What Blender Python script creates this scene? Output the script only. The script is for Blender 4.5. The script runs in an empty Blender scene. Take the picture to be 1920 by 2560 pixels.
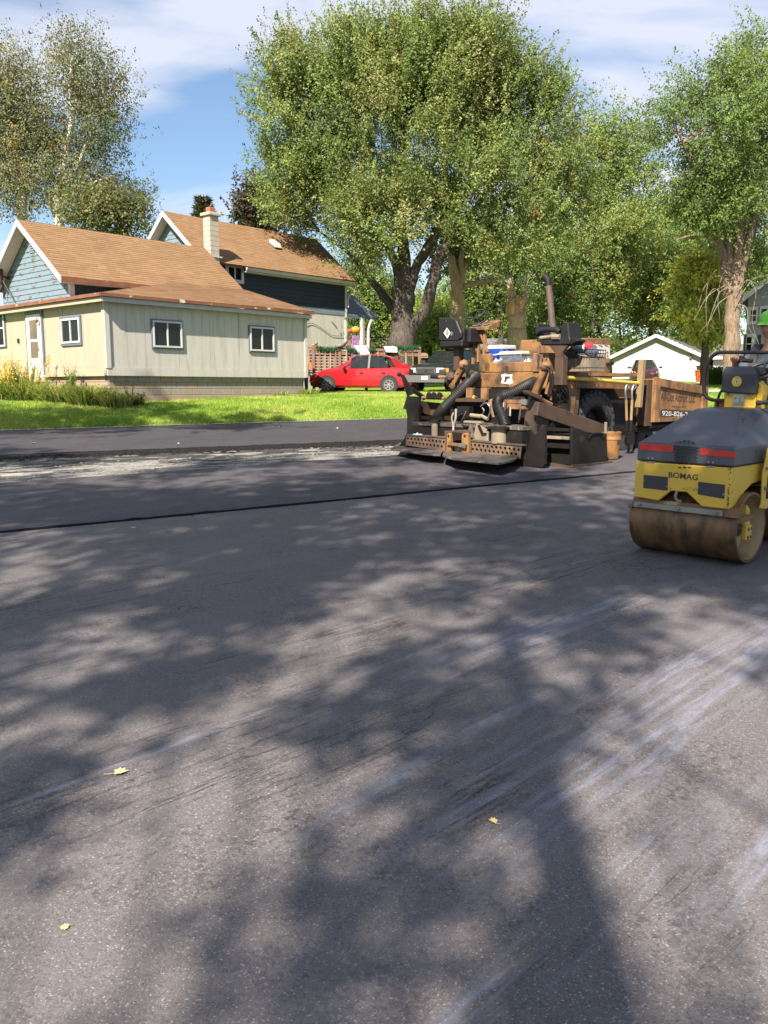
import bpy, bmesh, math, random
import numpy as np
from mathutils import Vector, Matrix

C = bpy.context.scene.collection
PI = math.pi
rad = math.radians
rnd = random.Random(7)

# ------------------------------------------------------------------ camera, sky, sun, exposure
FOC, PITCH, EYE, SLOPE = 2070.0, math.atan((1280 - 968) / 2070.0), 1.7, 0.028
cam_d = bpy.data.cameras.new('camera')
cam = bpy.data.objects.new('camera', cam_d)
C.objects.link(cam)
cam.location = (0, 0, EYE)
cam.rotation_euler = (PI / 2 - PITCH, 0, 0)
cam_d.sensor_fit = 'VERTICAL'
cam_d.sensor_height = 36
cam_d.lens = 36 * FOC / 2560
cam_d.clip_start, cam_d.clip_end = 0.05, 2000
bpy.context.scene.camera = cam

SUN_EL, SUN_AZ = rad(43), math.atan2(-0.36, -0.93)      # azimuth clockwise from +Y
world = bpy.data.worlds.new('World')
bpy.context.scene.world = world
world.use_nodes = True
wn, wl = world.node_tree.nodes, world.node_tree.links
wn.clear()
sky = wn.new('ShaderNodeTexSky')
sky.sky_type = 'NISHITA'
sky.sun_disc = False
sky.sun_elevation = SUN_EL
sky.sun_rotation = SUN_AZ
sky.air_density, sky.dust_density, sky.ozone_density = 1.05, 0.5, 2.6
bg = wn.new('ShaderNodeBackground')
bg.inputs['Strength'].default_value = 0.066
wout = wn.new('ShaderNodeOutputWorld')
# thin cirrus over the whole dome, mapped on a flat layer high above
tc = wn.new('ShaderNodeTexCoord')
sep = wn.new('ShaderNodeSeparateXYZ')
wl.new(tc.outputs['Generated'], sep.inputs[0])
zz = wn.new('ShaderNodeMath'); zz.operation = 'ADD'; zz.inputs[1].default_value = 0.22
wl.new(sep.outputs['Z'], zz.inputs[0])
zm = wn.new('ShaderNodeMath'); zm.operation = 'MAXIMUM'; zm.inputs[1].default_value = 0.05
wl.new(zz.outputs[0], zm.inputs[0])
dx = wn.new('ShaderNodeMath'); dx.operation = 'DIVIDE'
dy = wn.new('ShaderNodeMath'); dy.operation = 'DIVIDE'
wl.new(sep.outputs['X'], dx.inputs[0]); wl.new(zm.outputs[0], dx.inputs[1])
wl.new(sep.outputs['Y'], dy.inputs[0]); wl.new(zm.outputs[0], dy.inputs[1])
comb = wn.new('ShaderNodeCombineXYZ')
wl.new(dx.outputs[0], comb.inputs[0]); wl.new(dy.outputs[0], comb.inputs[1])
mp = wn.new('ShaderNodeMapping')
mp.inputs['Location'].default_value = (5.2, 0.4, 0)
mp.inputs['Rotation'].default_value = (0, 0, rad(-28))
mp.inputs['Scale'].default_value = (0.55, 1.15, 1)
wl.new(comb.outputs[0], mp.inputs[0])
cn = wn.new('ShaderNodeTexNoise')
cn.inputs['Scale'].default_value = 1.7
cn.inputs['Detail'].default_value = 7
cn.inputs['Roughness'].default_value = 0.52
cn.inputs['Distortion'].default_value = 0.25
wl.new(mp.outputs[0], cn.inputs['Vector'])
cr = wn.new('ShaderNodeValToRGB')
cr.color_ramp.elements[0].position = 0.455
cr.color_ramp.elements[0].color = (0, 0, 0, 1)
cr.color_ramp.elements[1].position = 0.60
cr.color_ramp.elements[1].color = (1, 1, 1, 1)
wl.new(cn.outputs['Fac'], cr.inputs[0])
cmul = wn.new('ShaderNodeMath'); cmul.operation = 'MULTIPLY'; cmul.inputs[1].default_value = 0.86
wl.new(cr.outputs[0], cmul.inputs[0])
cmix = wn.new('ShaderNodeMixRGB')
cmix.inputs[2].default_value = (5.1, 5.3, 6.1, 1)
wl.new(cmul.outputs[0], cmix.inputs[0])
wl.new(sky.outputs[0], cmix.inputs[1])
wl.new(cmix.outputs[0], bg.inputs[0])
wl.new(bg.outputs[0], wout.inputs[0])

sun_d = bpy.data.lights.new('sun', 'SUN')
sun_d.energy = 5.0
sun_d.angle = rad(0.55)
sun_d.color = (1.0, 0.91, 0.78)
sun = bpy.data.objects.new('sun', sun_d)
C.objects.link(sun)
sdir = Vector((math.sin(SUN_AZ) * math.cos(SUN_EL), math.cos(SUN_AZ) * math.cos(SUN_EL), math.sin(SUN_EL)))
sun.rotation_euler = sdir.to_track_quat('Z', 'Y').to_euler()
sun.location = sdir * 60

sc = bpy.context.scene
sc.view_settings.view_transform = 'Standard'
sc.view_settings.look = 'None'
sc.view_settings.exposure = 1.38
sc.view_settings.gamma = 1
sc.view_settings.use_curve_mapping = False
sc.render.engine = 'CYCLES'
sc.cycles.max_bounces = 5
sc.cycles.diffuse_bounces = 3
sc.cycles.glossy_bounces = 3
sc.cycles.transmission_bounces = 4
sc.cycles.use_denoising = True

# ------------------------------------------------------------------ helpers: pixels to places, ground, frames
def ray(px, py):
    x, v = (px - 960) / FOC, (1280 - py) / FOC
    return Vector((x, math.cos(PITCH) + v * math.sin(PITCH), -math.sin(PITCH) + v * math.cos(PITCH)))

def at(px, py, y):
    """the place seen at a photo pixel, y metres ahead"""
    d = ray(px, py)
    return Vector((0, 0, EYE)) + d * (y / d.y)

def on_road(px, py, dz=0.0):
    d = ray(px, py)
    return Vector((0, 0, EYE)) + d * ((EYE - dz) / (SLOPE * d.y - d.z))

E0, ET, EN = Vector((-9.95, 21.54)), Vector((.911, .4125)).normalized(), Vector((-.4125, .911)).normalized()

def road_z(x, y):
    return SLOPE * max(-40.0, min(60.0, y))

def lawn_sd(x, y):
    q = Vector((x, y)) - E0
    return q.dot(ET), q.dot(EN)

def gz(x, y):
    """height of the ground"""
    s, d = lawn_sd(x, y)
    if d <= 0:
        return road_z(x, y)
    e = E0 + ET * s
    return road_z(e.x, e.y) + 0.57 * (1 - math.exp(-d / 1.2)) + 0.02 * min(d, 60)

class Fr:
    """a local frame: x axis at angle ang from world +X, z up"""
    def __init__(s, o, ang, pitch=0.0, roll=0.0):
        s.M = Matrix.Translation(Vector(o)) @ Matrix.Rotation(ang, 4, 'Z') @ Matrix.Rotation(pitch, 4, 'X') @ Matrix.Rotation(roll, 4, 'Y')
        s.I = s.M.inverted()
    def w(s, x, y, z):
        return s.M @ Vector((x, y, z))
    def pix(s, px, py, ax, val):
        """local point seen at a pixel on the local plane ax = val (0 x, 1 y, 2 z)"""
        o = s.I @ Vector((0, 0, EYE))
        d = s.I.to_3x3() @ ray(px, py)
        return o + d * ((val - o[ax]) / d[ax])
    def g(s, x, y):
        p = s.w(x, y, 0)
        return gz(p.x, p.y) - s.M.translation.z

# ------------------------------------------------------------------ helpers: meshes and objects
def V(*a):
    return Vector(a)

class MB:
    """collects shapes into one mesh"""
    def __init__(s):
        s.v, s.f, s.m, s.c = [], [], [], 0
    def add(s, vs, fs):
        o = len(s.v)
        s.v += [tuple(p) for p in vs]
        for f in fs:
            s.f.append(tuple(i + o for i in f)); s.m.append(s.c)
        return s
    def hexa(s, p):
        return s.add(p, [(3, 2, 1, 0), (4, 5, 6, 7), (0, 1, 5, 4), (1, 2, 6, 5), (2, 3, 7, 6), (3, 0, 4, 7)])
    def box(s, x0, x1, y0, y1, z0, z1):
        return s.hexa([(x0, y0, z0), (x1, y0, z0), (x1, y1, z0), (x0, y1, z0), (x0, y0, z1), (x1, y0, z1), (x1, y1, z1), (x0, y1, z1)])
    def prism(s, poly, ext):
        ext = Vector(ext); n = len(poly)
        p = [Vector(q) for q in poly]
        return s.add(p + [q + ext for q in p], [tuple(range(n - 1, -1, -1)), tuple(range(n, 2 * n))] + [(i, (i + 1) % n, n + (i + 1) % n, n + i) for i in range(n)])
    def bar(s, a, b, w, h, up=(0, 0, 1)):
        """a rectangular bar from a to b, w wide and h high"""
        a, b, up = Vector(a), Vector(b), Vector(up)
        d = (b - a).normalized()
        x = d.cross(up)
        if x.length < 1e-4: x = d.cross(Vector((0, 1, 0)))
        x.normalize(); u = x.cross(d).normalized()
        x *= w / 2; u *= h / 2
        return s.hexa([a - x - u, a + x - u, b + x - u, b - x - u, a - x + u, a + x + u, b + x + u, b - x + u])
    def tube(s, pts, r, n=8, cap=True):
        pts = [Vector(p) for p in pts]
        k = len(pts)
        rs = r if isinstance(r, (list, tuple)) else [r] * k
        vs, fs = [], []
        d0 = (pts[1] - pts[0]).normalized()
        x = d0.cross(Vector((0, 0, 1)))
        if x.length < 1e-3: x = d0.cross(Vector((0, 1, 0)))
        x.normalize()
        for i in range(k):
            if i == 0: d = pts[1] - pts[0]
            elif i == k - 1: d = pts[-1] - pts[-2]
            else: d = (pts[i + 1] - pts[i]).normalized() + (pts[i] - pts[i - 1]).normalized()
            if d.length < 1e-9: d = d0
            d = d.normalized()
            x = x - d * x.dot(d)
            if x.length < 1e-4: x = d.orthogonal()
            x.normalize(); y = d.cross(x)
            for j in range(n):
                t = 2 * PI * j / n
                vs.append(pts[i] + (x * math.cos(t) + y * math.sin(t)) * rs[i])
        for i in range(k - 1):
            for j in range(n):
                fs.append((i * n + j, i * n + (j + 1) % n, (i + 1) * n + (j + 1) % n, (i + 1) * n + j))
        if cap:
            fs.append(tuple(range(n - 1, -1, -1))); fs.append(tuple(range((k - 1) * n, k * n)))
        return s.add(vs, fs)
    def lathe(s, prof, o, axis, n=20):
        """profile [(radius, height along the axis)]"""
        o, ax = Vector(o), Vector(axis).normalized()
        x = ax.orthogonal().normalized(); y = ax.cross(x)
        vs, fs = [], []
        for r, h in prof:
            for j in range(n):
                t = 2 * PI * j / n
                vs.append(o + ax * h + (x * math.cos(t) + y * math.sin(t)) * max(r, 1e-4))
        for i in range(len(prof) - 1):
            for j in range(n):
                fs.append((i * n + j, i * n + (j + 1) % n, (i + 1) * n + (j + 1) % n, (i + 1) * n + j))
        return s.add(vs, fs)
    def ring(s, o, axis, R_, r, n=24, k=8, squash=1.0):
        o, ax = Vector(o), Vector(axis).normalized()
        x = ax.orthogonal().normalized(); y = ax.cross(x)
        vs, fs = [], []
        for i in range(n):
            t = 2 * PI * i / n
            e = x * math.cos(t) + y * math.sin(t)
            for j in range(k):
                q = 2 * PI * j / k
                vs.append(o + e * (R_ + r * math.cos(q)) + ax * (r * math.sin(q) * squash))
        for i in range(n):
            for j in range(k):
                fs.append((i * k + j, ((i + 1) % n) * k + j, ((i + 1) % n) * k + (j + 1) % k, i * k + (j + 1) % k))
        return s.add(vs, fs)
    def blob(s, c, r, seed=0, amp=.12, nu=14, nv=9):
        c = Vector(c); r = Vector(r) if not isinstance(r, (int, float)) else Vector((r, r, r))
        q = random.Random(seed)
        ph = [(q.uniform(1, 4), q.uniform(0, 6), q.uniform(1, 4), q.uniform(0, 6)) for _ in range(4)]
        vs, fs = [], []
        for i in range(nv + 1):
            th = PI * i / nv
            for j in range(nu):
                f = 2 * PI * j / nu
                d = Vector((math.sin(th) * math.cos(f), math.sin(th) * math.sin(f), math.cos(th)))
                k = 1 + amp * sum(math.sin(a * d.x * 2 + b) * math.sin(e * d.z * 2 + g + d.y * a) for a, b, e, g in ph) / 2
                vs.append(c + Vector((d.x * r.x, d.y * r.y, d.z * r.z)) * k)
        for i in range(nv):
            for j in range(nu):
                fs.append((i * nu + j, (i + 1) * nu + j, (i + 1) * nu + (j + 1) % nu, i * nu + (j + 1) % nu))
        return s.add(vs, fs)
    def build(s, name, mat, parent=None, bevel=0, smooth=None, M=None, sub=0):
        me = bpy.data.meshes.new(name)
        me.from_pydata(s.v, [], s.f)
        mats = mat if isinstance(mat, (list, tuple)) else [mat]
        for m_ in mats: me.materials.append(m_)
        if len(mats) > 1: me.polygons.foreach_set('material_index', s.m)
        bm = bmesh.new(); bm.from_mesh(me)
        bmesh.ops.recalc_face_normals(bm, faces=bm.faces)
        if bevel:
            es = [e for e in bm.edges if len(e.link_faces) == 2 and e.calc_face_angle(0) > 0.6]
            if es: bmesh.ops.bevel(bm, geom=es, offset=bevel, segments=1, affect='EDGES', profile=.5, clamp_overlap=True)
        bm.to_mesh(me); bm.free()
        if smooth is not None:
            me.polygons.foreach_set('use_smooth', [True] * len(me.polygons))
            if smooth < 179:
                try: me.set_sharp_from_angle(angle=rad(smooth))
                except Exception: pass
        o = bpy.data.objects.new(name, me)
        C.objects.link(o)
        if parent is not None: o.parent = parent
        if M is not None: o.matrix_world = M
        if sub:
            md = o.modifiers.new('sub', 'SUBSURF'); md.levels = md.render_levels = sub
        return o

def tag(o, label=None, cat=None, group=None, kind=None):
    if label: o['label'] = label
    if cat: o['category'] = cat
    if group: o['group'] = group
    if kind: o['kind'] = kind
    return o

def thing(name, label, cat, M=None, group=None):
    o = bpy.data.objects.new(name, None)
    o.empty_display_size = .2
    C.objects.link(o)
    if M is not None: o.matrix_world = M
    return tag(o, label, cat, group)

def dup(root, M, label=None, group=None):
    """a copy of a thing with copies of its parts and sub-parts"""
    r = root.copy(); C.objects.link(r); r.matrix_world = M
    if label: r['label'] = label
    if group: r['group'] = group
    for ch in list(root.children):
        c = ch.copy(); C.objects.link(c); c.parent = r
        for g in ch.children:
            d = g.copy(); C.objects.link(d); d.parent = c
    return r

def text_shape(mb, txt, size, place, squeeze=1.0, shear=0.0, depth=.002, align='CENTER', bold=0.0):
    """flat lettering: place(x, y) gives the point on the surface"""
    cu = bpy.data.curves.new('lettering', 'FONT')
    cu.body, cu.size, cu.align_x, cu.offset = txt, size, align, bold
    cu.shear = shear
    cu.resolution_u = 3
    ob = bpy.data.objects.new('lettering', cu)
    me = ob.to_mesh()
    mb.add([place(v.co.x * squeeze, v.co.y) for v in me.vertices], [tuple(p.vertices) for p in me.polygons])
    ob.to_mesh_clear()
    bpy.data.objects.remove(ob); bpy.data.curves.remove(cu)
    return mb

def smooth_path(pts, k=6):
    """Catmull-Rom through the points"""
    p = [Vector(q) for q in pts]
    p = [p[0] * 2 - p[1]] + p + [p[-1] * 2 - p[-2]]
    out = []
    for i in range(1, len(p) - 2):
        for j in range(k):
            t = j / k
            out.append(.5 * ((2 * p[i]) + (p[i + 1] - p[i - 1]) * t + (2 * p[i - 1] - 5 * p[i] + 4 * p[i + 1] - p[i + 2]) * t * t + (3 * p[i] - p[i - 1] - 3 * p[i + 1] + p[i + 2]) * t ** 3))
    out.append(p[-2])
    return out

# ------------------------------------------------------------------ materials
def nodes(name):
    m = bpy.data.materials.new(name)
    m.use_nodes = True
    nt = m.node_tree
    return m, nt, nt.nodes['Principled BSDF']

def N(nt, kind, **kw):
    n = nt.nodes.new('ShaderNode' + kind)
    for k, v in kw.items():
        if k in n.inputs: n.inputs[k].default_value = v
        else: setattr(n, k, v)
    return n

def noise(nt, vec, scale, detail=4, rough=.55, dist=0.0):
    n = N(nt, 'TexNoise')
    n.inputs['Scale'].default_value = scale
    n.inputs['Detail'].default_value = detail
    n.inputs['Roughness'].default_value = rough
    n.inputs['Distortion'].default_value = dist
    nt.links.new(vec, n.inputs['Vector'])
    return n.outputs['Fac']

def ramp(nt, fac, stops):
    r = N(nt, 'ValToRGB')
    e = r.color_ramp.elements
    while len(e) < len(stops): e.new(.5)
    for el, (p, c) in zip(e, stops):
        el.position = p
        el.color = c if len(c) == 4 else (*c, 1)
    nt.links.new(fac, r.inputs[0])
    return r.outputs[0]

def step(nt, fac, lo, hi):
    r = N(nt, 'MapRange')
    r.inputs[1].default_value, r.inputs[2].default_value = lo, hi
    r.clamp = True
    nt.links.new(fac, r.inputs[0])
    return r.outputs[0]

def mixc(nt, fac, a, b, mode='MIX'):
    m = N(nt, 'MixRGB', blend_type=mode)
    for s_, val in ((0, fac), (1, a), (2, b)):
        if hasattr(val, 'is_linked') or isinstance(val, bpy.types.NodeSocket): nt.links.new(val, m.inputs[s_])
        elif isinstance(val, (int, float)): m.inputs[s_].default_value = val
        else: m.inputs[s_].default_value = (*val[:3], 1)
    return m.outputs[0]

def mathn(nt, op, a, b=0.0):
    m = N(nt, 'Math', operation=op)
    for i, val in ((0, a), (1, b)):
        if isinstance(val, bpy.types.NodeSocket): nt.links.new(val, m.inputs[i])
        else: m.inputs[i].default_value = val
    return m.outputs[0]

def mapped(nt, scale=(1, 1, 1), rot=0.0, coord='Object', loc=(0, 0, 0)):
    """texture place: turned first, then scaled"""
    v = N(nt, 'TexCoord').outputs[coord]
    for r_, s_, l_ in (((0, 0, rot), (1, 1, 1), (0, 0, 0)), ((0, 0, 0), scale, loc)):
        if any(r_) or any(l_) or tuple(s_) != (1, 1, 1):
            m = N(nt, 'Mapping')
            m.inputs['Location'].default_value = l_
            m.inputs['Rotation'].default_value = r_
            m.inputs['Scale'].default_value = s_
            nt.links.new(v, m.inputs[0]); v = m.outputs[0]
    return v

def bump(nt, bsdf, h, strength=.4, dist=.01):
    b = N(nt, 'Bump')
    b.inputs['Strength'].default_value = strength
    b.inputs['Distance'].default_value = dist
    nt.links.new(h, b.inputs['Height'])
    nt.links.new(b.outputs[0], bsdf.inputs['Normal'])

def pm(name, c, c2=None, scale=6, rough=.6, metal=0.0, dirt=None, dirt_lo=.5, dirt_hi=.66, dirt_scale=4, bmp=0.0, bscale=40, stretch=(1, 1, 1), coat=0.0, spec=.5):
    """painted or worn surface: two tones, patches of dirt, fine relief"""
    m, nt, b = nodes(name)
    vec = mapped(nt, stretch)
    c2 = c2 or tuple(x * .8 for x in c)
    c, c2 = tuple(x * .82 for x in c), tuple(x * .82 for x in c2)
    col = ramp(nt, noise(nt, vec, scale, 5), [(.3, c), (.7, c2)])
    if dirt:
        col = mixc(nt, step(nt, noise(nt, vec, dirt_scale, 8, .62), dirt_lo, dirt_hi), col, dirt)
    nt.links.new(col, b.inputs['Base Color'])
    b.inputs['Roughness'].default_value = rough
    b.inputs['Metallic'].default_value = metal
    b.inputs['Specular IOR Level'].default_value = spec
    b.inputs['Coat Weight'].default_value = coat
    if bmp: bump(nt, b, noise(nt, vec, bscale, 4), bmp, .01)
    return m

def glass_mat(name, tint=(.02, .025, .03)):
    m, nt, b = nodes(name)
    b.inputs['Base Color'].default_value = (*tint, 1)
    b.inputs['Roughness'].default_value = .04
    b.inputs['Specular IOR Level'].default_value = .7
    return m

def see_through(name, tint, alpha):
    m, nt, b = nodes(name)
    b.inputs['Base Color'].default_value = (*tint, 1); b.inputs['Roughness'].default_value = .03
    b.inputs['Specular IOR Level'].default_value = .8
    tr = N(nt, 'BsdfTransparent'); tr.inputs[0].default_value = (.72, .8, .76, 1)
    mx = N(nt, 'MixShader'); mx.inputs[0].default_value = alpha
    nt.links.new(tr.outputs[0], mx.inputs[1]); nt.links.new(b.outputs[0], mx.inputs[2])
    nt.links.new(mx.outputs[0], nt.nodes['Material Output'].inputs[0])
    return m
# ------------------------------------------------------------------ ground, road, lawn
TRACK = math.atan2(.69, .72)          # the way the roller and the paver travel

def asphalt(name, dark, light, tint, dusty=1.0, film=False):
    m, nt, b = nodes(name)
    P_ = mapped(nt)
    vor = N(nt, 'TexVoronoi'); vor.inputs['Scale'].default_value = 210
    nt.links.new(P_, vor.inputs['Vector'])
    chip = N(nt, 'SeparateColor'); nt.links.new(vor.outputs['Color'], chip.inputs[0])
    vor2 = N(nt, 'TexVoronoi'); vor2.inputs['Scale'].default_value = 60
    nt.links.new(P_, vor2.inputs['Vector'])
    chip2 = N(nt, 'SeparateColor'); nt.links.new(vor2.outputs['Color'], chip2.inputs[0])
    mid = tuple((a + c) / 2 for a, c in zip(dark, light))
    col = ramp(nt, chip.outputs[0], [(.0, tuple(x * .78 for x in dark)), (.2, tuple(x * .93 for x in mid)), (.6, mid), (.94, light), (.99, tuple(min(.5, x * 1.9) for x in light))])  # stone tones; the few whitest chips also paint in the sun sparkle
    # pits between the stones, in patches where the mix is open
    op = step(nt, noise(nt, P_, 2.3, 6, .65), .43, .66)
    pit = mathn(nt, 'MULTIPLY', step(nt, chip2.outputs[1], .70, .78), op)
    fine = step(nt, noise(nt, P_, 60, 3, .6), .54, .62)
    col = mixc(nt, mathn(nt, 'MULTIPLY', pit, .6), col, tuple(x * .3 for x in dark))
    col = mixc(nt, mathn(nt, 'MULTIPLY', fine, .22), col, tuple(x * .4 for x in dark))
    # dry dusty patches and streaks along the way of travel
    Ls = mapped(nt, (.22, 1.6, 1), -TRACK)
    st = noise(nt, Ls, 1.1, 6, .6, .3)
    col = mixc(nt, mathn(nt, 'MULTIPLY', step(nt, st, .42, .72), .5 * dusty), col, tint)
    big = noise(nt, P_, .35, 4, .55)
    col = mixc(nt, mathn(nt, 'MULTIPLY', step(nt, big, .4, .7), .3 * dusty), col, tuple(x * .62 for x in mid))
    rough_fac = mathn(nt, 'MULTIPLY_ADD', chip.outputs[2], .22); rough_fac.node.inputs[2].default_value = .5
    h = mathn(nt, 'ADD', mathn(nt, 'MULTIPLY', chip.outputs[1], .55), noise(nt, P_, 60, 3, .6))
    h = mathn(nt, 'SUBTRACT', h, mathn(nt, 'MULTIPLY', pit, 1.2))
    # hair lines torn open by the drum
    Lc = mapped(nt, (.5, 9, 1), -TRACK)
    cn_ = noise(nt, Lc, .9, 7, .68, .5)
    line = mathn(nt, 'SUBTRACT', 1.0, step(nt, mathn(nt, 'ABSOLUTE', mathn(nt, 'SUBTRACT', cn_, .5)), .002, .011))
    where = step(nt, noise(nt, mapped(nt, (.6, 1.5, 1), -TRACK, loc=(3, 1, 0)), .8, 4, .6), .53, .62)
    line = mathn(nt, 'MULTIPLY', line, where)
    col = mixc(nt, mathn(nt, 'MULTIPLY', line, .85), col, tuple(x * .35 for x in dark))
    h = mathn(nt, 'SUBTRACT', h, mathn(nt, 'MULTIPLY', line, 1.6))
    if film:
        # pale film left by the drum water, in two bands
        sx = N(nt, 'SeparateXYZ'); nt.links.new(mapped(nt, (1, 1, 1), -rad(46)), sx.inputs[0])
        u, v = sx.outputs['X'], sx.outputs['Y']
        def band(v0, w, u0, u1):
            a = mathn(nt, 'SUBTRACT', 1.0, step(nt, mathn(nt, 'ABSOLUTE', mathn(nt, 'SUBTRACT', v, v0)), w * .35, w))
            return mathn(nt, 'MULTIPLY', a, mathn(nt, 'MULTIPLY', step(nt, u, u0, u0 + .9), mathn(nt, 'SUBTRACT', 1.0, step(nt, u, u1 - 1.2, u1))))
        msk = band(1.75, .42, 1.7, 7.5)
        for args in ((2.8, .36, 2.9, 6.6), (.85, .3, 2.1, 5.0), (3.15, .03, .4, 6.0), (2.25, .14, 1.6, 4.2), (1.2, .12, .8, 3.4)):
            msk = mathn(nt, 'MAXIMUM', msk, band(*args))
        fl = noise(nt, mapped(nt, (.5, 8.5, 1), -rad(46)), 1.5, 8, .66, .45)
        br = noise(nt, mapped(nt, (2.2, 9, 1), -rad(46)), 3.2, 6, .7, .6)
        ma = mathn(nt, 'MULTIPLY_ADD', step(nt, br, .36, .6), .75)
        ma.node.inputs[2].default_value = .25
        f = mathn(nt, 'MULTIPLY', step(nt, fl, .45, .60), ma)
        f = mathn(nt, 'MULTIPLY', f, msk)
        col = mixc(nt, mathn(nt, 'MULTIPLY', f, .68), col, (.24, .255, .325))
        h = mathn(nt, 'MULTIPLY', h, mathn(nt, 'SUBTRACT', 1.0, mathn(nt, 'MULTIPLY', f, .5)))
    nt.links.new(col, b.inputs['Base Color'])
    nt.links.new(rough_fac, b.inputs['Roughness'])
    b.inputs['Specular IOR Level'].default_value = .16
    bump(nt, b, h, .6, .005)
    return m

M_as_near = asphalt('asphalt_rolled', (.098, .089, .092), (.172, .155, .155), (.185, .171, .173), 1.0, True)
M_as_mid = asphalt('asphalt_fresh', (.054, .049, .057), (.108, .098, .106), (.104, .097, .107), .8)
M_as_far = asphalt('asphalt_far_lane', (.036, .034, .040), (.072, .067, .075), (.070, .066, .075), .7)
M_edge = pm('asphalt_edge', (.011, .0105, .011), (.02, .019, .019), 30, .85, bmp=.8, bscale=60, spec=.15)

def grass_mat(name, c1, c2, c3):
    m, nt, b = nodes(name)
    P_ = mapped(nt)
    col = ramp(nt, noise(nt, P_, 1.3, 6, .6), [(.3, c1), (.52, c2), (.72, c3)])
    col = mixc(nt, mathn(nt, 'MULTIPLY', step(nt, noise(nt, P_, 24, 5, .7), .45, .7), .45), col, tuple(x * .55 for x in c1))
    nt.links.new(col, b.inputs['Base Color'])
    b.inputs['Roughness'].default_value = .85
    b.inputs['Specular IOR Level'].default_value = .2
    bump(nt, b, noise(nt, P_, 50, 5, .7), .9, .05)
    return m
M_lawn = grass_mat('lawn_grass', (.14, .23, .025), (.20, .31, .035), (.27, .37, .06))

def gravel_mat():
    m, nt, b = nodes('gravel_base')
    P_ = mapped(nt)
    vor = N(nt, 'TexVoronoi'); vor.inputs['Scale'].default_value = 38
    nt.links.new(P_, vor.inputs['Vector'])
    g = N(nt, 'SeparateColor'); nt.links.new(vor.outputs['Color'], g.inputs[0])
    col = ramp(nt, g.outputs[0], [(0, (.14, .135, .122)), (.5, (.22, .21, .185)), (1, (.31, .295, .26))])
    col = mixc(nt, step(nt, noise(nt, P_, 1.4, 7, .62), .53, .6), col, (.33, .305, .25))
    Lz = mapped(nt, (.35, 1.6, 1), -math.atan2(.5, 1))
    col = mixc(nt, mathn(nt, 'MULTIPLY', step(nt, noise(nt, Lz, 1.8, 8, .72, .5), .505, .57), .95), col, (.035, .033, .034))
    # torn asphalt left lying along the far edge of the bed
    sx = N(nt, 'SeparateXYZ'); nt.links.new(P_, sx.inputs[0])
    dist = mathn(nt, 'SUBTRACT', mathn(nt, 'SUBTRACT', sx.outputs['Y'], mathn(nt, 'MULTIPLY', sx.outputs['X'], .4063)), 18.744)
    rag = mathn(nt, 'MULTIPLY', mathn(nt, 'SUBTRACT', noise(nt, mapped(nt, (.9, 2.2, 1), -.386), 1.3, 8, .7, .5), .5), 13.0)
    col = mixc(nt, mathn(nt, 'MULTIPLY', step(nt, mathn(nt, 'ADD', dist, rag), -2.0, -1.75), .95), col, (.022, .021, .022))
    nt.links.new(col, b.inputs['Base Color'])
    b.inputs['Roughness'].default_value = .9
    bump(nt, b, mathn(nt, 'ADD', g.outputs[1], noise(nt, P_, 12, 6, .7)), .8, .03)
    return m
M_gravel = gravel_mat()

def grid_sheet(name, us, vs, fn, mat, kind='structure', parent=None):
    mb = MB()
    nu, nv = len(us), len(vs)
    mb.add([fn(u, v) for v in vs for u in us], [(j * nu + i, j * nu + i + 1, (j + 1) * nu + i + 1, (j + 1) * nu + i) for j in range(nv - 1) for i in range(nu - 1)])
    o = mb.build(name, mat, parent, smooth=180)
    if kind: o['kind'] = kind
    return o

def spaced(a, b, n, p=1.0):
    return [a + (b - a) * (i / n) ** p for i in range(n + 1)]

def lawn_pt(s, d, dz=0.0):
    e = E0 + ET * s + EN * d
    return (e.x, e.y, gz(e.x, e.y) + dz)

ss = [-500, -250, -120, -60] + [-40 + 2.0 * i for i in range(61)] + [100, 140, 220, 400, 800]
dd = [.0005, .2, .45, .8, 1.2, 1.7, 2.3, 3, 4, 5.5, 7.5, 10, 14, 20, 28, 40, 60, 100, 180, 400, 1200]
grid_sheet('lawn', ss, dd, lambda s, d: lawn_pt(s, d), M_lawn)

# road base: the milled and gravelled bed, seen between the two mats
base_s = [-500, -100] + [-30 + 3 * i for i in range(41)] + [150, 800]
base_d = [-500, -100, -50, -40, -30, -25, -20, -16, -12, -8, -4, .3]
def base_pt(s, d):
    e = E0 + ET * s + EN * d
    return (e.x, e.y, road_z(e.x, e.y) - .055)
grid_sheet('road_bed', base_s, base_d, base_pt, M_gravel)

def line_y(pts):
    def f(x):
        if x <= pts[0][0]: a, c = pts[0], pts[1]
        elif x >= pts[-1][0]: a, c = pts[-2], pts[-1]
        else:
            for a, c in zip(pts, pts[1:]):
                if a[0] <= x <= c[0]: break
        return a[1] + (c[1] - a[1]) * (x - a[0]) / (c[0] - a[0])
    return f
y_lawn = lambda x: E0.y + (x - E0.x) * ET.y / ET.x
y_far = line_y([(-80, -13.7), (-7.32, 15.77), (.36, 18.89), (80, 51.2)])
y_gn = line_y([(-80, -21.7), (-5.5, 11.78), (.3, 15.42), (2.5, 16.7), (80, 48.2)])
y_joint = line_y([(-80, -38.0), (-3.93, 8.35), (-.8, 10.22), (1.35, 11.58), (3.94, 13.11), (80, 57)])
def jit(x, seed, amp):
    return amp * (math.sin(x * 5.1 + seed) * .4 + math.sin(x * 13.7 + seed * 2.3) * .3 + math.sin(x * 31 + seed * 4.1) * .3)

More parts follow.
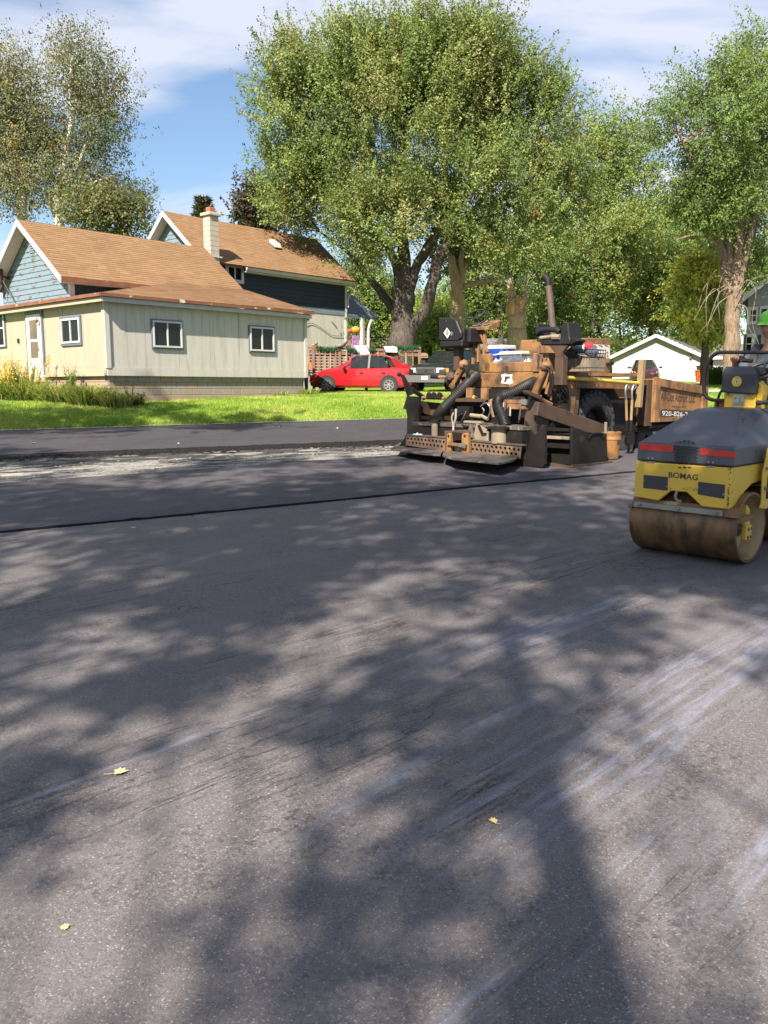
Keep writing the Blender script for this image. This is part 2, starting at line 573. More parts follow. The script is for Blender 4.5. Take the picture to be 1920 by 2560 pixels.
xs = sorted(set([-80, -60, -40, -30, -22, -16] + [round(-12 + .12 * i, 3) for i in range(226)] + [16, 18, 22, 30, 40, 60, 80]))
def mat_sheet(name, lo, hi, top, mat, jlo, jhi, lip=.035):
    """one laid strip of asphalt: a flat top with ragged edges that drop to the bed"""
    mb = MB(); vs = []
    k = 6
    for x in xs:
        a, c = lo(x), hi(x)
        ja, jc = jit(x, 1.3, jlo), jit(x, 4.7, jhi)
        zf = lambda y: SLOPE * max(-40, min(60, y)) + top
        row = [(x, a + ja - lip, zf(a) - top - .06), (x, a + ja, zf(a + ja) - .012 + abs(jit(x, 9, .012))), (x, a + ja + .05, zf(a + .05))]
        for q in range(1, k):
            y = a + (c - a) * q / k
            row.append((x, y, zf(y)))
        row += [(x, c + jc - .05, zf(c - .05)), (x, c + jc, zf(c) - .012), (x, c + jc + lip, zf(c) - top - .06)]
        vs += row
    n = k + 5
    fs, mi = [], []
    for i in range(len(xs) - 1):
        for q in range(n - 1):
            fs.append((i * n + q, (i + 1) * n + q, (i + 1) * n + q + 1, i * n + q + 1))
            mi.append(1 if q in (0, n - 2) else 0)
    mb.add(vs, fs); mb.m = mi
    o = mb.build(name, [mat, M_edge], smooth=25)
    return tag(o, kind='structure')
mat_sheet('far_lane', y_far, lambda x: y_lawn(x) - .02, .0, M_as_far, .06, .03)
mat_sheet('fresh_mat', y_joint, y_gn, .022, M_as_mid, .016, .03)
mat_sheet('road', lambda x: -60 + .25 * x, lambda x: y_joint(x) - .03, .0, M_as_near, .0, .012)

# a ragged band of torn asphalt and crumbs along the edges of the mats
def crumbs(name, n, seed, pick, lo, hi, mat):
    q = random.Random(seed); mb = MB()
    for i in range(n):
        x, y, zoff = pick(q)
        r = q.uniform(lo, hi) ** 1.0 * q.uniform(.4, 1)
        c = Vector((x, y, road_z(x, y) + zoff))
        a = q.uniform(0, 6.3)
        pts = [c + Vector((math.cos(a + t) * r * q.uniform(.6, 1.3), math.sin(a + t) * r * q.uniform(.6, 1.3), q.uniform(-.2, .2) * r)) for t in (0, 1.26, 2.5, 3.8, 5)]
        top = c + Vector((q.uniform(-.3, .3) * r, q.uniform(-.3, .3) * r, r * q.uniform(.4, .8)))
        mb.add(pts + [top], [(0, 1, 5), (1, 2, 5), (2, 3, 5), (3, 4, 5), (4, 0, 5)])
    o = mb.build(name, mat)
    return tag(o, kind='stuff')
def pick_far(q):
    x = q.uniform(-9, 2)
    w = abs(q.gauss(0, .33)) + .02
    return x, y_far(x) - w, -.05
crumbs('loose_asphalt', 5200, 3, pick_far, .012, .075, M_edge)
def pick_pale(q):
    x = q.uniform(-9, 2); t = .62 * q.random()
    return x, y_gn(x) + t * (y_far(x) - y_gn(x)), -.05
crumbs('loose_gravel', 900, 5, pick_pale, .01, .04, pm('pale_gravel', (.29, .27, .235), (.15, .145, .135), 20, .9))
def pick_verge(q):
    x = q.uniform(-12, 4); y = y_lawn(x) + q.gauss(0, .07)
    return x, y, .0
crumbs('verge_grit', 2200, 15, pick_verge, .006, .03, pm('verge_grit', (.30, .26, .17), (.13, .12, .07), 9, .95))
def pick_near(q):
    x = q.uniform(-8, 3)
    return x, y_joint(x) - abs(q.gauss(0, .05)) - .0, .002
crumbs('seam_crumbs', 1500, 8, pick_near, .005, .018, M_edge)
def pick_fore(q):
    y = 1.5 + 5.5 * q.random() ** 1.5
    return q.uniform(-.5, .5) * y, y, .0005
crumbs('loose_aggregate', 2600, 11, pick_fore, .0015, .0045, pm('loose_stone', (.20, .185, .18), (.06, .056, .06), 300, .5))

# gravel drive where the car and the pickup stand, sidewalk and garage drive beyond
M_drive = pm('pale_gravel_drive', (.40, .345, .255), (.30, .26, .20), 8, .9, bmp=.6, bscale=60, dirt=(.10, .15, .04), dirt_lo=.55, dirt_hi=.72, dirt_scale=3)
def drape(name, quad, nu, nv, dz, mat):
    a, b_, c_, d_ = [Vector(q) for q in quad]
    def fn(u, v):
        p = a.lerp(b_, u).lerp(d_.lerp(c_, u), v)
        return (p.x, p.y, gz(p.x, p.y) + dz)
    return grid_sheet(name, spaced(0, 1, nu), spaced(0, 1, nv), fn, mat)
drape('driveway', [(-.9, 30.1), (16, 39.0), (15, 42.4), (-1.9, 33.6)], 24, 8, .02, M_drive)
M_walk = pm('concrete_walk', (.46, .43, .37), (.38, .35, .30), 5, .85, bmp=.3)
drape('sidewalk', [lawn_pt(20, 2.6)[:2], lawn_pt(60, 2.6)[:2], lawn_pt(60, 4.2)[:2], lawn_pt(20, 4.2)[:2]], 30, 4, .03, M_walk)
drape('garage_drive', [(19.0, 50.5), (25.2, 48.0), (27.5, 58.5), (22, 61)], 8, 10, .025, M_walk)

# grass blades over the lawn in view
def blades(name, n, seed, fn, h0, h1, mats, w=.012):
    g = np.random.default_rng(seed)
    P = fn(g, n)
    n = len(P)
    h = g.uniform(h0, h1, n); a = g.uniform(0, 2 * PI, n); lean = g.normal(0, .35, (n, 2)) * h[:, None]
    wx, wy = np.cos(a) * w, np.sin(a) * w
    v = np.empty((n, 3, 3))
    v[:, 0] = P + np.c_[wx, wy, np.zeros(n)]
    v[:, 1] = P - np.c_[wx, wy, np.zeros(n)]
    v[:, 2] = P + np.c_[lean, h]
    me = bpy.data.meshes.new(name)
    me.vertices.add(n * 3); me.vertices.foreach_set('co', v.ravel())
    me.loops.add(n * 3); me.loops.foreach_set('vertex_index', np.arange(n * 3, dtype=np.int32))
    me.polygons.add(n); me.polygons.foreach_set('loop_start', np.arange(0, n * 3, 3, dtype=np.int32))
    for m_ in mats: me.materials.append(m_)
    pat = np.sin(P[:, 0] * 1.3 + np.sin(P[:, 1] * .9) * 1.5) + np.sin(P[:, 1] * 2.1 + P[:, 0] * .6) + np.sin(P[:, 0] * 4.3 - P[:, 1] * 3.1) * .6 + g.normal(0, .9, n)
    me.polygons.foreach_set('material_index', np.clip(((pat + 2.6) / 5.2 * len(mats)).astype(np.int32), 0, len(mats) - 1))
    me.update(); me.validate()
    o = bpy.data.objects.new(name, me); C.objects.link(o)
    return o

def gz_np(x, y):
    s = (x - E0.x) * ET.x + (y - E0.y) * ET.y
    d = (x - E0.x) * EN.x + (y - E0.y) * EN.y
    ey = E0.y + ET.y * s
    return np.where(d > 0, SLOPE * np.clip(ey, -40, 60) + .57 * (1 - np.exp(-np.maximum(d, 0) / 1.2)) + .02 * np.clip(d, 0, 60), SLOPE * y)

def leaf_mat(name, trans=.35, rough=.55, spec=.35):
    """leaves: the colour of each leaf is stored on the mesh"""
    m, nt, b = nodes(name)
    at_ = N(nt, 'Attribute'); at_.attribute_name = 'leaf'
    nt.links.new(at_.outputs['Color'], b.inputs['Base Color'])
    b.inputs['Roughness'].default_value = rough
    b.inputs['Specular IOR Level'].default_value = spec
    tr = N(nt, 'BsdfTranslucent')
    nt.links.new(mixc(nt, 1.0, at_.outputs['Color'], (1.25, 1.15, .6), 'MULTIPLY'), tr.inputs[0])
    mx = N(nt, 'MixShader'); mx.inputs[0].default_value = trans
    nt.links.new(b.outputs[0], mx.inputs[1]); nt.links.new(tr.outputs[0], mx.inputs[2])
    nt.links.new(mx.outputs[0], nt.nodes['Material Output'].inputs[0])
    return m
def plain_leaf(name, c, trans=.3):
    m, nt, b = nodes(name)
    b.inputs['Base Color'].default_value = (*c, 1); b.inputs['Roughness'].default_value = .6
    b.inputs['Specular IOR Level'].default_value = .25
    tr = N(nt, 'BsdfTranslucent'); tr.inputs[0].default_value = (c[0] * 1.2, c[1] * 1.1, c[2] * .6, 1)
    mx = N(nt, 'MixShader'); mx.inputs[0].default_value = trans
    nt.links.new(b.outputs[0], mx.inputs[1]); nt.links.new(tr.outputs[0], mx.inputs[2])
    nt.links.new(mx.outputs[0], nt.nodes['Material Output'].inputs[0])
    return m
BLADE = [plain_leaf('blade_deep', (.15, .26, .028)), plain_leaf('blade_green', (.225, .335, .045)), plain_leaf('blade_light', (.30, .40, .07)), plain_leaf('blade_yellow', (.39, .43, .11))]
def lawn_spots(g, n):
    s = g.uniform(-3, 27, n); d = 9.5 * g.random(n) ** 1.3 + .02 * g.normal(size=n)
    s, d = s[d > 0], d[d > 0]
    x = E0.x + ET.x * s + EN.x * d; y = E0.y + ET.y * s + EN.y * d
    return np.c_[x, y, gz_np(x, y)]
tag(blades('grass', 230000, 2, lawn_spots, .03, .085, BLADE, .009), kind='stuff')
def lawn_spots_right(g, n):
    s = g.uniform(26, 46, n); d = 14 * g.random(n)
    x = E0.x + ET.x * s + EN.x * d; y = E0.y + ET.y * s + EN.y * d
    keep = (d < 2.5) | (d > 4.3)
    x, y = x[keep], y[keep]
    return np.c_[x, y, gz_np(x, y)]
tag(blades('grass', 30000, 4, lawn_spots_right, .04, .1, BLADE, .014), kind='stuff')

# fallen leaves on the asphalt
M_fall = [pm('yellow_leaf', (.80, .64, .30), (.68, .50, .18), 60, .6), pm('tan_leaf', (.62, .48, .24), (.5, .34, .12), 60, .6)]
LOBES = [(0, -.5), (.16, -.42), (.42, -.5), (.36, -.22), (.52, -.02), (.3, .06), (.34, .34), (.14, .26), (0, .56), (-.14, .24), (-.36, .32), (-.3, .04), (-.54, -.04), (-.36, -.24), (-.4, -.48), (-.15, -.42)]
def fallen_leaf(px, py, size, ang, mat, label, group=None, stem=.5, curl=.18):
    p = on_road(px, py)
    Mx = Matrix.Translation(p + Vector((0, 0, .004))) @ Matrix.Rotation(ang, 4, 'Z')
    r = thing('fallen_leaf', label, 'leaf', Mx, group)
    mb = MB()
    vs = [(x * size, y * size, size * curl * (abs(x) * 1.6 + (y + .5) ** 2 * .6) + .001) for x, y in LOBES]
    n = len(vs)
    mb.add(vs + [(0, 0, .002)], [(i, (i + 1) % n, n) for i in range(n)])
    mb.build('blade', mat, r)
    st = MB(); st.tube([(0, -.48 * size, .003), (.08 * size, -(.5 + stem * .5) * size, .004), (.02 * size, -(.5 + stem) * size, .006)], size * .018, 5)
    st.build('stem', mat, r)
    return r
fallen_leaf(303, 1934, .058, rad(-72), M_fall[0], 'large lobed yellow leaf with long stem on the foreground asphalt', stem=.7)
fallen_leaf(1231, 2060, .033, rad(60), M_fall[0], 'small curled yellow leaf on sunlit asphalt right of centre', curl=.5)
fallen_leaf(162, 2321, .026, rad(20), M_fall[0], 'small yellow leaf nearest the bottom left corner of the asphalt', stem=.3)
fallen_leaf(333, 1321, .06, rad(40), M_fall[1], 'pale leaf alone on asphalt just below the long dark seam', stem=.2)
for px, py in ((835, 1046), (842, 1072), (700, 1068), (960, 1075), (1010, 1078), (445, 1110), (85, 1110)):
    fallen_leaf(px, py, rnd.uniform(.06, .10), rnd.uniform(0, 6), M_fall[1], 'tiny pale leaf lying on the far asphalt lane', 'pale leaves on the far lane', stem=.1, curl=.4)
# ------------------------------------------------------------------ the blue and cream house
M_cream = pm('cream_paint', (.46, .385, .285), (.41, .34, .25), 3, .75, dirt=(.27, .215, .15), dirt_lo=.58, dirt_hi=.76, dirt_scale=5, stretch=(1.4, 1.4, .22), bmp=.15)  # warmer copy of the wall cream for the sunlit left side
M_creamr = pm('cream_grey_paint', (.585, .555, .485), (.53, .50, .43), 3, .75, dirt=(.33, .31, .265), dirt_lo=.5, dirt_hi=.74, dirt_scale=2.6, stretch=(1.8, 1.8, .2), bmp=.15)  # the same cream, greyed in colour for walls in grazing light
M_trim = pm('grey_white_trim', (.50, .50, .47), (.42, .42, .40), 5, .7)
M_white = pm('white_paint', (.66, .64, .60), (.58, .56, .52), 6, .6)
M_bluetrim = pm('blue_grey_trim', (.11, .145, .19), (.14, .175, .22), 6, .7)
M_bluegable = pm('weathered_blue_paint', (.155, .22, .27), (.20, .265, .31), 4, .8, dirt=(.10, .08, .065), dirt_lo=.57, dirt_hi=.63, dirt_scale=2.2, stretch=(1, 1, 3), bmp=.4)
M_darkblue = pm('dark_blue_siding', (.034, .045, .060), (.044, .056, .072), 3, .8, dirt=(.075, .10, .13), dirt_lo=.64, dirt_hi=.74, dirt_scale=1.6, stretch=(.6, 1, 4), spec=.25)
M_rust = pm('rusty_drip_edge', (.27, .105, .05), (.17, .07, .04), 4, .75, dirt=(.58, .50, .42), dirt_lo=.60, dirt_hi=.64, dirt_scale=2.2)
M_block = pm('concrete_block', (.35, .30, .24), (.29, .25, .20), 4, .9, bmp=.5, bscale=30, dirt=(.40, .27, .16), dirt_lo=.58, dirt_hi=.75, dirt_scale=.8)
M_block2 = pm('concrete_block_tan', (.40, .30, .20), (.33, .245, .165), 3, .9, bmp=.5, bscale=30)
M_mortar = pm('mortar', (.30, .26, .21), (.24, .2, .17), 10, .95)
M_pane = see_through('window_glass', (.012, .014, .016), .4)
M_dark = pm('dark_interior', (.02, .02, .022), (.03, .03, .03), 3, .9)  # near-black in place of the shade within rooms, slots and wheel wells
M_door = pm('white_door_paint', (.72, .70, .66), (.66, .63, .58), 4, .6)
M_tan_screen = pm('door_screen', (.22, .16, .10), (.13, .10, .075), 2, .4)
M_conc = pm('chimney_block', (.50, .455, .37), (.42, .38, .31), 4, .9, bmp=.3)
M_clay = pm('red_clay', (.42, .14, .06), (.35, .11, .05), 6, .8)
M_wirem = pm('dark_wire', (.03, .03, .03), None, 5, .6)

def shingle_mat(name, c1, c2, c3):
    m, nt, b = nodes(name)
    at_ = N(nt, 'Attribute'); at_.attribute_name = 'leaf'
    P_ = mapped(nt)
    col = ramp(nt, at_.outputs['Fac'], [(0, c1), (.5, c2), (1, c3)])
    col = mixc(nt, mathn(nt, 'MULTIPLY', step(nt, noise(nt, P_, .8, 5, .6), .4, .75), .35), col, tuple(x * .62 for x in c1))
    nt.links.new(col, b.inputs['Base Color'])
    b.inputs['Roughness'].default_value = .9
    b.inputs['Specular IOR Level'].default_value = .25
    bump(nt, b, noise(nt, P_, 90, 3, .7), .5, .01)
    return m
M_shingle = shingle_mat('brown_shingle', (.195, .113, .058), (.228, .134, .07), (.262, .158, .085))
M_underlay = pm('roof_underlay', (.19, .10, .05), None, 5, .9)
M_greyshingle = shingle_mat('grey_shingle', (.13, .125, .13), (.16, .155, .16), (.20, .19, .19))

def point_in(poly, x, y):
    c = False; j = len(poly) - 1
    for i in range(len(poly)):
        if (poly[i][1] > y) != (poly[j][1] > y) and x < (poly[j][0] - poly[i][0]) * (y - poly[i][1]) / (poly[j][1] - poly[i][1]) + poly[i][0]: c = not c
        j = i
    return c

def roof_plane(pts, parent, mat=None, tab=.32, rowh=.145, thick=.09, seed=1, name='roof', under=None):
    """a sloping roof deck and, on it, courses of shingle tabs; pts[0]-pts[1] is the eave"""
    P_ = [Vector(p) for p in pts]
    e1 = (P_[1] - P_[0]).normalized()
    nrm = e1.cross(P_[2] - P_[0]).normalized()
    if nrm.z < 0: nrm = -nrm
    e2 = nrm.cross(e1)
    if e2.z < 0: e2 = -e2
    deck = MB(); deck.prism([p - nrm * thick for p in P_], nrm * (thick - .004))
    d = deck.build(name, under or M_underlay, parent)
    poly = [((p - P_[0]).dot(e1), (p - P_[0]).dot(e2)) for p in P_]
    x0, x1 = min(p[0] for p in poly), max(p[0] for p in poly)
    y0, y1 = min(p[1] for p in poly), max(p[1] for p in poly)
    q = random.Random(seed)
    vs, fs, cs = [], [], []
    r = 0
    y = y0
    def span(yv):
        xs_ = []
        for i in range(len(poly)):
            a, b_ = poly[i], poly[(i + 1) % len(poly)]
            if (a[1] > yv) != (b_[1] > yv): xs_.append(a[0] + (b_[0] - a[0]) * (yv - a[1]) / (b_[1] - a[1]))
        return (min(xs_), max(xs_)) if len(xs_) >= 2 else None
    while y < y1 - .02:
        ym = min(y + rowh, y1 - .005)
        sp = span(min(y + rowh * .5, y1 - .01))
        if sp:
            x = sp[0] - (q.random() * tab)
            while x < sp[1]:
                a, b_ = max(x + .004, sp[0]), min(x + tab - .004, sp[1])
                if b_ - a > .03:
                    lift = .008 + q.random() * .005; jo = q.uniform(-.006, .006)
                    o = len(vs)
                    for xx, yy, hh in ((a, y + jo, lift), (b_, y + jo, lift), (b_, ym + .01, .002), (a, ym + .01, .002), (a, y + jo, 0), (b_, y + jo, 0)):
                        vs.append(P_[0] + e1 * xx + e2 * yy + nrm * hh)
                    fs += [(o, o + 1, o + 2, o + 3), (o, o + 4, o + 5, o + 1), (o, o + 3, o + 4), (o + 1, o + 5, o + 2)]
                    cs += [min(1, max(0, q.gauss(.5, .2)))] * 6
                x += tab
        y += rowh; r += 1
    me = bpy.data.meshes.new('shingles')
    me.from_pydata([tuple(v) for v in vs], [], fs)
    me.materials.append(mat or M_shingle)
    ca = me.color_attributes.new('leaf', 'FLOAT_COLOR', 'POINT')
    ca.data.foreach_set('color', np.repeat(np.array(cs), 4))
    o = bpy.data.objects.new('shingles', me); C.objects.link(o); o.parent = d
    o['kind'] = 'stuff'
    return d

HF = Fr((-8.235, 25, 0), math.atan2(.749, .663))
house = thing('house', 'cream and blue house with brown shingle roofs, low cream addition and block chimney', 'house', HF.M)
hp = lambda mb, name, mat, par=None, **k: mb.build(name, mat, par or house, **k)
def hw(px, py): p = HF.pix(px, py, 1, 0); return p.x, p.z       # on the right wall (u, z)
def hl(px, py): p = HF.pix(px, py, 0, 0); return p.y, p.z       # on the left wall (w, z)

# foundation: mortar core and single blocks, right wall and left wall
U1, W1 = 8.11, 9.5
mb = MB(); mb.box(.13, U1 - .13, .13, W1, .6, 2.06); hp(mb, 'foundation', M_mortar)
bmesh_block = {}
def block_at(x0, x1, y0, y1, z0, z1, mat, par, name='block', bev=.008):
    mb = MB(); mb.box(x0, x1, y0, y1, z0, z1)
    return mb.build(name, mat, par, bevel=bev)
fnd = house.children[-1]
for r in range(6):
    z = .86 + r * .2
    off = .2 if r % 2 else 0
    i = 0; x = .1 - off
    while x < U1 - .12:
        a, b_ = max(x, .1), min(x + .39, U1 - .1)
        if b_ - a > .06: block_at(a, b_, .105, .14, z, z + .19, M_block2 if (r < 3 or rnd.random() < .25) else M_block, fnd)
        x += .4
    y = .14 + off
    while y < 8.6 and r >= 1:
        block_at(.105, .14, y, y + .39, z, z + .19, M_block2 if rnd.random() < .7 else M_block, fnd)
        y += .4
mb = MB(); mb.box(.06, U1 - .06, .05, .104, .8, 1.43); hp(mb, 'footing', M_block2)

# right wall: grooved siding panels, skirt board, corner boards
zb, zt = 2.05, 4.30
mb = MB(); mb.box(.03, U1 - .03, .03, W1, zb - .02, zt); hp(mb, 'wall', M_creamr)
wall = house.children[-1]
def grooved(a, b_, z0, z1, put, mat, name='siding_panel', gap=.30):
    """one sheet of siding with upright grooves; put(s, t, z) makes the local point, t outward"""
    prof = []
    s_ = a + .004
    while s_ < b_ - .004:
        e = min(s_ + gap - .010, b_ - .004)
        prof += [(s_, .010), (e, .010)]
        if e < b_ - .02: prof += [(e + .002, .005), (e + .008, .005)]
        s_ += gap
    mb = MB()
    lo = [put(s_, t, z0) for s_, t in prof]; hi = [put(s_, t, z1) for s_, t in prof]
    n = len(lo)
    mb.add(lo + hi, [(i, i + 1, n + i + 1, n + i) for i in range(n - 1)])
    return mb.build(name, mat, wall)
putr = lambda s_, t, z: (s_, .03 - t, z)
putl = lambda s_, t, z: (.03 - t, s_, z)
k = 0; x = .13
while x < U1 - .15:
    grooved(x, min(x + 1.22, U1 - .1), 2.29, zt, putr, M_creamr); x += 1.22
y = .1
while y < W1:
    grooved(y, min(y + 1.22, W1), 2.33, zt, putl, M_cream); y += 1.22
for a, b_ in ((.0, 4.2), (4.203, U1)):
    mb = MB(); mb.box(a, b_, -.012, .03, 2.04, 2.28); hp(mb, 'skirt_board', M_creamr, bevel=.004)
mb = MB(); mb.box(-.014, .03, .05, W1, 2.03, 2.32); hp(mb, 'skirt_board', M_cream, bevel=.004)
mb = MB(); mb.box(-.03, .13, -.03, .03, 2.26, zt); hp(mb, 'corner_board', M_creamr, bevel=.004)
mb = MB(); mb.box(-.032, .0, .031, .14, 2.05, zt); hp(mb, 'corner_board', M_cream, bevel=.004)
mb = MB(); mb.box(U1 - .1, U1 + .03, -.032, .03, 2.05, zt); hp(mb, 'corner_board', M_creamr, bevel=.004)

M_curtain = pm('grey_curtain', (.16, .155, .15), (.11, .105, .10), 6, .9)
M_curtain2 = pm('brown_curtain', (.10, .085, .07), (.07, .06, .05), 6, .9)
def window(put, a, b_, z0, z1, trim=.045, par=None, bars=1, trim_mat=None, horizontal=0, fr=.055, sash=M_white):
    """trim, white frame, sash bar and panes, built outward from a wall; put(s, t, z)"""
    par = par or house
    def bx(m_, s0, s1, t0, t1, q0, q1):
        p = [put(s_, t, z) for z in (q0, q1) for s_, t in ((s0, t0), (s1, t0), (s1, t1), (s0, t1))]
        m_.hexa(p)
    f = MB()
    for s0, s1, q0, q1 in ((a, b_, z0, z0 + fr), (a, b_, z1 - fr, z1), (a, a + fr, z0 + fr, z1 - fr), (b_ - fr, b_, z0 + fr, z1 - fr)):
        bx(f, s0, s1, .0, .065, q0, q1)
    fo = f.build('window', sash, par)
    if trim:
        t_ = MB()
        for s0, s1, q0, q1 in ((a - trim, b_ + trim, z0 - trim, z0 - .002), (a - trim, b_ + trim, z1 + .002, z1 + trim), (a - trim, a - .002, z0, z1), (b_ + .002, b_ + trim, z0, z1)):
            bx(t_, s0, s1, .0, .045, q0, q1)
        t_.build('trim', trim_mat or M_bluetrim, fo)
    n = bars + 1
    for i in range(bars):
        m_ = MB(); 
        if horizontal:
            c = z0 + (z1 - z0) * (i + 1) / n; bx(m_, a + fr, b_ - fr, .0, .055, c - .025, c + .025)
        else:
            c = a + (b_ - a) * (i + 1) / n; bx(m_, c - .022, c + .022, .0, .055, z0 + fr, z1 - fr)
        m_.build('sash_bar', sash, fo)
    M_cur = (M_curtain, M_curtain2)
    for i in range(n):
        m_ = MB(); p0, p1 = a + fr + (b_ - a - 2 * fr) * i / n + .02, a + fr + (b_ - a - 2 * fr) * (i + 1) / n - .02
        if horizontal: p0, p1 = a + fr, b_ - fr
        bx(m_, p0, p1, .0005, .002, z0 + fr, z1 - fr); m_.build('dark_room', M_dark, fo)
        if not horizontal and par is house:
            w0_, w1_ = (p0, p0 + (p1 - p0) * .62) if i else (p0 + (p1 - p0) * .3, p1)
            m_ = MB(); nf_ = 16; vs_ = []
            for q_ in range(nf_ + 1):
                s_ = w0_ + (w1_ - w0_) * q_ / nf_; t_ = .005 + .003 * math.sin(q_ * 1.9)
                vs_ += [put(s_, t_, z0 + fr), put(s_, t_, z1 - fr)]
            m_.add(vs_, [(2 * q_, 2 * q_ + 2, 2 * q_ + 3, 2 * q_ + 1) for q_ in range(nf_)]); m_.build('curtain', M_cur[i % 2], fo, smooth=180)
    for i in range(n):
        m_ = MB()
        if horizontal: bx(m_, a + fr, b_ - fr, .012, .022, z0 + fr + (z1 - z0 - 2 * fr) * i / n + .026, z0 + fr + (z1 - z0 - 2 * fr) * (i + 1) / n - .026)
        else: bx(m_, a + fr + (b_ - a - 2 * fr) * i / n + .012, a + fr + (b_ - a - 2 * fr) * (i + 1) / n - .012, .012 + .014 * (i % 2), .022 + .014 * (i % 2), z0 + fr + .002, z1 - fr - .002)
        m_.build('pane', M_pane, fo)
    return fo
def pxwin(fn, put, l, t, r, b, **k):
    s0, _ = fn(l, (t + b) / 2); s1, _ = fn(r, (t + b) / 2)
    m_ = (l + r) / 2
    return window(put, min(s0, s1), max(s0, s1), fn(m_, b)[1], fn(m_, t)[1], **k)
putr2 = lambda s_, t, z: (s_, .012 - t, z)
putl2 = lambda s_, t, z: (.012 - t, s_, z)
pxwin(hw, putr2, 381, 803, 454, 869)
pxwin(hw, putr2, 624, 818, 684, 878)
pxwin(hl, putl2, 155, 796, 201, 858, trim=.075)
pxwin(hl, putl2, -42, 776, 13, 868, bars=1, horizontal=1, trim=.03)

# side door with two glass lights
(w0, _), (w1, _) = hl(108, 870), hl(72, 870)
zd0, zd1 = hl(98, 955)[1], hl(90, 786)[1]
mb = MB(); mb.box(-.05, .02, w0, w1, zd0, zd1)
door = hp(mb, 'door', M_door, bevel=.006)
dw = w1 - w0
for q0, q1, m_, nm in ((.36, .60, M_tan_screen, 'screen'), (.64, .92, M_tan_screen, 'screen')):
    mb = MB(); mb.box(-.058, -.049, w0 + dw * .24, w1 - dw * .24, zd0 + (zd1 - zd0) * q0, zd0 + (zd1 - zd0) * q1); mb.build(nm, m_, door)
mb = MB(); mb.tube([(-.07, w0 + .1, zd0 + 1.0), (-.11, w0 + .1, zd0 + 1.0), (-.11, w0 + .12, zd0 + 1.12)], .014, 6); mb.build('handle', M_wirem, door)
mb = MB()
for a, b_, q0, q1 in ((w0 - .09, w0 - .003, zd0 + .25, zd1), (w1 + .003, w1 + .09, zd0 + .25, zd1), (w0 - .09, w1 + .09, zd1 + .003, zd1 + .1)):
    mb.box(-.035, .02, a, b_, q0, q1)
hp(mb, 'door_frame', M_bluetrim)
mb = MB(); q = hl(102, 792); mb.tube([(-.02, q[0], q[1]), (-.12, q[0], q[1] + .02), (-.14, q[0], q[1] - .08)], .02, 6); mb.blob((-.15, q[0], q[1] - .14), .06); hp(mb, 'wall_lamp', M_rust)
mb = MB(); q = hl(46, 852); mb.box(-.03, .02, q[0] - .05, q[0] + .05, q[1] - .07, q[1] + .07); hp(mb, 'meter_box', M_wirem)

# roof of the addition: two slopes meeting on a hip, fascia and rusty drip edge
A0, A1, A2 = V(-.28, -.32, 4.40), V(8.2, -.32, 4.43), V(-.28, 9.8, 4.43)
K = V(4.95, 3.55, 5.47)
def on_plane(a, b_, c_, x, y):
    n = (b_ - a).cross(c_ - a)
    return V(x, y, a.z - (n.x * (x - a.x) + n.y * (y - a.y)) / n.z)
A3, A4 = on_plane(A0, A1, K, 8.2, 3.7), on_plane(A0, K, A2, 4.95, 9.8)
roof_plane([A0, A1, A3, K], house, seed=2)
roof_plane([A2, A0, K, A4], house, seed=3)
mb = MB(); mb.box(-.25, 8.15, -.27, -.235, 4.17, 4.305); hp(mb, 'fascia', M_trim)
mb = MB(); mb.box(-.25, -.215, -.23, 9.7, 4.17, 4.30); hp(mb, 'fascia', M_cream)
mb = MB(); mb.box(-.30, 8.22, -.342, -.302, 4.315, 4.415); hp(mb, 'drip_edge', M_rust)
mb = MB(); mb.box(-.322, -.282, -.30, 9.8, 4.31, 4.41); hp(mb, 'drip_edge', M_rust)
mb = MB(); mb.box(-.21, 8.1, -.23, .0, 4.19, 4.215); mb.box(-.21, .0, .0, 9.6, 4.19, 4.215); hp(mb, 'soffit', M_trim)
mb = MB(); mb.add([A1 + V(-.1, .1, -.1), A3 + V(-.1, -.3, -.1), V(8.1, 3.6, 4.1), V(8.1, -.2, 4.1)], [(0, 1, 2, 3)]); hp(mb, 'gable_end', M_trim)

def clapboards(s0f, s1f, z0, z1, h, put, mat, par, name='clapboard'):
    """overlapping boards, each its own piece; s0f, s1f give the ends at a height"""
    z = z0
    while z < z1 - .02:
        ze = min(z + h, z1)
        a, b_, a2, b2 = s0f(z), s1f(z), s0f(ze), s1f(ze)
        if b_ - a > .05:
            mb = MB()
            mb.hexa([put(a, .028, z), put(b_, .028, z), put(b_, .0, z), put(a, .0, z), put(a2, .008, ze - .002), put(b2, .008, ze - .002), put(b2, .0, ze - .002), put(a2, .0, ze - .002)])
            mb.build(name, mat, par)
        z += h

# main low section: blue gable end, brown roof
UG, UE, WE, WR, ZE, ZR = .98, 8.25, 3.67, 6.17, 5.38, 7.27
pitch = (ZR - ZE) / (WR - WE)
WB = 2 * WR - WE
mb = MB(); mb.prism([(UG, WE, 3), (UG, WB, 3), (UG, WB, ZE), (UG, WR, ZR - .02), (UG, WE, ZE)], (UE - UG - .4, 0, 0)); hp(mb, 'wall', M_darkblue)
gw = house.children[-1]
putg = lambda s_, t, z: (UG - .003 - t, s_, z)
clapboards(lambda z: WE + max(0, (z - ZE) / pitch), lambda z: WB - max(0, (z - ZE) / pitch), 4.6, ZR - .1, .178, putg, M_bluegable, gw)
mb = MB()
for i in range(7):
    z = 6.32 + i * .075
    mb.hexa([(UG - .05, WR - .16, z), (UG - .05, WR + .16, z), (UG - .03, WR + .16, z), (UG - .03, WR - .16, z), (UG - .04, WR - .16, z + .05), (UG - .04, WR + .16, z + .05), (UG - .03, WR + .16, z + .05), (UG - .03, WR - .16, z + .05)])
hp(mb, 'louver_vent', M_bluegable, gw)
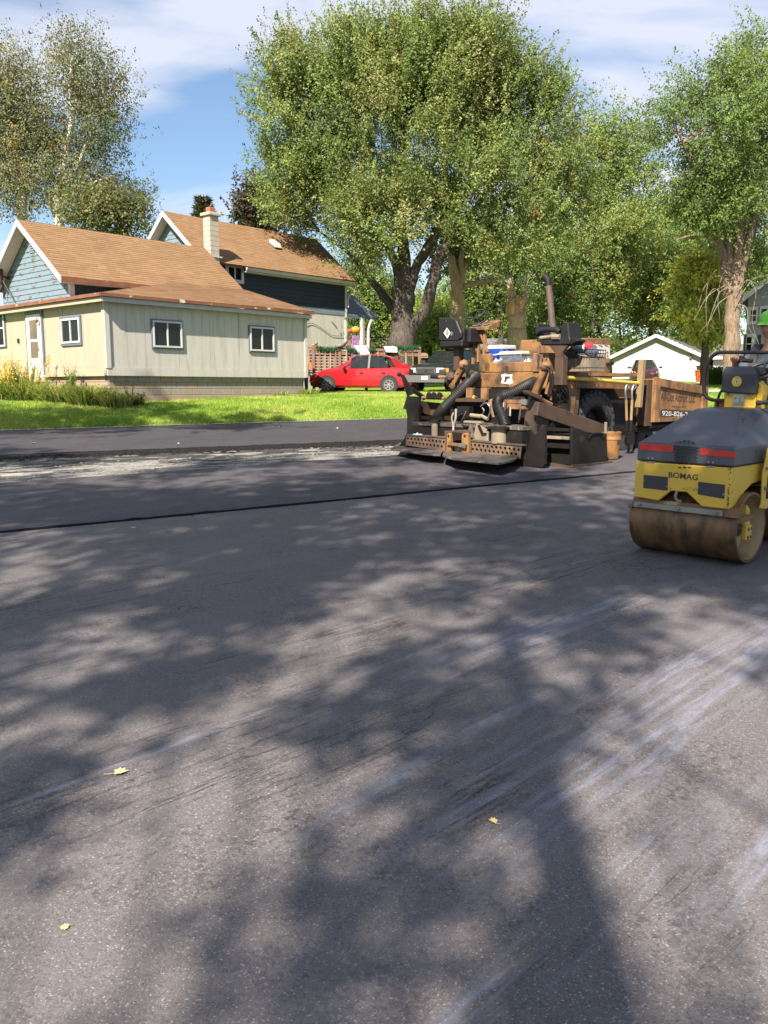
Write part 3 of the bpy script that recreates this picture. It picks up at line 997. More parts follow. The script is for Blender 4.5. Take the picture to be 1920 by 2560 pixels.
mb = MB(); mb.box(UG - .06, UG + .1, WE - .03, WE + .09, 4.4, ZE - .1); hp(mb, 'corner_board', M_white)
ov = .32
def slope_pts(u0, u1, we, wr, ze, zr, ovw):
    p = (zr - ze) / (wr - we)
    return [V(u0, we - ovw, ze - p * ovw + .1), V(u1, we - ovw, ze - p * ovw + .1), V(u1, wr, zr + .1), V(u0, wr, zr + .1)]
roof_plane(slope_pts(UG - .5, UE, WE, WR, ZE, ZR, .3), house, seed=4)
roof_plane([V(UE, WB + .3, ZE - pitch * .3 + .1), V(UG - .5, WB + .3, ZE - pitch * .3 + .1), V(UG - .5, WR, ZR + .1), V(UE, WR, ZR + .1)], house, seed=5)
def rake(u, we, wr, ze, zr, ovw, par=None, w=.2, mat=None):
    p = (zr - ze) / (wr - we)
    for sg in (1, -1):
        e = V(u, wr - sg * (wr - we + ovw), ze - p * ovw - .02); t = V(u, wr, zr - .02)
        mb = MB(); mb.hexa([e + V(0, 0, -w / 2), t + V(0, 0, -w / 2), t + V(.03, 0, -w / 2), e + V(.03, 0, -w / 2), e + V(0, 0, w / 2 + .02), t + V(0, 0, w / 2 + .02), t + V(.03, 0, w / 2 + .02), e + V(.03, 0, w / 2 + .02)])
        hp(mb, 'rake_board', mat or M_white)
        mb = MB(); mb.hexa([e + V(.03, 0, -.02), t + V(.03, 0, -.02), t + V(.48, 0, -.02), e + V(.48, 0, -.02), e + V(.03, 0, 0), t + V(.03, 0, 0), t + V(.48, 0, 0), e + V(.48, 0, 0)])
        hp(mb, 'soffit', M_white)
rake(UG - .53, WE, WR, ZE, ZR, .3)
mb = MB(); mb.box(UG - .5, UE, WE - .36, WE - .302, 5.10, 5.25); hp(mb, 'drip_edge', M_rust)
mb = MB(); mb.box(UG - .4, 4.5, WE - .30, WE - .0, 5.07, 5.10); hp(mb, 'soffit', M_white)
# bracket pole of an old dish by the gable
mb = MB(); q = HF.pix(10, 690, 0, UG - .2); mb.tube([(UG, q.y, q.z - .1), (UG - .3, q.y - .05, q.z)], .035, 6); mb.tube([(UG - .35, q.y - .1, q.z + .25), (UG - .3, q.y + .05, q.z - .3)], .08, 8); mb.tube([(UG - .3, q.y, q.z - .1), (UG - .1, q.y + .25, q.z - .8)], .02, 5); mb.tube([(UG - .3, q.y, q.z - .1), (UG - .1, q.y - .5, q.z - .95)], .02, 5); hp(mb, 'antenna_mount', M_wirem)

# tall rear section
VG, VE, WS, WT, ZS, ZT = 8.63, 16.9, 6.47, 8.85, 7.08, 9.06
vp = (ZT - ZS) / (WT - WS); WX = 2 * WT - WS
mb = MB(); mb.prism([(VG, WS, 1), (VG, WX, 1), (VG, WX, ZS), (VG, WT, ZT - .02), (VG, WS, ZS)], (VE - VG, 0, 0)); hp(mb, 'wall', M_creamr)
rw = house.children[-1]
putd = lambda s_, t, z: (s_, WS - .003 - t, z)
clapboards(lambda z: VG, lambda z: VE - .1, 5.40, ZS - .05, .19, putd, M_darkblue, rw)
mb = MB(); mb.box(VG, VE - .1, WS - .035, WS - .003, 5.20, 5.395); hp(mb, 'band_board', M_bluegable)
x = VE - 4.0
while x < VE - .1:
    grooved(x, min(x + 1.22, VE - .1), 1.6, 5.195, lambda s_, t, z: (s_, WS - t, z), M_creamr); x += 1.22
mb = MB(); mb.box(VE - .1, VE + .03, WS - .05, WS + .0, 1.6, ZS); hp(mb, 'corner_board', M_white)
putv = lambda s_, t, z: (VG - .003 - t, s_, z)
clapboards(lambda z: WS + max(0, (z - ZS) / vp), lambda z: WX - max(0, (z - ZS) / vp), 7.0, ZT - .1, .178, putv, M_bluegable, rw)
roof_plane(slope_pts(VG - .5, VE + .3, WS, WT, ZS, ZT, .4), house, seed=6)
roof_plane([V(VE + .3, WX + .4, ZS - vp * .4 + .1), V(VG - .5, WX + .4, ZS - vp * .4 + .1), V(VG - .5, WT, ZT + .1), V(VE + .3, WT, ZT + .1)], house, seed=7)
rake(VG - .53, WS, WT, ZS, ZT, .4)
# white gutter with downspout
mb = MB()
g0, zg_ = WS - .4, ZS - vp * .4 + .03
mb.prism([(VG + 1.7, g0 - .12, zg_), (VG + 1.7, g0 - .02, zg_ - .12), (VG + 1.7, g0, zg_ - .12), (VG + 1.7, g0, zg_ + .02)], (VE + .3 - VG - 1.7, 0, 0))
hp(mb, 'gutter', M_white)
mb = MB(); mb.box(VG + 1.7, VE + .25, WS - .4, WS - .05, ZS - vp * .4 - .14, ZS - vp * .4 - .11); hp(mb, 'soffit', M_white)
mb = MB(); mb.tube(smooth_path([(VE + .25, g0 - .06, zg_ - .1), (VE + .2, g0 + .02, zg_ - .35), (VE + .1, WS - .08, zg_ - .7), (VE + .08, WS - .08, 5.6)], 4), .04, 6); hp(mb, 'downspout', M_white)
# small window above the lower roof
s0 = HF.pix(566, 685, 1, WS); s1 = HF.pix(603, 685, 1, WS)
window(lambda s_, t, z: (s_, WS - .03 - t, z), s0.x, s1.x, HF.pix(590, 703, 1, WS).z, HF.pix(590, 667, 1, WS).z, trim=.09, trim_mat=M_white)
# roof vent box
for k in range(60):
    q = HF.pix(687, 617, 1, WS + k * .04)
    if q.z <= ZS + vp * (q.y - WS) + .1: break
mb = MB(); mb.hexa([q + V(-.22, -.25, -.08), q + V(.22, -.25, -.08), q + V(.22, .2, .2), q + V(-.22, .2, .2), q + V(-.2, -.2, .12), q + V(.2, -.2, .12), q + V(.2, .12, .36), q + V(-.2, .12, .36)]); hp(mb, 'roof_vent', M_white, bevel=.02)
# chimney of square blocks with cap and clay flue
ch0 = HF.pix(538, 655, 1, 5.95)
cu, cw = ch0.x, 5.95
chb = MB(); chb.box(cu - .21, cu + .21, cw + .01, cw + .43, 5.6, HF.pix(540, 546, 1, 5.95).z - .1)
chim = hp(chb, 'chimney', M_mortar)
ztop = HF.pix(540, 546, 1, cw).z
z = 5.65; i = 0
while z < ztop - .05:
    mb = MB(); mb.box(cu - .225, cu + .225, cw - .005, cw + .445, z, z + .192); mb.build('block', M_conc, chim, bevel=.008); z += .2; i += 1
ztop = z
mb = MB(); mb.box(cu - .31, cu + .31, cw - .09, cw + .53, ztop, ztop + .13); mb.build('cap', M_conc, chim, bevel=.02)
mb = MB(); mb.box(cu - .14, cu + .14, cw + .1, cw + .36, ztop + .13, ztop + .36); mb.build('flue', M_clay, chim, bevel=.02)
mb = MB(); mb.box(cu - .35, cu + .35, cw - .05, cw + .02, 7.0, 7.06); mb.build('flashing', M_trim, chim)

# porch at the far end: gabled roof, beam, post, downspout
pe = HF.pix(930, 797, 0, VE + 1.9); pa = HF.pix(868, 742, 0, VE + 1.9)
q0, q1 = V(VE + .1, pa.y, pa.z), V(VE + 2.0, pe.y, pe.z)
mb = MB(); mb.hexa([V(VE, pa.y, pa.z - .05), V(VE + 2.4, pa.y, pa.z - .05), V(VE + 2.4, pe.y, pe.z - .05), V(VE, pe.y, pe.z - .05), V(VE, pa.y, pa.z + .1), V(VE + 2.4, pa.y, pa.z + .1), V(VE + 2.4, pe.y, pe.z + .1), V(VE, pe.y, pe.z + .1)])
hp(mb, 'porch_roof', M_bluetrim)
mb = MB(); mb.prism([V(VE + .04, pa.y, pa.z - .06), V(VE + .04, pe.y + .2, pe.z - .06), V(VE + .04, pa.y, pe.z - .06)], (.05, 0, 0)); hp(mb, 'porch_gable', M_creamr)
mb = MB(); mb.box(VE + .0, VE + .14, min(pa.y, pe.y) + .15, max(pa.y, pe.y), pe.z - .4, pe.z - .07); hp(mb, 'porch_beam', M_darkblue)
po = HF.pix(905, 830, 0, VE + .1)
mb = MB(); mb.box(VE + .03, VE + .2, po.y - .09, po.y + .09, 1.7, pe.z - .1); hp(mb, 'porch_post', M_trim, bevel=.01)
dp = [HF.pix(x_, y_, 0, VE - .05) for x_, y_ in ((929, 800), (924, 812), (921, 825), (920, 875))]
mb = MB(); mb.tube(dp, .07, 6); hp(mb, 'downspout', M_white)
# slack cable along the cream wall
mb = MB(); mb.tube(smooth_path([HF.pix(x_, y_, 1, WS - .05) for x_, y_ in ((764, 812), (780, 808), (805, 822), (830, 838), (858, 840))], 4), .012, 5); hp(mb, 'cable', M_wirem)
# ------------------------------------------------------------------ cars
M_red = pm('red_car_paint', (.47, .007, .014), (.44, .007, .014), 2, .3, coat=.8)
M_black = pm('black_truck_paint', (.012, .014, .013), (.016, .018, .017), 2, .3, coat=.8)
M_maroon = pm('dark_red_paint', (.05, .01, .014), None, 2, .3, coat=.6)
M_bumper = pm('grey_plastic', (.13, .13, .13), (.10, .10, .10), 5, .6)
M_rub = pm('tyre_rubber', (.028, .027, .027), (.05, .048, .045), 8, .85, bmp=.3)
M_alloy = pm('alloy', (.55, .54, .52), (.45, .44, .43), 6, .35, .8)
M_lamp = pm('headlamp_lens', (.62, .62, .60), (.5, .5, .5), 5, .1)
M_amber = pm('amber_lens', (.80, .30, .03), None, 5, .2)
M_redlens = pm('red_lens', (.35, .01, .015), None, 5, .2)
M_blackp = pm('black_plastic', (.018, .018, .019), (.03, .03, .03), 6, .5)
M_seat = pm('car_seat_fabric', (.16, .155, .15), (.12, .115, .11), 8, .9)
M_plate = pm('plate_white', (.70, .72, .74), (.6, .62, .64), 30, .5)
M_carglass = see_through('car_glass', (.02, .025, .025), .45)

def vehicle(M, label, name, paint, secs, wheels, wr, track, panes, screens, lamps, group=None, lower=None, seats=(), extra=None):
    """secs: (x, half width, bottom, belt, top, half width at the top), nose to tail; x runs forward"""
    r = thing(name, label, 'car' if name != 'pickup_truck' else 'pickup', M, group)
    def ring(s_):
        x, h, zb, zl, zt, ht = s_
        half = [(h * .5, zb), (h - .1, zb), (h - .01, zb + .1), (h + .01, zb + (zl - zb) * .55), (h - .015, zl - .02), (h - .05, zl), (ht, zt - .03), (ht - .1, zt), (ht * .4, zt + .012)]
        return [(x, y, z) for y, z in half] + [(x, -y, z) for y, z in reversed(half)]
    mb = MB(); vs, fs = [], []
    n = 18
    for s_ in secs: vs += ring(s_)
    for i in range(len(secs) - 1):
        for j in range(n):
            fs.append((i * n + j, i * n + (j + 1) % n, (i + 1) * n + (j + 1) % n, (i + 1) * n + j))
    fs += [tuple(range(n)), tuple(range((len(secs) - 1) * n + n - 1, (len(secs) - 1) * n - 1, -1))]
    mb.add(vs, fs)
    # openings for the panes: faces of the upper shell are removed between stations that carry glass
    holes = set(panes.get('open', ()))
    keep, km = [], []
    for idx, f in enumerate(mb.f):
        i, j = divmod(idx, n)
        if idx < (len(secs) - 1) * n and i in holes and j in (5, 11): continue
        if idx < (len(secs) - 1) * n and i in panes.get('wind', ()) and j in (6, 7, 8, 9, 10): continue
        keep.append(f); km.append(0)
    mb.f, mb.m = keep, km
    body = mb.build('body', paint, r, smooth=38)
    def sec_at(x):
        for a, b_ in zip(secs, secs[1:]):
            if a[0] >= x >= b_[0]:
                t = (a[0] - x) / max(1e-6, a[0] - b_[0])
                return [p + (q - p) * t for p, q in zip(a, b_)]
        return list(secs[-1])
    def side(x, t, sg, off=.004):
        s_ = sec_at(x); h0, z0, h1, z1 = s_[1] - .05, s_[3], s_[5], s_[4] - .03
        return V(x, sg * (h0 + (h1 - h0) * t + off), z0 + (z1 - z0) * t)
    for sg in (1, -1):
        for poly in panes['side']:
            mb = MB(); p = [side(x, t, sg, .002) for x, t in poly]
            mb.prism(p, (0, -sg * .012, 0)); mb.build('side_window', M_carglass, body)
        for a, b_ in panes.get('pillars', ()):
            mb = MB(); mb.prism([side(a, .0, sg), side(b_, .0, sg), side(b_, 1, sg), side(a, 1, sg)], (0, -sg * .02, 0)); mb.build('pillar', M_blackp, body)
    for xa, xb in screens:
        a, b_ = sec_at(xa), sec_at(xb)
        mb = MB()
        p = [V(xa, -a[5] + .06, a[4] + .004), V(xa, a[5] - .06, a[4] + .004), V(xb, b_[5] - .09, b_[4] + .004), V(xb, -b_[5] + .09, b_[4] + .004)]
        mb.prism(p, (0, 0, -.012)); mb.build('windscreen', M_carglass, body)
    hwid = max(s_[1] for s_ in secs) + .012
    for x in wheels:
        for sg in (1, -1):
            y = sg * (hwid - .02)
            mb = MB(); mb.lathe([(wr + .07, 0), (wr + .07, .02), (.02, .021)], (x, sg * (hwid - .008), wr + .02), (0, sg, 0), 24); mb.build('wheel_well_shade', M_dark, body)  # dark disc on the body side paints the shade of the wheel well
            w = MB(); w.lathe([(wr * .62, -.17), (wr * .93, -.17), (wr, -.13), (wr, .0), (wr * .95, .04), (wr * .68, .045), (wr * .64, .03)], (x, y, wr), (0, sg, 0), 28)
            wo = w.build('wheel', M_rub, r, smooth=40)
            m2 = MB(); m2.lathe([(wr * .66, .036), (wr * .6, .04), (wr * .58, .0), (.02, -.01)], (x, y, wr), (0, sg, 0), 24)
            m2.build('rim_bowl', M_bumper, wo, smooth=40)
            m3 = MB(); m3.lathe([(wr * .66, .03), (wr * .66, .046), (wr * .58, .046), (wr * .58, .03)], (x, y, wr), (0, sg, 0), 24)
            for k in range(7):
                t = 2 * PI * k / 7
                for dt in (-.12, .12):
                    d = V(math.cos(t + dt), 0, math.sin(t + dt)); e = V(math.cos(t), 0, math.sin(t))
                    m3.bar(V(x, y + sg * .03, wr) + e * .03, V(x, y + sg * .038, wr) + d * wr * .6, .022, .02, up=(0, 1, 0))
            m3.lathe([(.06, .02), (.06, .045), (.001, .05)], (x, y, wr), (0, sg, 0), 10)
            m3.build('rim', M_alloy, wo)
    for nm, mt, pts, ext in lamps:
        mb = MB(); mb.prism(pts, ext); mb.build(nm, mt, body, bevel=.008)
    for x in seats:
        for y in (.36, -.36):
            mb = MB(); mb.box(x - .12, x, y - .24, y + .24, .5, 1.08); mb.box(x - .1, x, y - .12, y + .12, 1.09, 1.27); mb.build('car_seat', M_seat, body, bevel=.03)
    if extra: extra(r, body, side)
    return r

# red saloon beside the house
cf = Vector((-.97, .22)).normalized()
def ground_frame(cx, cy, f, wb):
    ang = math.atan2(f.y, f.x)
    zf, zr = gz(cx + f.x * wb / 2, cy + f.y * wb / 2), gz(cx - f.x * wb / 2, cy - f.y * wb / 2)
    l = Vector((-f.y, f.x))
    zl, zq = gz(cx + l.x * .75, cy + l.y * .75), gz(cx - l.x * .75, cy - l.y * .75)
    return Fr((cx, cy, (zf + zr) / 2 + .0), ang, math.atan2(zl - zq, 1.5), -math.atan2(zf - zr, wb))
CF = ground_frame(-.87, 35.1, cf, 2.62)
cs_ = [(2.17, .55, .34, .55, .58, .5), (2.1, .70, .26, .62, .66, .6), (1.85, .80, .20, .72, .77, .66), (1.3, .845, .19, .82, .90, .70), (.95, .85, .19, .87, .95, .72), (.35, .85, .19, .90, 1.30, .62), (.10, .85, .19, .91, 1.415, .57), (-.45, .85, .19, .92, 1.44, .57), (-1.0, .85, .19, .93, 1.40, .57), (-1.35, .85, .19, .94, 1.30, .57), (-1.72, .845, .2, .95, 1.07, .62), (-1.95, .83, .24, .94, 1.0, .66), (-2.2, .74, .30, .88, .93, .6), (-2.24, .66, .36, .7, .75, .55)]
cs_ = [(x, h, zb, zl * 1.06, zt * 1.07, ht) for x, h, zb, zl, zt, ht in cs_]
def red_extra(r, body, side):
    for sg in (1, -1):
        mb = MB(); mb.blob((.55, sg * .98, 1.0), (.07, .11, .075), 3, .05); mb.bar((.6, sg * .85, .95), (.56, sg * .95, .98), .05, .05); mb.build('wing_mirror', M_blackp, r)
        for x in (-.12, -1.05):
            mb = MB(); mb.lathe([(.075, 0), (.07, .01)], (x, sg * .856, .78), (0, sg, 0), 12); mb.bar((x - .1, sg * .885, .795), (x + .06, sg * .885, .795), .02, .035); mb.build('door_handle', M_blackp, r)
        for x in (.62, -.35, -1.28):
            mb = MB(); mb.box(x - .004, x + .004, sg * .85 - .016, sg * .85 + .016, .3, .9); mb.build('door_gap', M_blackp, r)
        mb = MB(); mb.box(-1.2, .65, sg * .855 - .016, sg * .855 + .016, .47, .53); mb.build('side_moulding', M_red, r, bevel=.008)
    mb = MB(); mb.box(2.02, 2.16, -.5, .5, .3, .4); mb.build('grille', M_blackp, r)
red_side = [[(.72, .04), (.26, .78), (.10, .93), (-.38, .95), (-.38, .04)], [(-.48, .04), (-.48, .95), (-1.0, .93), (-1.26, .06)], [(-1.34, .06), (-1.1, .9), (-1.33, .8), (-1.62, .1)]]
lampsr = []
for sg in (1, -1):
    lampsr.append(('headlight', M_lamp, [(2.13, sg * .62, .55), (1.78, sg * .815, .62), (1.72, sg * .81, .745), (2.08, sg * .62, .68)], (.0, sg * .03, .01)))
    lampsr.append(('indicator', M_amber, [(2.04, sg * .74, .42), (1.9, sg * .80, .42), (1.9, sg * .80, .46), (2.04, sg * .74, .46)], (0, sg * .02, 0)))
    lampsr.append(('tail_light', M_redlens, [(-2.22, sg * .70, .62), (-2.0, sg * .83, .66), (-1.98, sg * .82, .88), (-2.19, sg * .70, .85)], (0, sg * .02, 0)))
vehicle(CF.M, 'bright red four-door saloon parked beside the cream house', 'parked_car', M_red, cs_, (1.33, -1.29), .31, .80, {'side': red_side, 'open': (5, 6, 7, 8), 'wind': (4, 5), 'pillars': ((-.39, -.47),)}, [(.93, .14), (-1.38, -1.70)], lampsr, seats=(-.25, -1.05), extra=red_extra)

# black pickup facing the road
tf = Vector((-.5, -.87)).normalized()
TF = ground_frame(2.92, 35.6, tf, 3.0)
ts = [(2.5, .72, .50, .88, .92, .66), (2.44, .80, .46, .98, 1.02, .72), (2.2, .84, .45, 1.05, 1.12, .74), (1.3, .86, .45, 1.12, 1.2, .76), (1.15, .86, .45, 1.13, 1.22, .76), (.55, .86, .45, 1.15, 1.68, .66), (.3, .86, .45, 1.15, 1.745, .64), (-.6, .86, .45, 1.15, 1.745, .64), (-.72, .86, .45, 1.15, 1.72, .66), (-.74, .86, .45, 1.13, 1.16, .8), (-2.4, .86, .5, 1.12, 1.15, .82), (-2.45, .84, .52, 1.0, 1.1, .8)]
lt = []
for sg in (1, -1):
    lt.append(('headlight', M_lamp, [(2.47, sg * .46, .80), (2.40, sg * .72, .80), (2.40, sg * .72, .99), (2.47, sg * .46, .99)], (.06, 0, 0)))
    lt.append(('indicator', M_amber, [(2.42, sg * .725, .80), (2.24, sg * .865, .82), (2.22, sg * .865, .97), (2.41, sg * .725, .99)], (.04, sg * .02, 0)))
lt.append(('grille', M_bumper, [(2.46, -.44, .76), (2.46, .44, .76), (2.46, .40, 1.0), (2.46, -.40, 1.0)], (.07, 0, 0)))
lt.append(('front_bumper', M_bumper, [(2.36, -.86, .42), (2.36, .86, .42), (2.36, .88, .70), (2.36, -.88, .70)], (.26, 0, 0)))
lt.append(('number_plate', M_plate, [(2.622, -.15, .52), (2.622, .15, .52), (2.622, .15, .67), (2.622, -.15, .67)], (.012, 0, 0)))
def truck_extra(r, body, side):
    for sg in (1, -1):
        mb = MB(); mb.box(.72, .86, sg * 1.0 - .12, sg * 1.0 + .12, 1.12, 1.3); mb.bar((.75, sg * .85, 1.13), (.78, sg * .95, 1.16), .04, .04); mb.build('wing_mirror', M_blackp, r, bevel=.03)
    mb = MB()
    for i in range(5): mb.box(2.532, 2.545, -.38, .38, .79 + i * .04, .805 + i * .04)
    mb.lathe([(.075, 0), (.07, .012), (.0, .014)], (2.535, 0, .88), (1, 0, 0), 14); mb.build('grille_bars', M_blackp, r)
vehicle(TF.M, 'black pickup truck with pale headlights facing the road behind the paver', 'pickup_truck', M_black, ts, (1.62, -1.4), .36, .80, {'side': [[(1.0, .05), (.52, .9), (.3, .95), (-.45, .95), (-.45, .05)]], 'open': (5, 6), 'wind': (4, 5)}, [(1.12, .56)], lt, seats=(-.2,), extra=truck_extra)
# dark red car in front of the garage
sf = Vector((-.25, -.97)).normalized()
SF = ground_frame(17.2, 55.5, sf, 2.6)
s2 = [(x, h * 1.0, zb, zl * .97, zt * .97, ht) for x, h, zb, zl, zt, ht in cs_]
vehicle(SF.M, 'dark red car parked by the white garage, mostly hidden behind the paver', 'parked_car', M_maroon, s2, (1.33, -1.29), .31, .80, {'side': red_side, 'open': (5, 6, 7, 8), 'wind': (4, 5)}, [(.93, .14), (-1.38, -1.70)], lampsr[:4], seats=(-.25,), extra=lambda r, b, s_: [(MB().blob((.55, sg * .98, .98), (.07, .13, .075), 3, .05)).build('wing_mirror', M_blackp, r) for sg in (1, -1)])

# ------------------------------------------------------------------ deck railing and what hangs on it
M_wood = pm('brown_deck_wood', (.23, .125, .075), (.17, .09, .055), 5, .8, stretch=(1, 1, 6), bmp=.3)
M_wood2 = pm('grey_tan_wood', (.34, .24, .155), (.26, .18, .115), 5, .8, stretch=(1, 1, 6), bmp=.3)
DK = Fr((-3.6, 36.6, 0), math.atan2(-.6, 6.0))
gd = lambda x: gz(DK.w(x, 0, 0).x, DK.w(x, 0, 0).y)
deck = thing('deck_railing', 'brown wooden deck railing with square balusters behind the red car', 'railing', DK.M)
LEN = 5.2
zr_ = lambda x: DK.pix(765, 866, 1, 0).z + (x / LEN) * (DK.pix(1055, 875, 1, 0).z - DK.pix(765, 866, 1, 0).z)
mb = MB(); mb.bar((-.1, 0, zr_(0) - .04), (LEN, 0, zr_(LEN) - .04), .14, .09); mb.build('top_rail', M_wood, deck)
mb = MB(); mb.bar((-.1, 0.02, zr_(0) - .2), (LEN, .02, zr_(LEN) - .2), .04, .14); mb.build('rail_board', M_wood, deck)
mb = MB(); mb.bar((-.1, 0, zr_(0) - 1.35), (LEN, 0, zr_(LEN) - 1.35), .06, .14); mb.build('lower_rail', M_wood, deck)
for i in range(5):
    x = .55 + i * 1.15
    mb = MB(); mb.box(x - .06, x + .06, -.06, .06, gd(x), zr_(x) + .06); mb.build('post', M_wood, deck)
    mb = MB(); mb.hexa([(x - .08, -.08, zr_(x) + .06), (x + .08, -.08, zr_(x) + .06), (x + .08, .08, zr_(x) + .06), (x - .08, .08, zr_(x) + .06), (x - .04, -.04, zr_(x) + .14), (x + .04, -.04, zr_(x) + .14), (x + .04, .04, zr_(x) + .14), (x - .04, .04, zr_(x) + .14)]); mb.build('post_cap', M_wood2, deck)
x = .12
i = 0
while x < LEN:
    if abs((x - .55) % 1.15) > .1:
        mb = MB(); mb.box(x - .028, x + .028, -.075, -.035, zr_(x) - 1.5, zr_(x) - .12); mb.build('baluster', M_wood2 if (i % 3) else M_wood, deck)
    x += .235 if x < 2.4 else .3; i += 1
for i in range(8):
    mb = MB(); z = zr_(1) - .34 - i * .125; mb.bar((.2, .12, z), (2.2, .12, z - .02), .02, .08); mb.build('slat', M_wood, deck)
# green garlands on the rail
M_garland = plain_leaf('garland_green', (.025, .11, .05))
def garland(pts, label):
    g = np.random.default_rng(len(label))
    pts = [DK.w(*p) for p in smooth_path(pts, 8)]
    P_ = np.array([tuple(p) for p in pts])
    def fn(g_, n):
        k = g_.integers(0, len(P_) - 1, n); t = g_.random((n, 1))
        return P_[k] * (1 - t) + P_[k + 1] * t + g_.normal(0, .045, (n, 3)) + np.array([0, 0, -.03])
    o = blades('garland', 900, 5, fn, .03, .08, [M_garland], .02)
    return tag(o, label, 'garland', 'green garlands on the deck rail')
garland([(.7, -.08, zr_(1) - .02), (1.2, -.1, zr_(1) - .1), (1.7, -.08, zr_(1) - .05)], 'short green garland left of the dark drooping cover')
garland([(2.0, -.08, zr_(2) + .02), (2.4, -.12, zr_(2) - .16), (2.9, -.1, zr_(2) - .2), (3.2, -.08, zr_(3))], 'green garland swagged left of the floral cloth')
garland([(4.1, -.06, zr_(4) + .1), (4.6, -.08, zr_(5) + .06), (5.15, -.06, zr_(5) + .12)], 'long straight green garland above the right balusters')
garland([(3.75, -.08, zr_(4) + .06), (3.78, -.1, zr_(4) - .2), (3.72, -.1, zr_(4) - .45)], 'green garland hanging down beside the white board')
# cloths and boards draped over the rail
def flower_cloth():
    m, nt, b = nodes('floral_cloth')
    P_ = mapped(nt)
    col = mixc(nt, step(nt, noise(nt, P_, 9, 3), .57, .63), (.72, .68, .62), (.62, .30, .34))
    col = mixc(nt, step(nt, noise(nt, mapped(nt, loc=(5, 0, 2)), 11, 3), .58, .63), col, (.34, .42, .24))
    nt.links.new(col, b.inputs['Base Color']); b.inputs['Roughness'].default_value = .9
    return m
def cloth(name, x0, x1, zt_, drop, mat, label, cat, lean=.25):
    vs, fs = [], []
    n = 14
    for j, t in enumerate((0, .33, .66, 1)):
        for i in range(n + 1):
            x = x0 + (x1 - x0) * i / n
            vs.append((x + lean * t, -.12 - .1 * t + .03 * math.sin(i * 1.3 + t), zt_ - drop * t + .012 * math.sin(i * 2.1)))
    for j in range(3):
        for i in range(n): fs.append((j * (n + 1) + i, j * (n + 1) + i + 1, (j + 2 - 1) * (n + 1) + i + 1, (j + 1) * (n + 1) + i))
    mb = MB(); mb.add(vs, fs)
    o = mb.build(name, mat, smooth=180, M=DK.M)
    md = o.modifiers.new('thick', 'SOLIDIFY'); md.thickness = .012
    return tag(o, label, cat)
q0, q1 = DK.pix(886, 866, 1, -.1), DK.pix(932, 870, 1, -.1)
cloth('draped_cloth', q0.x, q1.x - .3, q0.z + .03, .42, flower_cloth(), 'white cloth with pink flowers draped over the deck rail', 'cloth')
q0, q1 = DK.pix(958, 867, 1, -.2), DK.pix(992, 868, 1, -.2)
mb = MB(); mb.hexa([q0 + V(.15, -.25, -.25), q1 + V(.05, -.25, -.25), q1 + V(0, .15, 0), q0 + V(0, .15, 0), q0 + V(.15, -.27, -.2), q1 + V(.05, -.27, -.2), q1 + V(0, .13, .04), q0 + V(0, .13, .04)])
tag(mb.build('white_board', M_white, M=DK.M, bevel=.01), 'tilted white board lying on the deck rail', 'board')
# hanging orange decorations and purple streamers
M_orange = pm('orange_paper', (.80, .24, .015), (.72, .30, .04), 6, .6)
M_orred = pm('orange_red_paper', (.72, .10, .03), None, 6, .6)
M_purple = pm('purple_ribbon', (.22, .07, .26), (.30, .16, .36), 6, .7)
M_maroonr = pm('maroon_ribbon', (.10, .018, .03), None, 6, .7)
def lantern(px, py, rpx, mat, label, squash=.8):
    Y = 40.0; c = at(px, py, Y); r_ = rpx * Y / FOC
    t = thing('hanging_pumpkin', label, 'decoration', Matrix.Translation(c), 'orange paper pumpkins hanging from the porch')
    mb = MB(); vs, fs = [], []
    n, k = 24, 9
    for i in range(k + 1):
        th = PI * i / k
        for j in range(n):
            f = 2 * PI * j / n; rr = r_ * math.sin(th) * (1 + .06 * math.cos(f * 8))
            vs.append((rr * math.cos(f), rr * math.sin(f), r_ * squash * math.cos(th)))
    for i in range(k):
        for j in range(n): fs.append((i * n + j, (i + 1) * n + j, (i + 1) * n + (j + 1) % n, i * n + (j + 1) % n))
    mb.add(vs, fs); mb.build('pumpkin_body', mat, t, smooth=180)
    mb = MB(); mb.tube([(0, 0, r_ * squash), (.02, 0, r_ * squash + .18)], [.05, .02], 6); mb.tube([(.02, 0, r_ * squash + .15), (.02, 0, r_ * squash + .45)], .008, 4); mb.build('stalk', M_garland, t)
lantern(889, 825, 11, M_orange, 'large orange paper pumpkin hanging under the porch roof')
lantern(875, 827, 6, M_orred, 'small orange-red paper pumpkin hanging beside the large one')
def streamers(px, mats, label, n):
    Y = 40.0; t = thing('streamer', label, 'streamer', Matrix.Translation(at(px, 838, Y)))
    for i in range(n):
        x = (i - n / 2) * .07; mb = MB()
        L_ = rnd.uniform(.8, 1.3)
        for a in range(6): mb.box(x + .02 * math.sin(a), x + .045 + .02 * math.sin(a), -.004 + .02 * math.sin(a * 1.7), .004 + .02 * math.sin(a * 1.7), -L_ * (a + 1) / 6, -L_ * a / 6)
        mb.build('ribbon', mats[i % len(mats)], t)
streamers(889, [M_purple], 'purple paper streamers hanging below the large orange pumpkin', 5)
streamers(873, [M_maroonr], 'dark maroon streamers hanging below the small pumpkin', 3)
q = DK.pix(790, 858, 1, 0)
mb = MB(); mb.blob((q.x, -.02, q.z), .09, 4, .1); tag(mb.build('ornament', M_wood2, M=DK.M), 'round brown ornament standing on the left of the deck rail', 'ornament')
mb = MB(); vs = []
qa = [DK.pix(x_, y_, 1, -.12) for x_, y_ in ((842, 868), (858, 864), (869, 852))]
mb.tube(smooth_path(qa, 6), [.02 + .05 * math.sin(i / 12 * PI) for i in range(13)], 6); tag(mb.build('dark_cover', M_blackp, M=DK.M), 'dark folded cover slumped over the deck rail by the cream wall', 'cover')

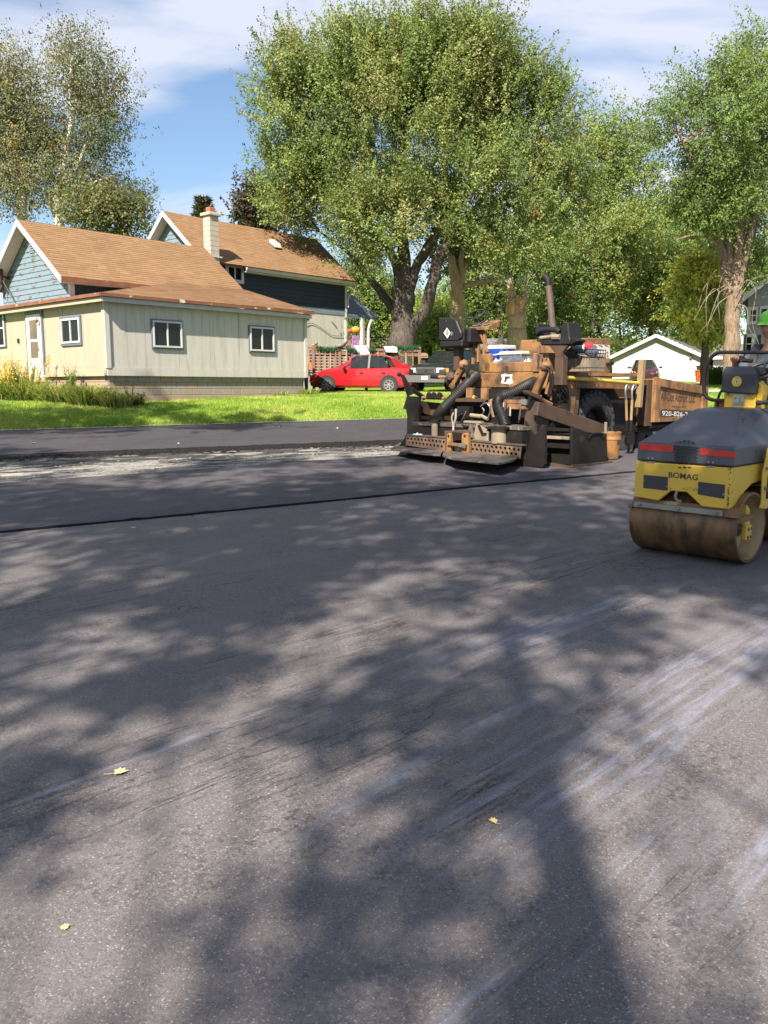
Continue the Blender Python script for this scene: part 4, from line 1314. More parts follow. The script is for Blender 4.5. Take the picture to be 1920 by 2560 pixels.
# straw figure in orange and blue at the left end of the railing
SC = Fr((at(759, 900, 35.6).x, 35.6, gz(-3.4, 35.6)), 0)
t = thing('scarecrow', 'scarecrow in orange shirt and blue trousers at the house corner', 'scarecrow', SC.M)
M_oshirt = pm('orange_cloth', (.62, .17, .06), (.5, .12, .05), 8, .9); M_jeans = pm('blue_denim', (.05, .10, .22), (.08, .14, .27), 8, .9); M_straw = pm('straw', (.55, .42, .2), (.42, .31, .14), 20, .9)
mb = MB(); mb.tube([(0, 0, .75), (0, 0, 1.0), (.0, 0, 1.38)], [.17, .2, .16], 10); mb.tube([(.1, 0, 1.32), (.3, -.05, 1.1), (.34, -.1, .9)], [.08, .07, .06], 7); mb.tube([(-.1, 0, 1.32), (-.3, -.05, 1.1), (-.34, -.1, .9)], [.08, .07, .06], 7); mb.build('shirt', M_oshirt, t, smooth=60)
mb = MB(); mb.tube([(.09, 0, .8), (.1, -.02, .4), (.11, 0, .05)], [.11, .085, .07], 8); mb.tube([(-.09, 0, .8), (-.1, -.02, .4), (-.11, 0, .05)], [.11, .085, .07], 8); mb.build('trousers', M_jeans, t, smooth=60)
mb = MB(); mb.blob((0, 0, 1.55), (.11, .11, .14), 2, .04); mb.build('head', M_straw, t, smooth=60)
mb = MB(); mb.lathe([(.24, 0), (.13, .02), (.11, .16), (.0, .18)], (0, 0, 1.63), (0, 0, 1), 14); mb.build('hat', M_wood2, t)

# mailbox on a post and the school crossing sign
p = at(1057, 905, 37.4); p.z = gz(p.x, p.y)
zt_ = at(1057, 886, 37.4).z
t = thing('mailbox', 'tan box mailbox on a wooden post behind the pickup bonnet', 'mailbox', Matrix.Translation(p) @ Matrix.Rotation(rad(12), 4, 'Z'))
mb = MB(); h = zt_ - p.z
prof = [(-.17, 0), (.17, 0), (.17, .12)] + [(.17 * math.cos(a), .12 + .1 * math.sin(a)) for a in spaced(0, PI, 8)[1:-1]] + [(-.17, .12)]
mb.prism([(x, -.25, h - .16 + z) for x, z in prof], (0, .5, 0)); bx_ = mb.build('box', M_wood2, t)
mb = MB(); mb.box(-.12, .12, -.256, -.251, h - .12, h - .06); mb.build('slot', M_wood, bx_)
mb = MB(); mb.box(-.05, .05, -.05, .05, -.1, h - .17); mb.build('post', M_wood, t)
mb = MB(); mb.bar((0, -.04, h - .6), (.02, .2, h - .18), .06, .06); mb.build('brace', M_wood, t)
M_sign = pm('sign_yellow_green', (.72, .80, .02), (.66, .74, .02), 5, .5)
Y = 50.0; k = Y / FOC
p = at(1091.5, 875, Y); g_ = gz(p.x, p.y)
t = thing('crossing_sign', 'fluorescent yellow pentagon school crossing sign on a post', 'sign', Matrix.Translation((p.x, p.y, g_)))
h = p.z - g_
w_ = 10.7 * k; pent = [(-w_, 0, -13 * k), (w_, 0, -13 * k), (w_, 0, 4 * k), (0, 0, 17 * k), (-w_, 0, 4 * k)]
mb = MB(); mb.prism([(x, y, z + h) for x, y, z in pent], (0, .02, 0)); sg_ = mb.build('sign_plate', M_sign, t)
mb = MB()
for i in range(5):
    a, b_ = V(*pent[i]) * .9, V(*pent[(i + 1) % 5]) * .9
    mb.bar(a + V(0, -.003, h), b_ + V(0, -.003, h), .022, .003, up=(0, 1, 0))
mb.build('border', M_blackp, sg_)
mb = MB()
for x, s_ in ((-.11, .9), (.09, 1.0)):
    mb.lathe([(.045 * s_, 0), (.045 * s_, .004), (0, .005)], (x, -.001, h + .19 * s_), (0, -1, 0), 10)
    mb.prism([(x - .05, -.004, h + .12 * s_), (x + .05, -.004, h + .12 * s_), (x + .035, -.004, h - .06), (x - .035, -.004, h - .06)], (0, .003, 0))
    mb.bar((x - .02, -.003, h - .05), (x - .07, -.003, h - .24), .04, .003, up=(0, 1, 0)); mb.bar((x + .02, -.003, h - .05), (x + .06, -.003, h - .24), .04, .003, up=(0, 1, 0))
    mb.bar((x - .04, -.003, h + .1), (x - .1, -.003, h - .03), .03, .003, up=(0, 1, 0)); mb.bar((x + .04, -.003, h + .1), (x + .1, -.003, h - .0), .03, .003, up=(0, 1, 0))
mb.build('walking_figures', M_blackp, sg_)
mb = MB(); mb.box(-.03, .03, .02, .06, -.1, h + .2); mb.build('post', M_sign, t)

# ------------------------------------------------------------------ garage
M_siding = pm('white_siding', (.60, .59, .56), (.55, .54, .51), 2, .7)
M_gdoor = pm('garage_door_white', (.72, .715, .68), (.68, .67, .64), 2, .6)
GF = Fr((at(1530, 960, 61).x, 61, 0), -.5)
gar = thing('garage', 'white garage with wide door and grey shingle roof behind the hopper', 'garage', GF.M)
gp = lambda px, py: GF.pix(px, py, 1, 0)
W_ = gp(1754, 900).x; zE, zA, zG = gp(1754, 889).z, gp(1637, 838).z, gz(GF.w(4, 0, 0).x, GF.w(4, 0, 0).y)
xa = W_ / 2
DP = 9.0
mb = MB(); mb.prism([(0, 0, zG - .3), (W_, 0, zG - .3), (W_, 0, zE), (xa, 0, zA - .12), (0, 0, zE)], (0, DP, 0)); gwall = mb.build('wall', M_siding, gar)
mb = MB(); z = zG
while z < zA - .2:
    x0 = max(0, (z - zE) / (zA - zE) * xa) if z > zE else 0
    mb.hexa([(x0, -.035, z), (W_ - x0, -.035, z), (W_ - x0, -.003, z), (x0, -.003, z), (x0, -.01, z + .145), (W_ - x0, -.01, z + .145), (W_ - x0, -.003, z + .145), (x0, -.003, z + .145)])
    z += .15
tag(mb.build('siding', M_siding, gwall), kind='stuff')
d0, d1, dz1 = gp(1603, 930).x, gp(1719, 930).x, gp(1660, 893).z
mb = MB(); mb.box(d0 - .12, d0, -.07, -.005, zG, dz1 + .12); mb.box(d1, d1 + .12, -.07, -.005, zG, dz1 + .12); mb.box(d0, d1, -.07, -.005, dz1, dz1 + .12); mb.build('door_frame', M_white, gar)
gd_ = None
hh = (dz1 - zG) / 4
mb = MB(); mb.box(d0, d1, -.04, -.036, zG, dz1); gd_ = mb.build('garage_door', M_gdoor, gar)
for i in range(4):
    mb = MB(); mb.box(d0 + .01, d1 - .01, -.06, -.041, zG + i * hh + .008, zG + (i + 1) * hh - .008); mb.build('door_panel', M_gdoor, gd_, bevel=.012)
roof_plane([V(W_ + .45, -.4, zE - .12), V(W_ + .45, DP + .3, zE - .12), V(xa, DP + .3, zA + .04), V(xa, -.4, zA + .04)], gar, M_greyshingle, seed=21, under=M_bumper)
roof_plane([V(-.45, DP + .3, zE - .12), V(-.45, -.4, zE - .12), V(xa, -.4, zA + .04), V(xa, DP + .3, zA + .04)], gar, M_greyshingle, seed=22, under=M_bumper)
for sg in (0, 1):
    a = V(-.45, -.43, zE - .2) if sg == 0 else V(W_ + .45, -.43, zE - .2)
    mb = MB(); mb.bar(a, V(xa, -.43, zA - .05), .03, .22); mb.build('rake_board', M_white, gar)
q = gp(1727, 893); mb = MB(); mb.lathe([(.05, -.12), (.09, -.1), (.1, .08), (.03, .14)], (q.x, -.12, q.z), (0, 0, 1), 8); mb.build('wall_lamp', M_bumper, gar)
# low wing with its own eave joining the garage to the house
mb = MB(); mb.box(W_ + .5, W_ + 4.5, 2.0, DP, zG - .3, zE - .15); wgo = mb.build('wall', M_siding, gar)
mb = MB(); mb.box(W_ + 1.3, W_ + 2.6, 1.93, 1.995, zG, zE - .35); mb.build('side_door', M_gdoor, gar, bevel=.01)
roof_plane([V(W_ + .3, 1.6, zE - .05), V(W_ + 5.0, 1.6, zE - .05), V(W_ + 5.0, 5.5, zE + 1.0), V(W_ + .3, 5.5, zE + 1.0)], gar, M_greyshingle, seed=23, under=M_bumper)
mb = MB(); mb.box(W_ + .3, W_ + 5, 1.55, 1.59, zE - .22, zE - .02); mb.build('fascia', M_white, gar)

# ------------------------------------------------------------------ grey-white house at the right edge
M_house2 = pm('pale_grey_siding', (.33, .335, .335), (.30, .305, .305), 2, .75)
M_shut = pm('dark_teal_shutter', (.025, .045, .055), None, 5, .6)
RH = Fr((at(1858, 950, 43).x, 43, 0), -.52)
rh = thing('neighbour_house', 'pale grey clapboard house with dark shutters at the right edge', 'house', RH.M)
rp = lambda px, py: RH.pix(px, py, 1, 0)
zG2 = gz(RH.w(3, 0, 0).x, 43)
ZW, ZR2, WW = rp(1880, 735).z, rp(1925, 655).z, 7.6
mb = MB(); mb.prism([(0, 0, zG2 - .3), (WW, 0, zG2 - .3), (WW, 0, ZW), (WW / 2, 0, ZW + 3.0), (0, 0, ZW)], (0, 9, 0)); rwl = mb.build('wall', M_house2, rh)
z = zG2 + .2; mb = MB()
while z < ZW + 2.8:
    x0 = max(0, (z - ZW) / 3.0 * WW / 2) if z > ZW else 0
    mb.hexa([(x0, -.03, z), (WW - x0, -.03, z), (WW - x0, -.003, z), (x0, -.003, z), (x0, -.008, z + .115), (WW - x0, -.008, z + .115), (WW - x0, -.003, z + .115), (x0, -.003, z + .115)])
    z += .12
tag(mb.build('siding', M_house2, rwl), kind='stuff')
roof_plane([V(-.4, -.4, ZW - .32), V(-.4, 9.3, ZW - .32), V(WW / 2, 9.3, ZW + 3.1), V(WW / 2, -.4, ZW + 3.1)], rh, M_greyshingle, seed=31, under=M_bumper)
roof_plane([V(WW + .4, 9.3, ZW - .32), V(WW + .4, -.4, ZW - .32), V(WW / 2, -.4, ZW + 3.1), V(WW / 2, 9.3, ZW + 3.1)], rh, M_greyshingle, seed=32, under=M_bumper)
for a in (V(-.4, -.42, ZW - .42), V(WW + .4, -.42, ZW - .42)):
    mb = MB(); mb.bar(a, V(WW / 2, -.42, ZW + 3.0), .03, .24); mb.build('rake_board', M_white, rh)
putR = lambda s_, t, z: (s_, -.02 - t, z)
for l, r_, top, bot in ((1873, 1893, 773, 806), (1899, 1920, 770, 806), (1868, 1886, 840, 880), (1925, 1945, 838, 880)):
    window(putR, rp(l, 800).x, rp(r_, 800).x, rp(l, bot).z, rp(l, top).z, trim=.1, trim_mat=M_white, horizontal=1, par=rh)
for l, r_, t_, b_ in ((1846, 1861, 838, 898), (1893, 1902, 838, 898)):
    mb = MB(); a, c_ = rp(l, 860), rp(r_, 860); z0, z1 = rp(l, b_).z, rp(l, t_).z
    mb.box(max(.02, a.x), c_.x, -.07, -.032, z0, z1)
    for k in range(12): mb.box(max(.02, a.x) + .05, c_.x - .05, -.085, -.07, z0 + (z1 - z0) * (k + .2) / 12, z0 + (z1 - z0) * (k + .75) / 12)
    mb.build('shutter', M_shut, rh)

# far brown house between the porch and the maple
BH = Fr((at(800, 900, 62).x, 62, 0), 0.05)
bh = thing('far_house', 'far brown house with a low dusty pink roof behind the deck', 'house', BH.M)
zb_ = gz(-2, 62); M_pinkroof = shingle_mat('dusty_pink_shingle', (.26, .17, .145), (.31, .205, .175), (.35, .24, .20))
mb = MB(); mb.box(0, 9.5, 0, 7, zb_ - .3, 3.9); mb.build('wall', pm('brown_wall', (.22, .15, .12), None, 3, .8), bh)
roof_plane([V(-.4, -.4, 3.75), V(9.9, -.4, 3.75), V(9.9, 3.5, 6.1), V(-.4, 3.5, 6.1)], bh, M_pinkroof, seed=41)
roof_plane([V(9.9, 7.4, 3.75), V(-.4, 7.4, 3.75), V(-.4, 3.5, 6.1), V(9.9, 3.5, 6.1)], bh, M_pinkroof, seed=42)
window(lambda s_, t, z: (s_, -.01 - t, z), 6.0, 7.2, zb_ + .9, zb_ + 1.8, par=bh)
GH = Fr((at(1062, 900, 66).x, 66, 0), -.1)
gh = thing('far_house', 'far grey-blue house seen between pickup and paver', 'house', GH.M)
zb_ = gz(5, 66); mb = MB(); mb.box(0, 7.5, 0, 6, zb_ - .3, 4.2); mb.build('wall', pm('slate_wall', (.10, .13, .16), None, 3, .8), gh)
roof_plane([V(-.4, -.4, 4.05), V(7.9, -.4, 4.05), V(7.9, 3, 5.6), V(-.4, 3, 5.6)], gh, M_greyshingle, seed=43)
roof_plane([V(7.9, 6.4, 4.05), V(-.4, 6.4, 4.05), V(-.4, 3, 5.6), V(7.9, 3, 5.6)], gh, M_greyshingle, seed=44)
window(lambda s_, t, z: (s_, -.01 - t, z), 3.6, 5.0, zb_ + .8, zb_ + 1.9, par=gh, trim=.1, trim_mat=M_white)
# bits by the garage wing: green bin, orange tub, shrubs come with the plants
p = at(1757, 948, 57); p.z = gz(p.x, p.y)
t = thing('wheelie_bin', 'dark teal bin standing by the garage wing', 'bin', Matrix.Translation(p))
mb = MB(); mb.hexa([(-.28, -.3, 0), (.28, -.3, 0), (.28, .3, 0), (-.28, .3, 0), (-.35, -.38, 1.0), (.35, -.38, 1.0), (.35, .38, 1.0), (-.35, .38, 1.0)]); mb.build('bin_body', M_shut, t, bevel=.03)
mb = MB(); mb.box(-.38, .38, -.42, .42, 1.0, 1.1); mb.build('lid', M_shut, t, bevel=.03)
p = at(1752, 956, 55); p.z = gz(p.x, p.y)
t = thing('planter_tub', 'faded orange tub on the ground in front of the teal bin', 'tub', Matrix.Translation(p))
mb = MB(); mb.lathe([(.0, 0), (.3, 0), (.38, .7), (.42, .72), (.42, .8), (.34, .8), (.3, .6)], (0, 0, 0), (0, 0, 1), 14); mb.build('tub_wall', M_orred, t)
# ------------------------------------------------------------------ trees and plants
def bark(name, c1, c2, stretch=(5, 5, .9), scale=3, strength=1.0, spots=None):
    m, nt, b = nodes(name)
    P_ = mapped(nt, stretch)
    n1 = noise(nt, P_, scale, 7, .65, .4)
    col = ramp(nt, n1, [(.3, c2), (.55, c1), (.75, tuple(x * 1.25 for x in c1))])
    if spots: col = mixc(nt, step(nt, noise(nt, mapped(nt, (1, 1, 4)), 2.2, 6, .7), .58, .63), col, spots)
    nt.links.new(col, b.inputs['Base Color'])
    b.inputs['Roughness'].default_value = .95
    b.inputs['Specular IOR Level'].default_value = .15
    bump(nt, b, n1, strength, .06)
    return m
B_maple = bark('maple_bark', (.10, .085, .07), (.035, .029, .024))
B_ash = bark('ash_bark', (.25, .185, .125), (.085, .06, .042))
B_pale = bark('broken_trunk_bark', (.46, .34, .22), (.24, .165, .105))
B_wound = bark('torn_wood', (.66, .36, .16), (.42, .20, .085))
B_birch = bark('birch_bark', (.62, .58, .52), (.42, .38, .33), spots=(.07, .06, .05))
B_dark = bark('dark_bark', (.10, .08, .06), (.04, .032, .026))
B_dead = bark('dead_twig_bark', (.30, .25, .185), (.17, .14, .105))
L_leaf = leaf_mat('tree_leaves', .42)
L_needle = leaf_mat('needle_sprays', .2)

def leaves_mesh(name, P_, A_, Nn, L_, W_, col, mat, parent):
    """one rhombic leaf per row: base, axis, normal, length, width, colour"""
    n = len(P_)
    S_ = np.cross(A_, Nn); S_ /= np.linalg.norm(S_, axis=1, keepdims=True) + 1e-9
    Nn = np.cross(S_, A_)
    v = np.empty((n, 4, 3))
    l, w = L_[:, None], W_[:, None]
    v[:, 0] = P_
    v[:, 1] = P_ + A_ * l * .45 + S_ * w * .5 - Nn * w * .12
    v[:, 2] = P_ + A_ * l
    v[:, 3] = P_ + A_ * l * .45 - S_ * w * .5 - Nn * w * .12
    me = bpy.data.meshes.new(name)
    me.vertices.add(n * 4); me.vertices.foreach_set('co', v.ravel())
    me.loops.add(n * 4); me.loops.foreach_set('vertex_index', np.arange(n * 4, dtype=np.int32))
    me.polygons.add(n); me.polygons.foreach_set('loop_start', np.arange(0, n * 4, 4, dtype=np.int32))
    me.materials.append(mat)
    ca = me.color_attributes.new('leaf', 'FLOAT_COLOR', 'POINT')
    c4 = np.ones((n, 4, 4)); c4[:, :, :3] = col[:, None, :]
    ca.data.foreach_set('color', c4.ravel().astype(np.float32))
    me.update()
    o = bpy.data.objects.new(name, me); C.objects.link(o); o.parent = parent
    return o

def unit(a):
    return a / (np.linalg.norm(a, axis=-1, keepdims=True) + 1e-9)

def crown_leaves(g, blobs, nb, ns, nl, palette, weights, rb=.9, spray=.9, up=.5, out=.8, leaf=.13, ratio=.6, shell=.6, droop=.35, flat=1.0, accents=(), jitterc=.22, bias=None, sprayw=.06):
    """boughs in the ellipsoids, sprays on the boughs, leaves along the sprays"""
    cen = np.array([b_[0] for b_ in blobs]); rad_ = np.array([b_[1] for b_ in blobs])
    wt = np.array([b_[2] if len(b_) > 2 else np.prod(b_[1]) ** (2 / 3) for b_ in blobs], float); wt /= wt.sum()
    k = g.choice(len(blobs), nb, p=wt)
    d = unit(g.normal(size=(nb, 3)))
    r = (shell + (1 - shell) * g.random((nb, 1)) ** .6) * g.uniform(.72, 1.0, (nb, 1)) ** .5
    B = cen[k] + d * rad_[k] * r
    OO = unit(d / rad_[k])
    O = OO * out + np.array([0, 0, up])
    pal = np.array(palette) * 1.5; w = np.array(weights, float); w /= w.sum()
    cb = pal[g.choice(len(pal), nb, p=w)] * g.uniform(1 - jitterc, 1 + jitterc, (nb, 1))
    bb = np.repeat(np.arange(nb), ns)
    off = g.normal(0, rb, (nb * ns, 3)) * np.array([1, 1, flat])
    SB = B[bb] + off
    SD = unit(O[bb] + g.normal(0, .42, (nb * ns, 3)))
    SL = spray * g.uniform(.5, 1.3, nb * ns)
    cs = cb[bb] * g.uniform(.86, 1.14, (nb * ns, 1))
    for acc, frac in accents:                   # a few sprays already turning
        m_ = g.random(nb * ns) < frac
        cs[m_] = np.array(acc) * g.uniform(.75, 1.2, (m_.sum(), 1))
    ll = np.repeat(np.arange(nb * ns), nl)
    n = len(ll)
    t = g.random(n)
    P_ = SB[ll] + SD[ll] * (t * SL[ll])[:, None] + g.normal(0, sprayw, (n, 3)) * (1.3 - t)[:, None]
    A_ = unit(SD[ll] * .5 + g.normal(0, .65, (n, 3)) + np.array([0, 0, -droop]))
    Nn = unit(g.normal(0, .42, (n, 3)) + np.array([0, 0, .45]) + unit(OO[bb][ll] + .8 * unit(off)[ll]) * .7)
    L_ = leaf * g.uniform(.6, 1.25, n)
    col = cs[ll] * g.uniform(.86, 1.14, (n, 1))
    return P_, A_, Nn, L_, L_ * ratio, np.clip(col, 0.005, .9), B

def tree(name, label, base, trunks, crown, palette, weights, barkm, seed, cat='tree', group=None, twigs=True, leafm=None, **kw):
    """trunks: polylines in world space with radii; crown: ellipsoids in world space"""
    base = Vector(base)
    r = thing(name, label, cat, Matrix.Translation(base), group)
    g = np.random.default_rng(seed); q = random.Random(seed)
    mb = MB()
    segs = []
    for pts, rs in trunks:
        sp = smooth_path([Vector(p) - base for p in pts], 5)
        n = len(sp)
        rr = []
        for i in range(n):
            u = i / (n - 1) * (len(rs) - 1); k = min(int(u), len(rs) - 2); rr.append(rs[k] + (rs[k + 1] - rs[k]) * (u - k))
        sp = [p + Vector((q.gauss(0, 1), q.gauss(0, 1), 0)) * rr[i] * .10 for i, p in enumerate(sp)]
        rr = [x * q.uniform(.92, 1.1) for x in rr]
        mb.tube(sp, rr, 10 if rr[0] > .15 else 7)
        segs += [(p, rr[i]) for i, p in enumerate(sp) if i > n * .35]
    tro = mb.build('trunk', barkm, r, smooth=60)
    if crown:
        cr = [((Vector(c) - base)[:], rr, *w) for c, rr, *w in crown]
        P_, A_, Nn, L_, W_, col, B = crown_leaves(g, cr, palette=palette, weights=weights, **kw)
        leaves_mesh('crown', P_, A_, Nn, L_, W_, col, leafm or L_leaf, r)
        if twigs and segs:
            tb = MB()
            sp_ = np.array([p[:] for p, _ in segs])
            step_ = max(1, len(B) // 130)
            for b_ in B[::step_]:
                dd_ = np.linalg.norm(sp_ - b_, axis=1) + .6 * np.maximum(0, sp_[:, 2] - b_[2])
                i = int(dd_.argmin()); p0 = Vector(sp_[i]); p1 = Vector(b_)
                L = (p1 - p0).length
                if L < .4: continue
                mid = p0.lerp(p1, .5) + Vector((q.gauss(0, .06), q.gauss(0, .06), .08)) * L
                tb.tube(smooth_path([p0, mid, p1], 3), [min(segs[i][1] * .8, .02 + .012 * L)] * 2 + [.016 + .006 * L] * 2 + [.012] * 3, 5, cap=False)
            if tb.v: tag(tb.build('branches', barkm, r, smooth=60), kind='stuff')
    return r

def ell(px, py, rx, ry, Y, dy=0.0, depth=None, w=None):
    """an ellipsoid of crown from its outline in the photo, Y metres away"""
    c = at(px, py, Y + dy); k = (Y + dy) / FOC
    m = .75 if k > .019 else .5                      # sprays reach beyond the boughs
    e = ((c.x, c.y, c.z), (max(rx * k - m, rx * k * .6), max((depth or rx) * k - m, .3), max(ry * k - m, ry * k * .55)))
    return e + ((w,) if w else ())

def limb(Y, *pts):
    """a limb through (px, py[, dy]) points"""
    return [tuple(at(p[0], p[1], Y + (p[2] if len(p) > 2 else 0))) for p in pts]

# the big silver maple
Y = 41.0
mb_ = at(1005, 900, Y); mbase = Vector((mb_.x, mb_.y, gz(mb_.x, mb_.y)))
maple_tr = [(
    [tuple(mbase + Vector((0, 0, -.2)))] + limb(Y, (1006, 840), (1008, 780), (1010, 720)), [.72, .58, .52, .52]),
    (limb(Y, (1003, 740), (985, 650), (930, 560, -1), (880, 480, -1.5), (840, 420, -1)), [.28, .22, .18, .12, .05]),
    (limb(Y, (1012, 735), (1010, 640), (1000, 540), (1005, 400), (1000, 250), (990, 120)), [.34, .28, .23, .17, .1, .04]),
    (limb(Y, (1020, 740), (1040, 670), (1080, 600, -1), (1130, 500, -1), (1160, 380), (1200, 240), (1230, 130)), [.28, .25, .22, .17, .12, .08, .03]),
    (limb(Y, (1025, 835), (1065, 770, -.5), (1085, 690, -1), (1110, 620, -1), (1180, 560, -1.5), (1290, 470, -2), (1400, 400, -2)), [.32, .29, .26, .24, .17, .1, .04]),
    (limb(Y, (1000, 800), (960, 740, 1), (920, 690, 1.5), (880, 640, 2), (800, 580, 2)), [.24, .2, .16, .1, .05]),
    (limb(Y, (1110, 620, -1), (1190, 520, 1), (1300, 330, 1), (1350, 230)), [.2, .15, .09, .04])]
maple_cr = [ell(1010, 330, 300, 270, Y, 0, 210), ell(1070, 205, 290, 140, Y, 0, 200), ell(780, 300, 180, 190, Y, 0, 130), ell(1290, 330, 190, 190, Y, 0, 140), ell(775, 480, 130, 95, Y, -1, 110), ell(720, 440, 90, 120, Y, 0, 80), ell(760, 550, 110, 60, Y, 1, 80), ell(700, 520, 75, 70, Y, 0, 70), ell(830, 600, 80, 50, Y, 1, 70),
    ell(950, 560, 140, 110, Y, -2), ell(1400, 470, 140, 150, Y, -1, 100), ell(1270, 590, 150, 105, Y, -2, 110), ell(735, 215, 125, 130, Y, 0, 100), ell(1170, 480, 180, 120, Y, -3, 110),
    ell(1400, 270, 90, 70, Y, 0, 80), ell(1110, 125, 190, 65, Y), ell(880, 145, 140, 75, Y), ell(1480, 560, 90, 110, Y, 0, 80), ell(700, 430, 60, 60, Y), ell(900, 640, 85, 50, Y, 2, 80)]
tree('maple_tree', 'huge silver maple with full light green crown towering behind the house', mbase, maple_tr, maple_cr,
     [(.125, .165, .05), (.165, .20, .065), (.092, .13, .038), (.20, .21, .085)], [5, 4, 4, 1.2], B_maple, 11,
     nb=500, ns=26, nl=33, rb=.40, spray=1.25, up=.95, out=.7, leaf=.118, ratio=.6, shell=.5, droop=.4, accents=(((.24, .11, .035), .008), ((.22, .19, .06), .03)), sprayw=.09)

# second trunk behind it, with torn limbs, and the broken stump tree
Y = 47
p = at(1145, 900, Y); b2 = Vector((p.x, p.y, gz(p.x, p.y)))
tree('dead_limbed_tree', 'tree with torn pale trunk standing right of the big maple', b2,
     [([tuple(b2)] + limb(Y, (1144, 800), (1140, 730), (1136, 690), (1128, 640)), [.42, .40, .36, .3, .18]),
      (limb(Y, (1140, 730), (1155, 690), (1152, 650), (1158, 620)), [.3, .2, .16, .08]),
      (limb(Y, (1150, 720), (1180, 710), (1230, 700), (1275, 692)), [.2, .15, .12, .08]),
      (limb(Y, (1150, 690), (1170, 650), (1180, 600)), [.14, .1, .05])],
     [ell(1130, 630, 90, 60, Y, 2), ell(1190, 600, 80, 50, Y, 1)], [(.12, .16, .04), (.16, .19, .05)], [2, 1], B_pale, 12,
     nb=60, ns=12, nl=14, rb=.5, spray=.8, leaf=.18, shell=.3)
Y = 43
p = at(1292, 905, Y); b3 = Vector((p.x, p.y, gz(p.x, p.y)))
st = tree('broken_tree', 'broken tree trunk with torn orange wood and bare twigs behind the paver', b3,
     [([tuple(b3)] + limb(Y, (1292, 870), (1290, 810), (1292, 770), (1304, 745)), [.58, .50, .46, .52, .3]),
      (limb(Y, (1282, 780), (1279, 745), (1276, 720), (1273, 700)), [.28, .2, .17, .12]),
      (limb(Y, (1308, 760), (1314, 735), (1312, 712)), [.22, .12, .03]),
      (limb(Y, (1300, 760), (1290, 752), (1284, 750)), [.3, .2, .1])],
     None, None, None, B_pale, 13)
mb = MB()
for pts, rr in ((((1281, 785, -.5), (1278, 765, -.52), (1283, 748, -.45)), [.12, .2, .06]), (((1302, 772, -.45), (1305, 755, -.4), (1313, 742, -.3)), [.1, .13, .04])):
    mb.tube([at(a, b_, Y + c) - b3 for a, b_, c in pts], rr, 7)
mb.build('torn_wood', B_wound, st, smooth=60)
def twigs_part(owner, base, Y, lines, r0=.03, mat=None, name='dead_twig'):
    for pts in lines:
        mb = MB(); sp = smooth_path([at(p[0], p[1], Y + (p[2] if len(p) > 2 else -.4)) - base for p in pts], 4)
        n = len(sp); mb.tube(sp, [r0 * (1 - .75 * i / n) for i in range(n)], 5, cap=False)
        mb.build(name, mat or B_dead, owner, smooth=60)
twigs_part(st, b3, Y, [((1306, 768), (1330, 745), (1345, 720), (1352, 712)), ((1306, 768), (1326, 760), (1340, 790), (1344, 815)), ((1272, 760), (1258, 735), (1244, 725)), ((1310, 770), (1312, 800), (1318, 850)), ((1318, 755), (1342, 742), (1360, 748))])

# ash tree at the right, many tall limbs
Y = 35.5
p = at(1831, 940, Y); b4 = Vector((p.x, p.y, gz(p.x, p.y)))
ash_tr = [([tuple(b4)] + limb(Y, (1830, 880), (1831, 800), (1834, 730), (1836, 700)), [.38, .33, .31, .35, .30]),
    (limb(Y, (1822, 740), (1815, 690), (1808, 640), (1790, 570, -.5), (1765, 500, -1), (1735, 420, -1.5), (1700, 340, -2)), [.24, .2, .17, .14, .11, .08, .04]),
    (limb(Y, (1832, 710), (1822, 640), (1818, 560), (1815, 460, .5), (1800, 340, .5), (1780, 240, .5)), [.2, .16, .14, .11, .08, .04]),
    (limb(Y, (1838, 705), (1846, 620), (1850, 520), (1855, 400), (1850, 260), (1840, 160)), [.24, .2, .17, .13, .09, .04]),
    (limb(Y, (1842, 715), (1862, 640), (1880, 560), (1905, 460), (1930, 330), (1940, 200)), [.22, .18, .15, .12, .08, .04]),
    (limb(Y, (1842, 705), (1875, 600, 1), (1900, 500, 1.5), (1905, 380, 1.5), (1890, 200, 1)), [.18, .15, .12, .09, .04]),
    (limb(Y, (1806, 640), (1785, 605, -1), (1740, 588, -1.5), (1690, 600, -2)), [.1, .08, .05, .02])]
ash_cr = [ell(1780, 300, 150, 160, Y, -1), ell(1870, 190, 150, 110, Y), ell(1690, 290, 95, 105, Y, -1.5), ell(1800, 440, 150, 80, Y, -1), ell(1725, 420, 90, 70, Y, -2.5), ell(1780, 510, 80, 50, Y, -1.5, 60, 4), ell(1920, 350, 120, 160, Y), ell(1960, 220, 100, 170, Y), ell(1850, 540, 110, 50, Y, 1, 90, 2.5), ell(1760, 500, 60, 40, Y, 0, 60, 1.5), ell(1900, 640, 60, 50, Y, 1, 60, 1.2), ell(1900, 120, 60, 50, Y)]
ash = tree('ash_tree', 'tall ash tree with stout pale trunk and many dark upright limbs', b4, ash_tr, ash_cr,
     [(.10, .15, .04), (.13, .18, .048), (.075, .12, .034)], [4, 3, 3], B_ash, 14,
     nb=165, ns=21, nl=28, rb=.42, spray=.8, up=.25, leaf=.115, ratio=.52, shell=.3, droop=.5, sprayw=.12)
twigs_part(ash, b4, Y, [((1822, 700), (1790, 690), (1760, 720), (1745, 770)), ((1825, 690), (1800, 670), (1772, 700), (1765, 760), (1768, 830)), ((1828, 720), (1800, 730), (1780, 780), (1768, 820)),
    ((1822, 740), (1796, 760), (1775, 800), (1750, 830)), ((1834, 690), (1810, 680), (1795, 740), (1800, 800)), ((1840, 740), (1868, 700), (1890, 730), (1880, 800), (1900, 870)), ((1836, 760), (1866, 770), (1872, 820), (1895, 850)),
    ((1800, 730), (1785, 722), (1770, 740), (1762, 770)), ((1820, 710), (1770, 740), (1735, 800)), ((1838, 770), (1852, 740), (1880, 700), (1912, 690))], .017)

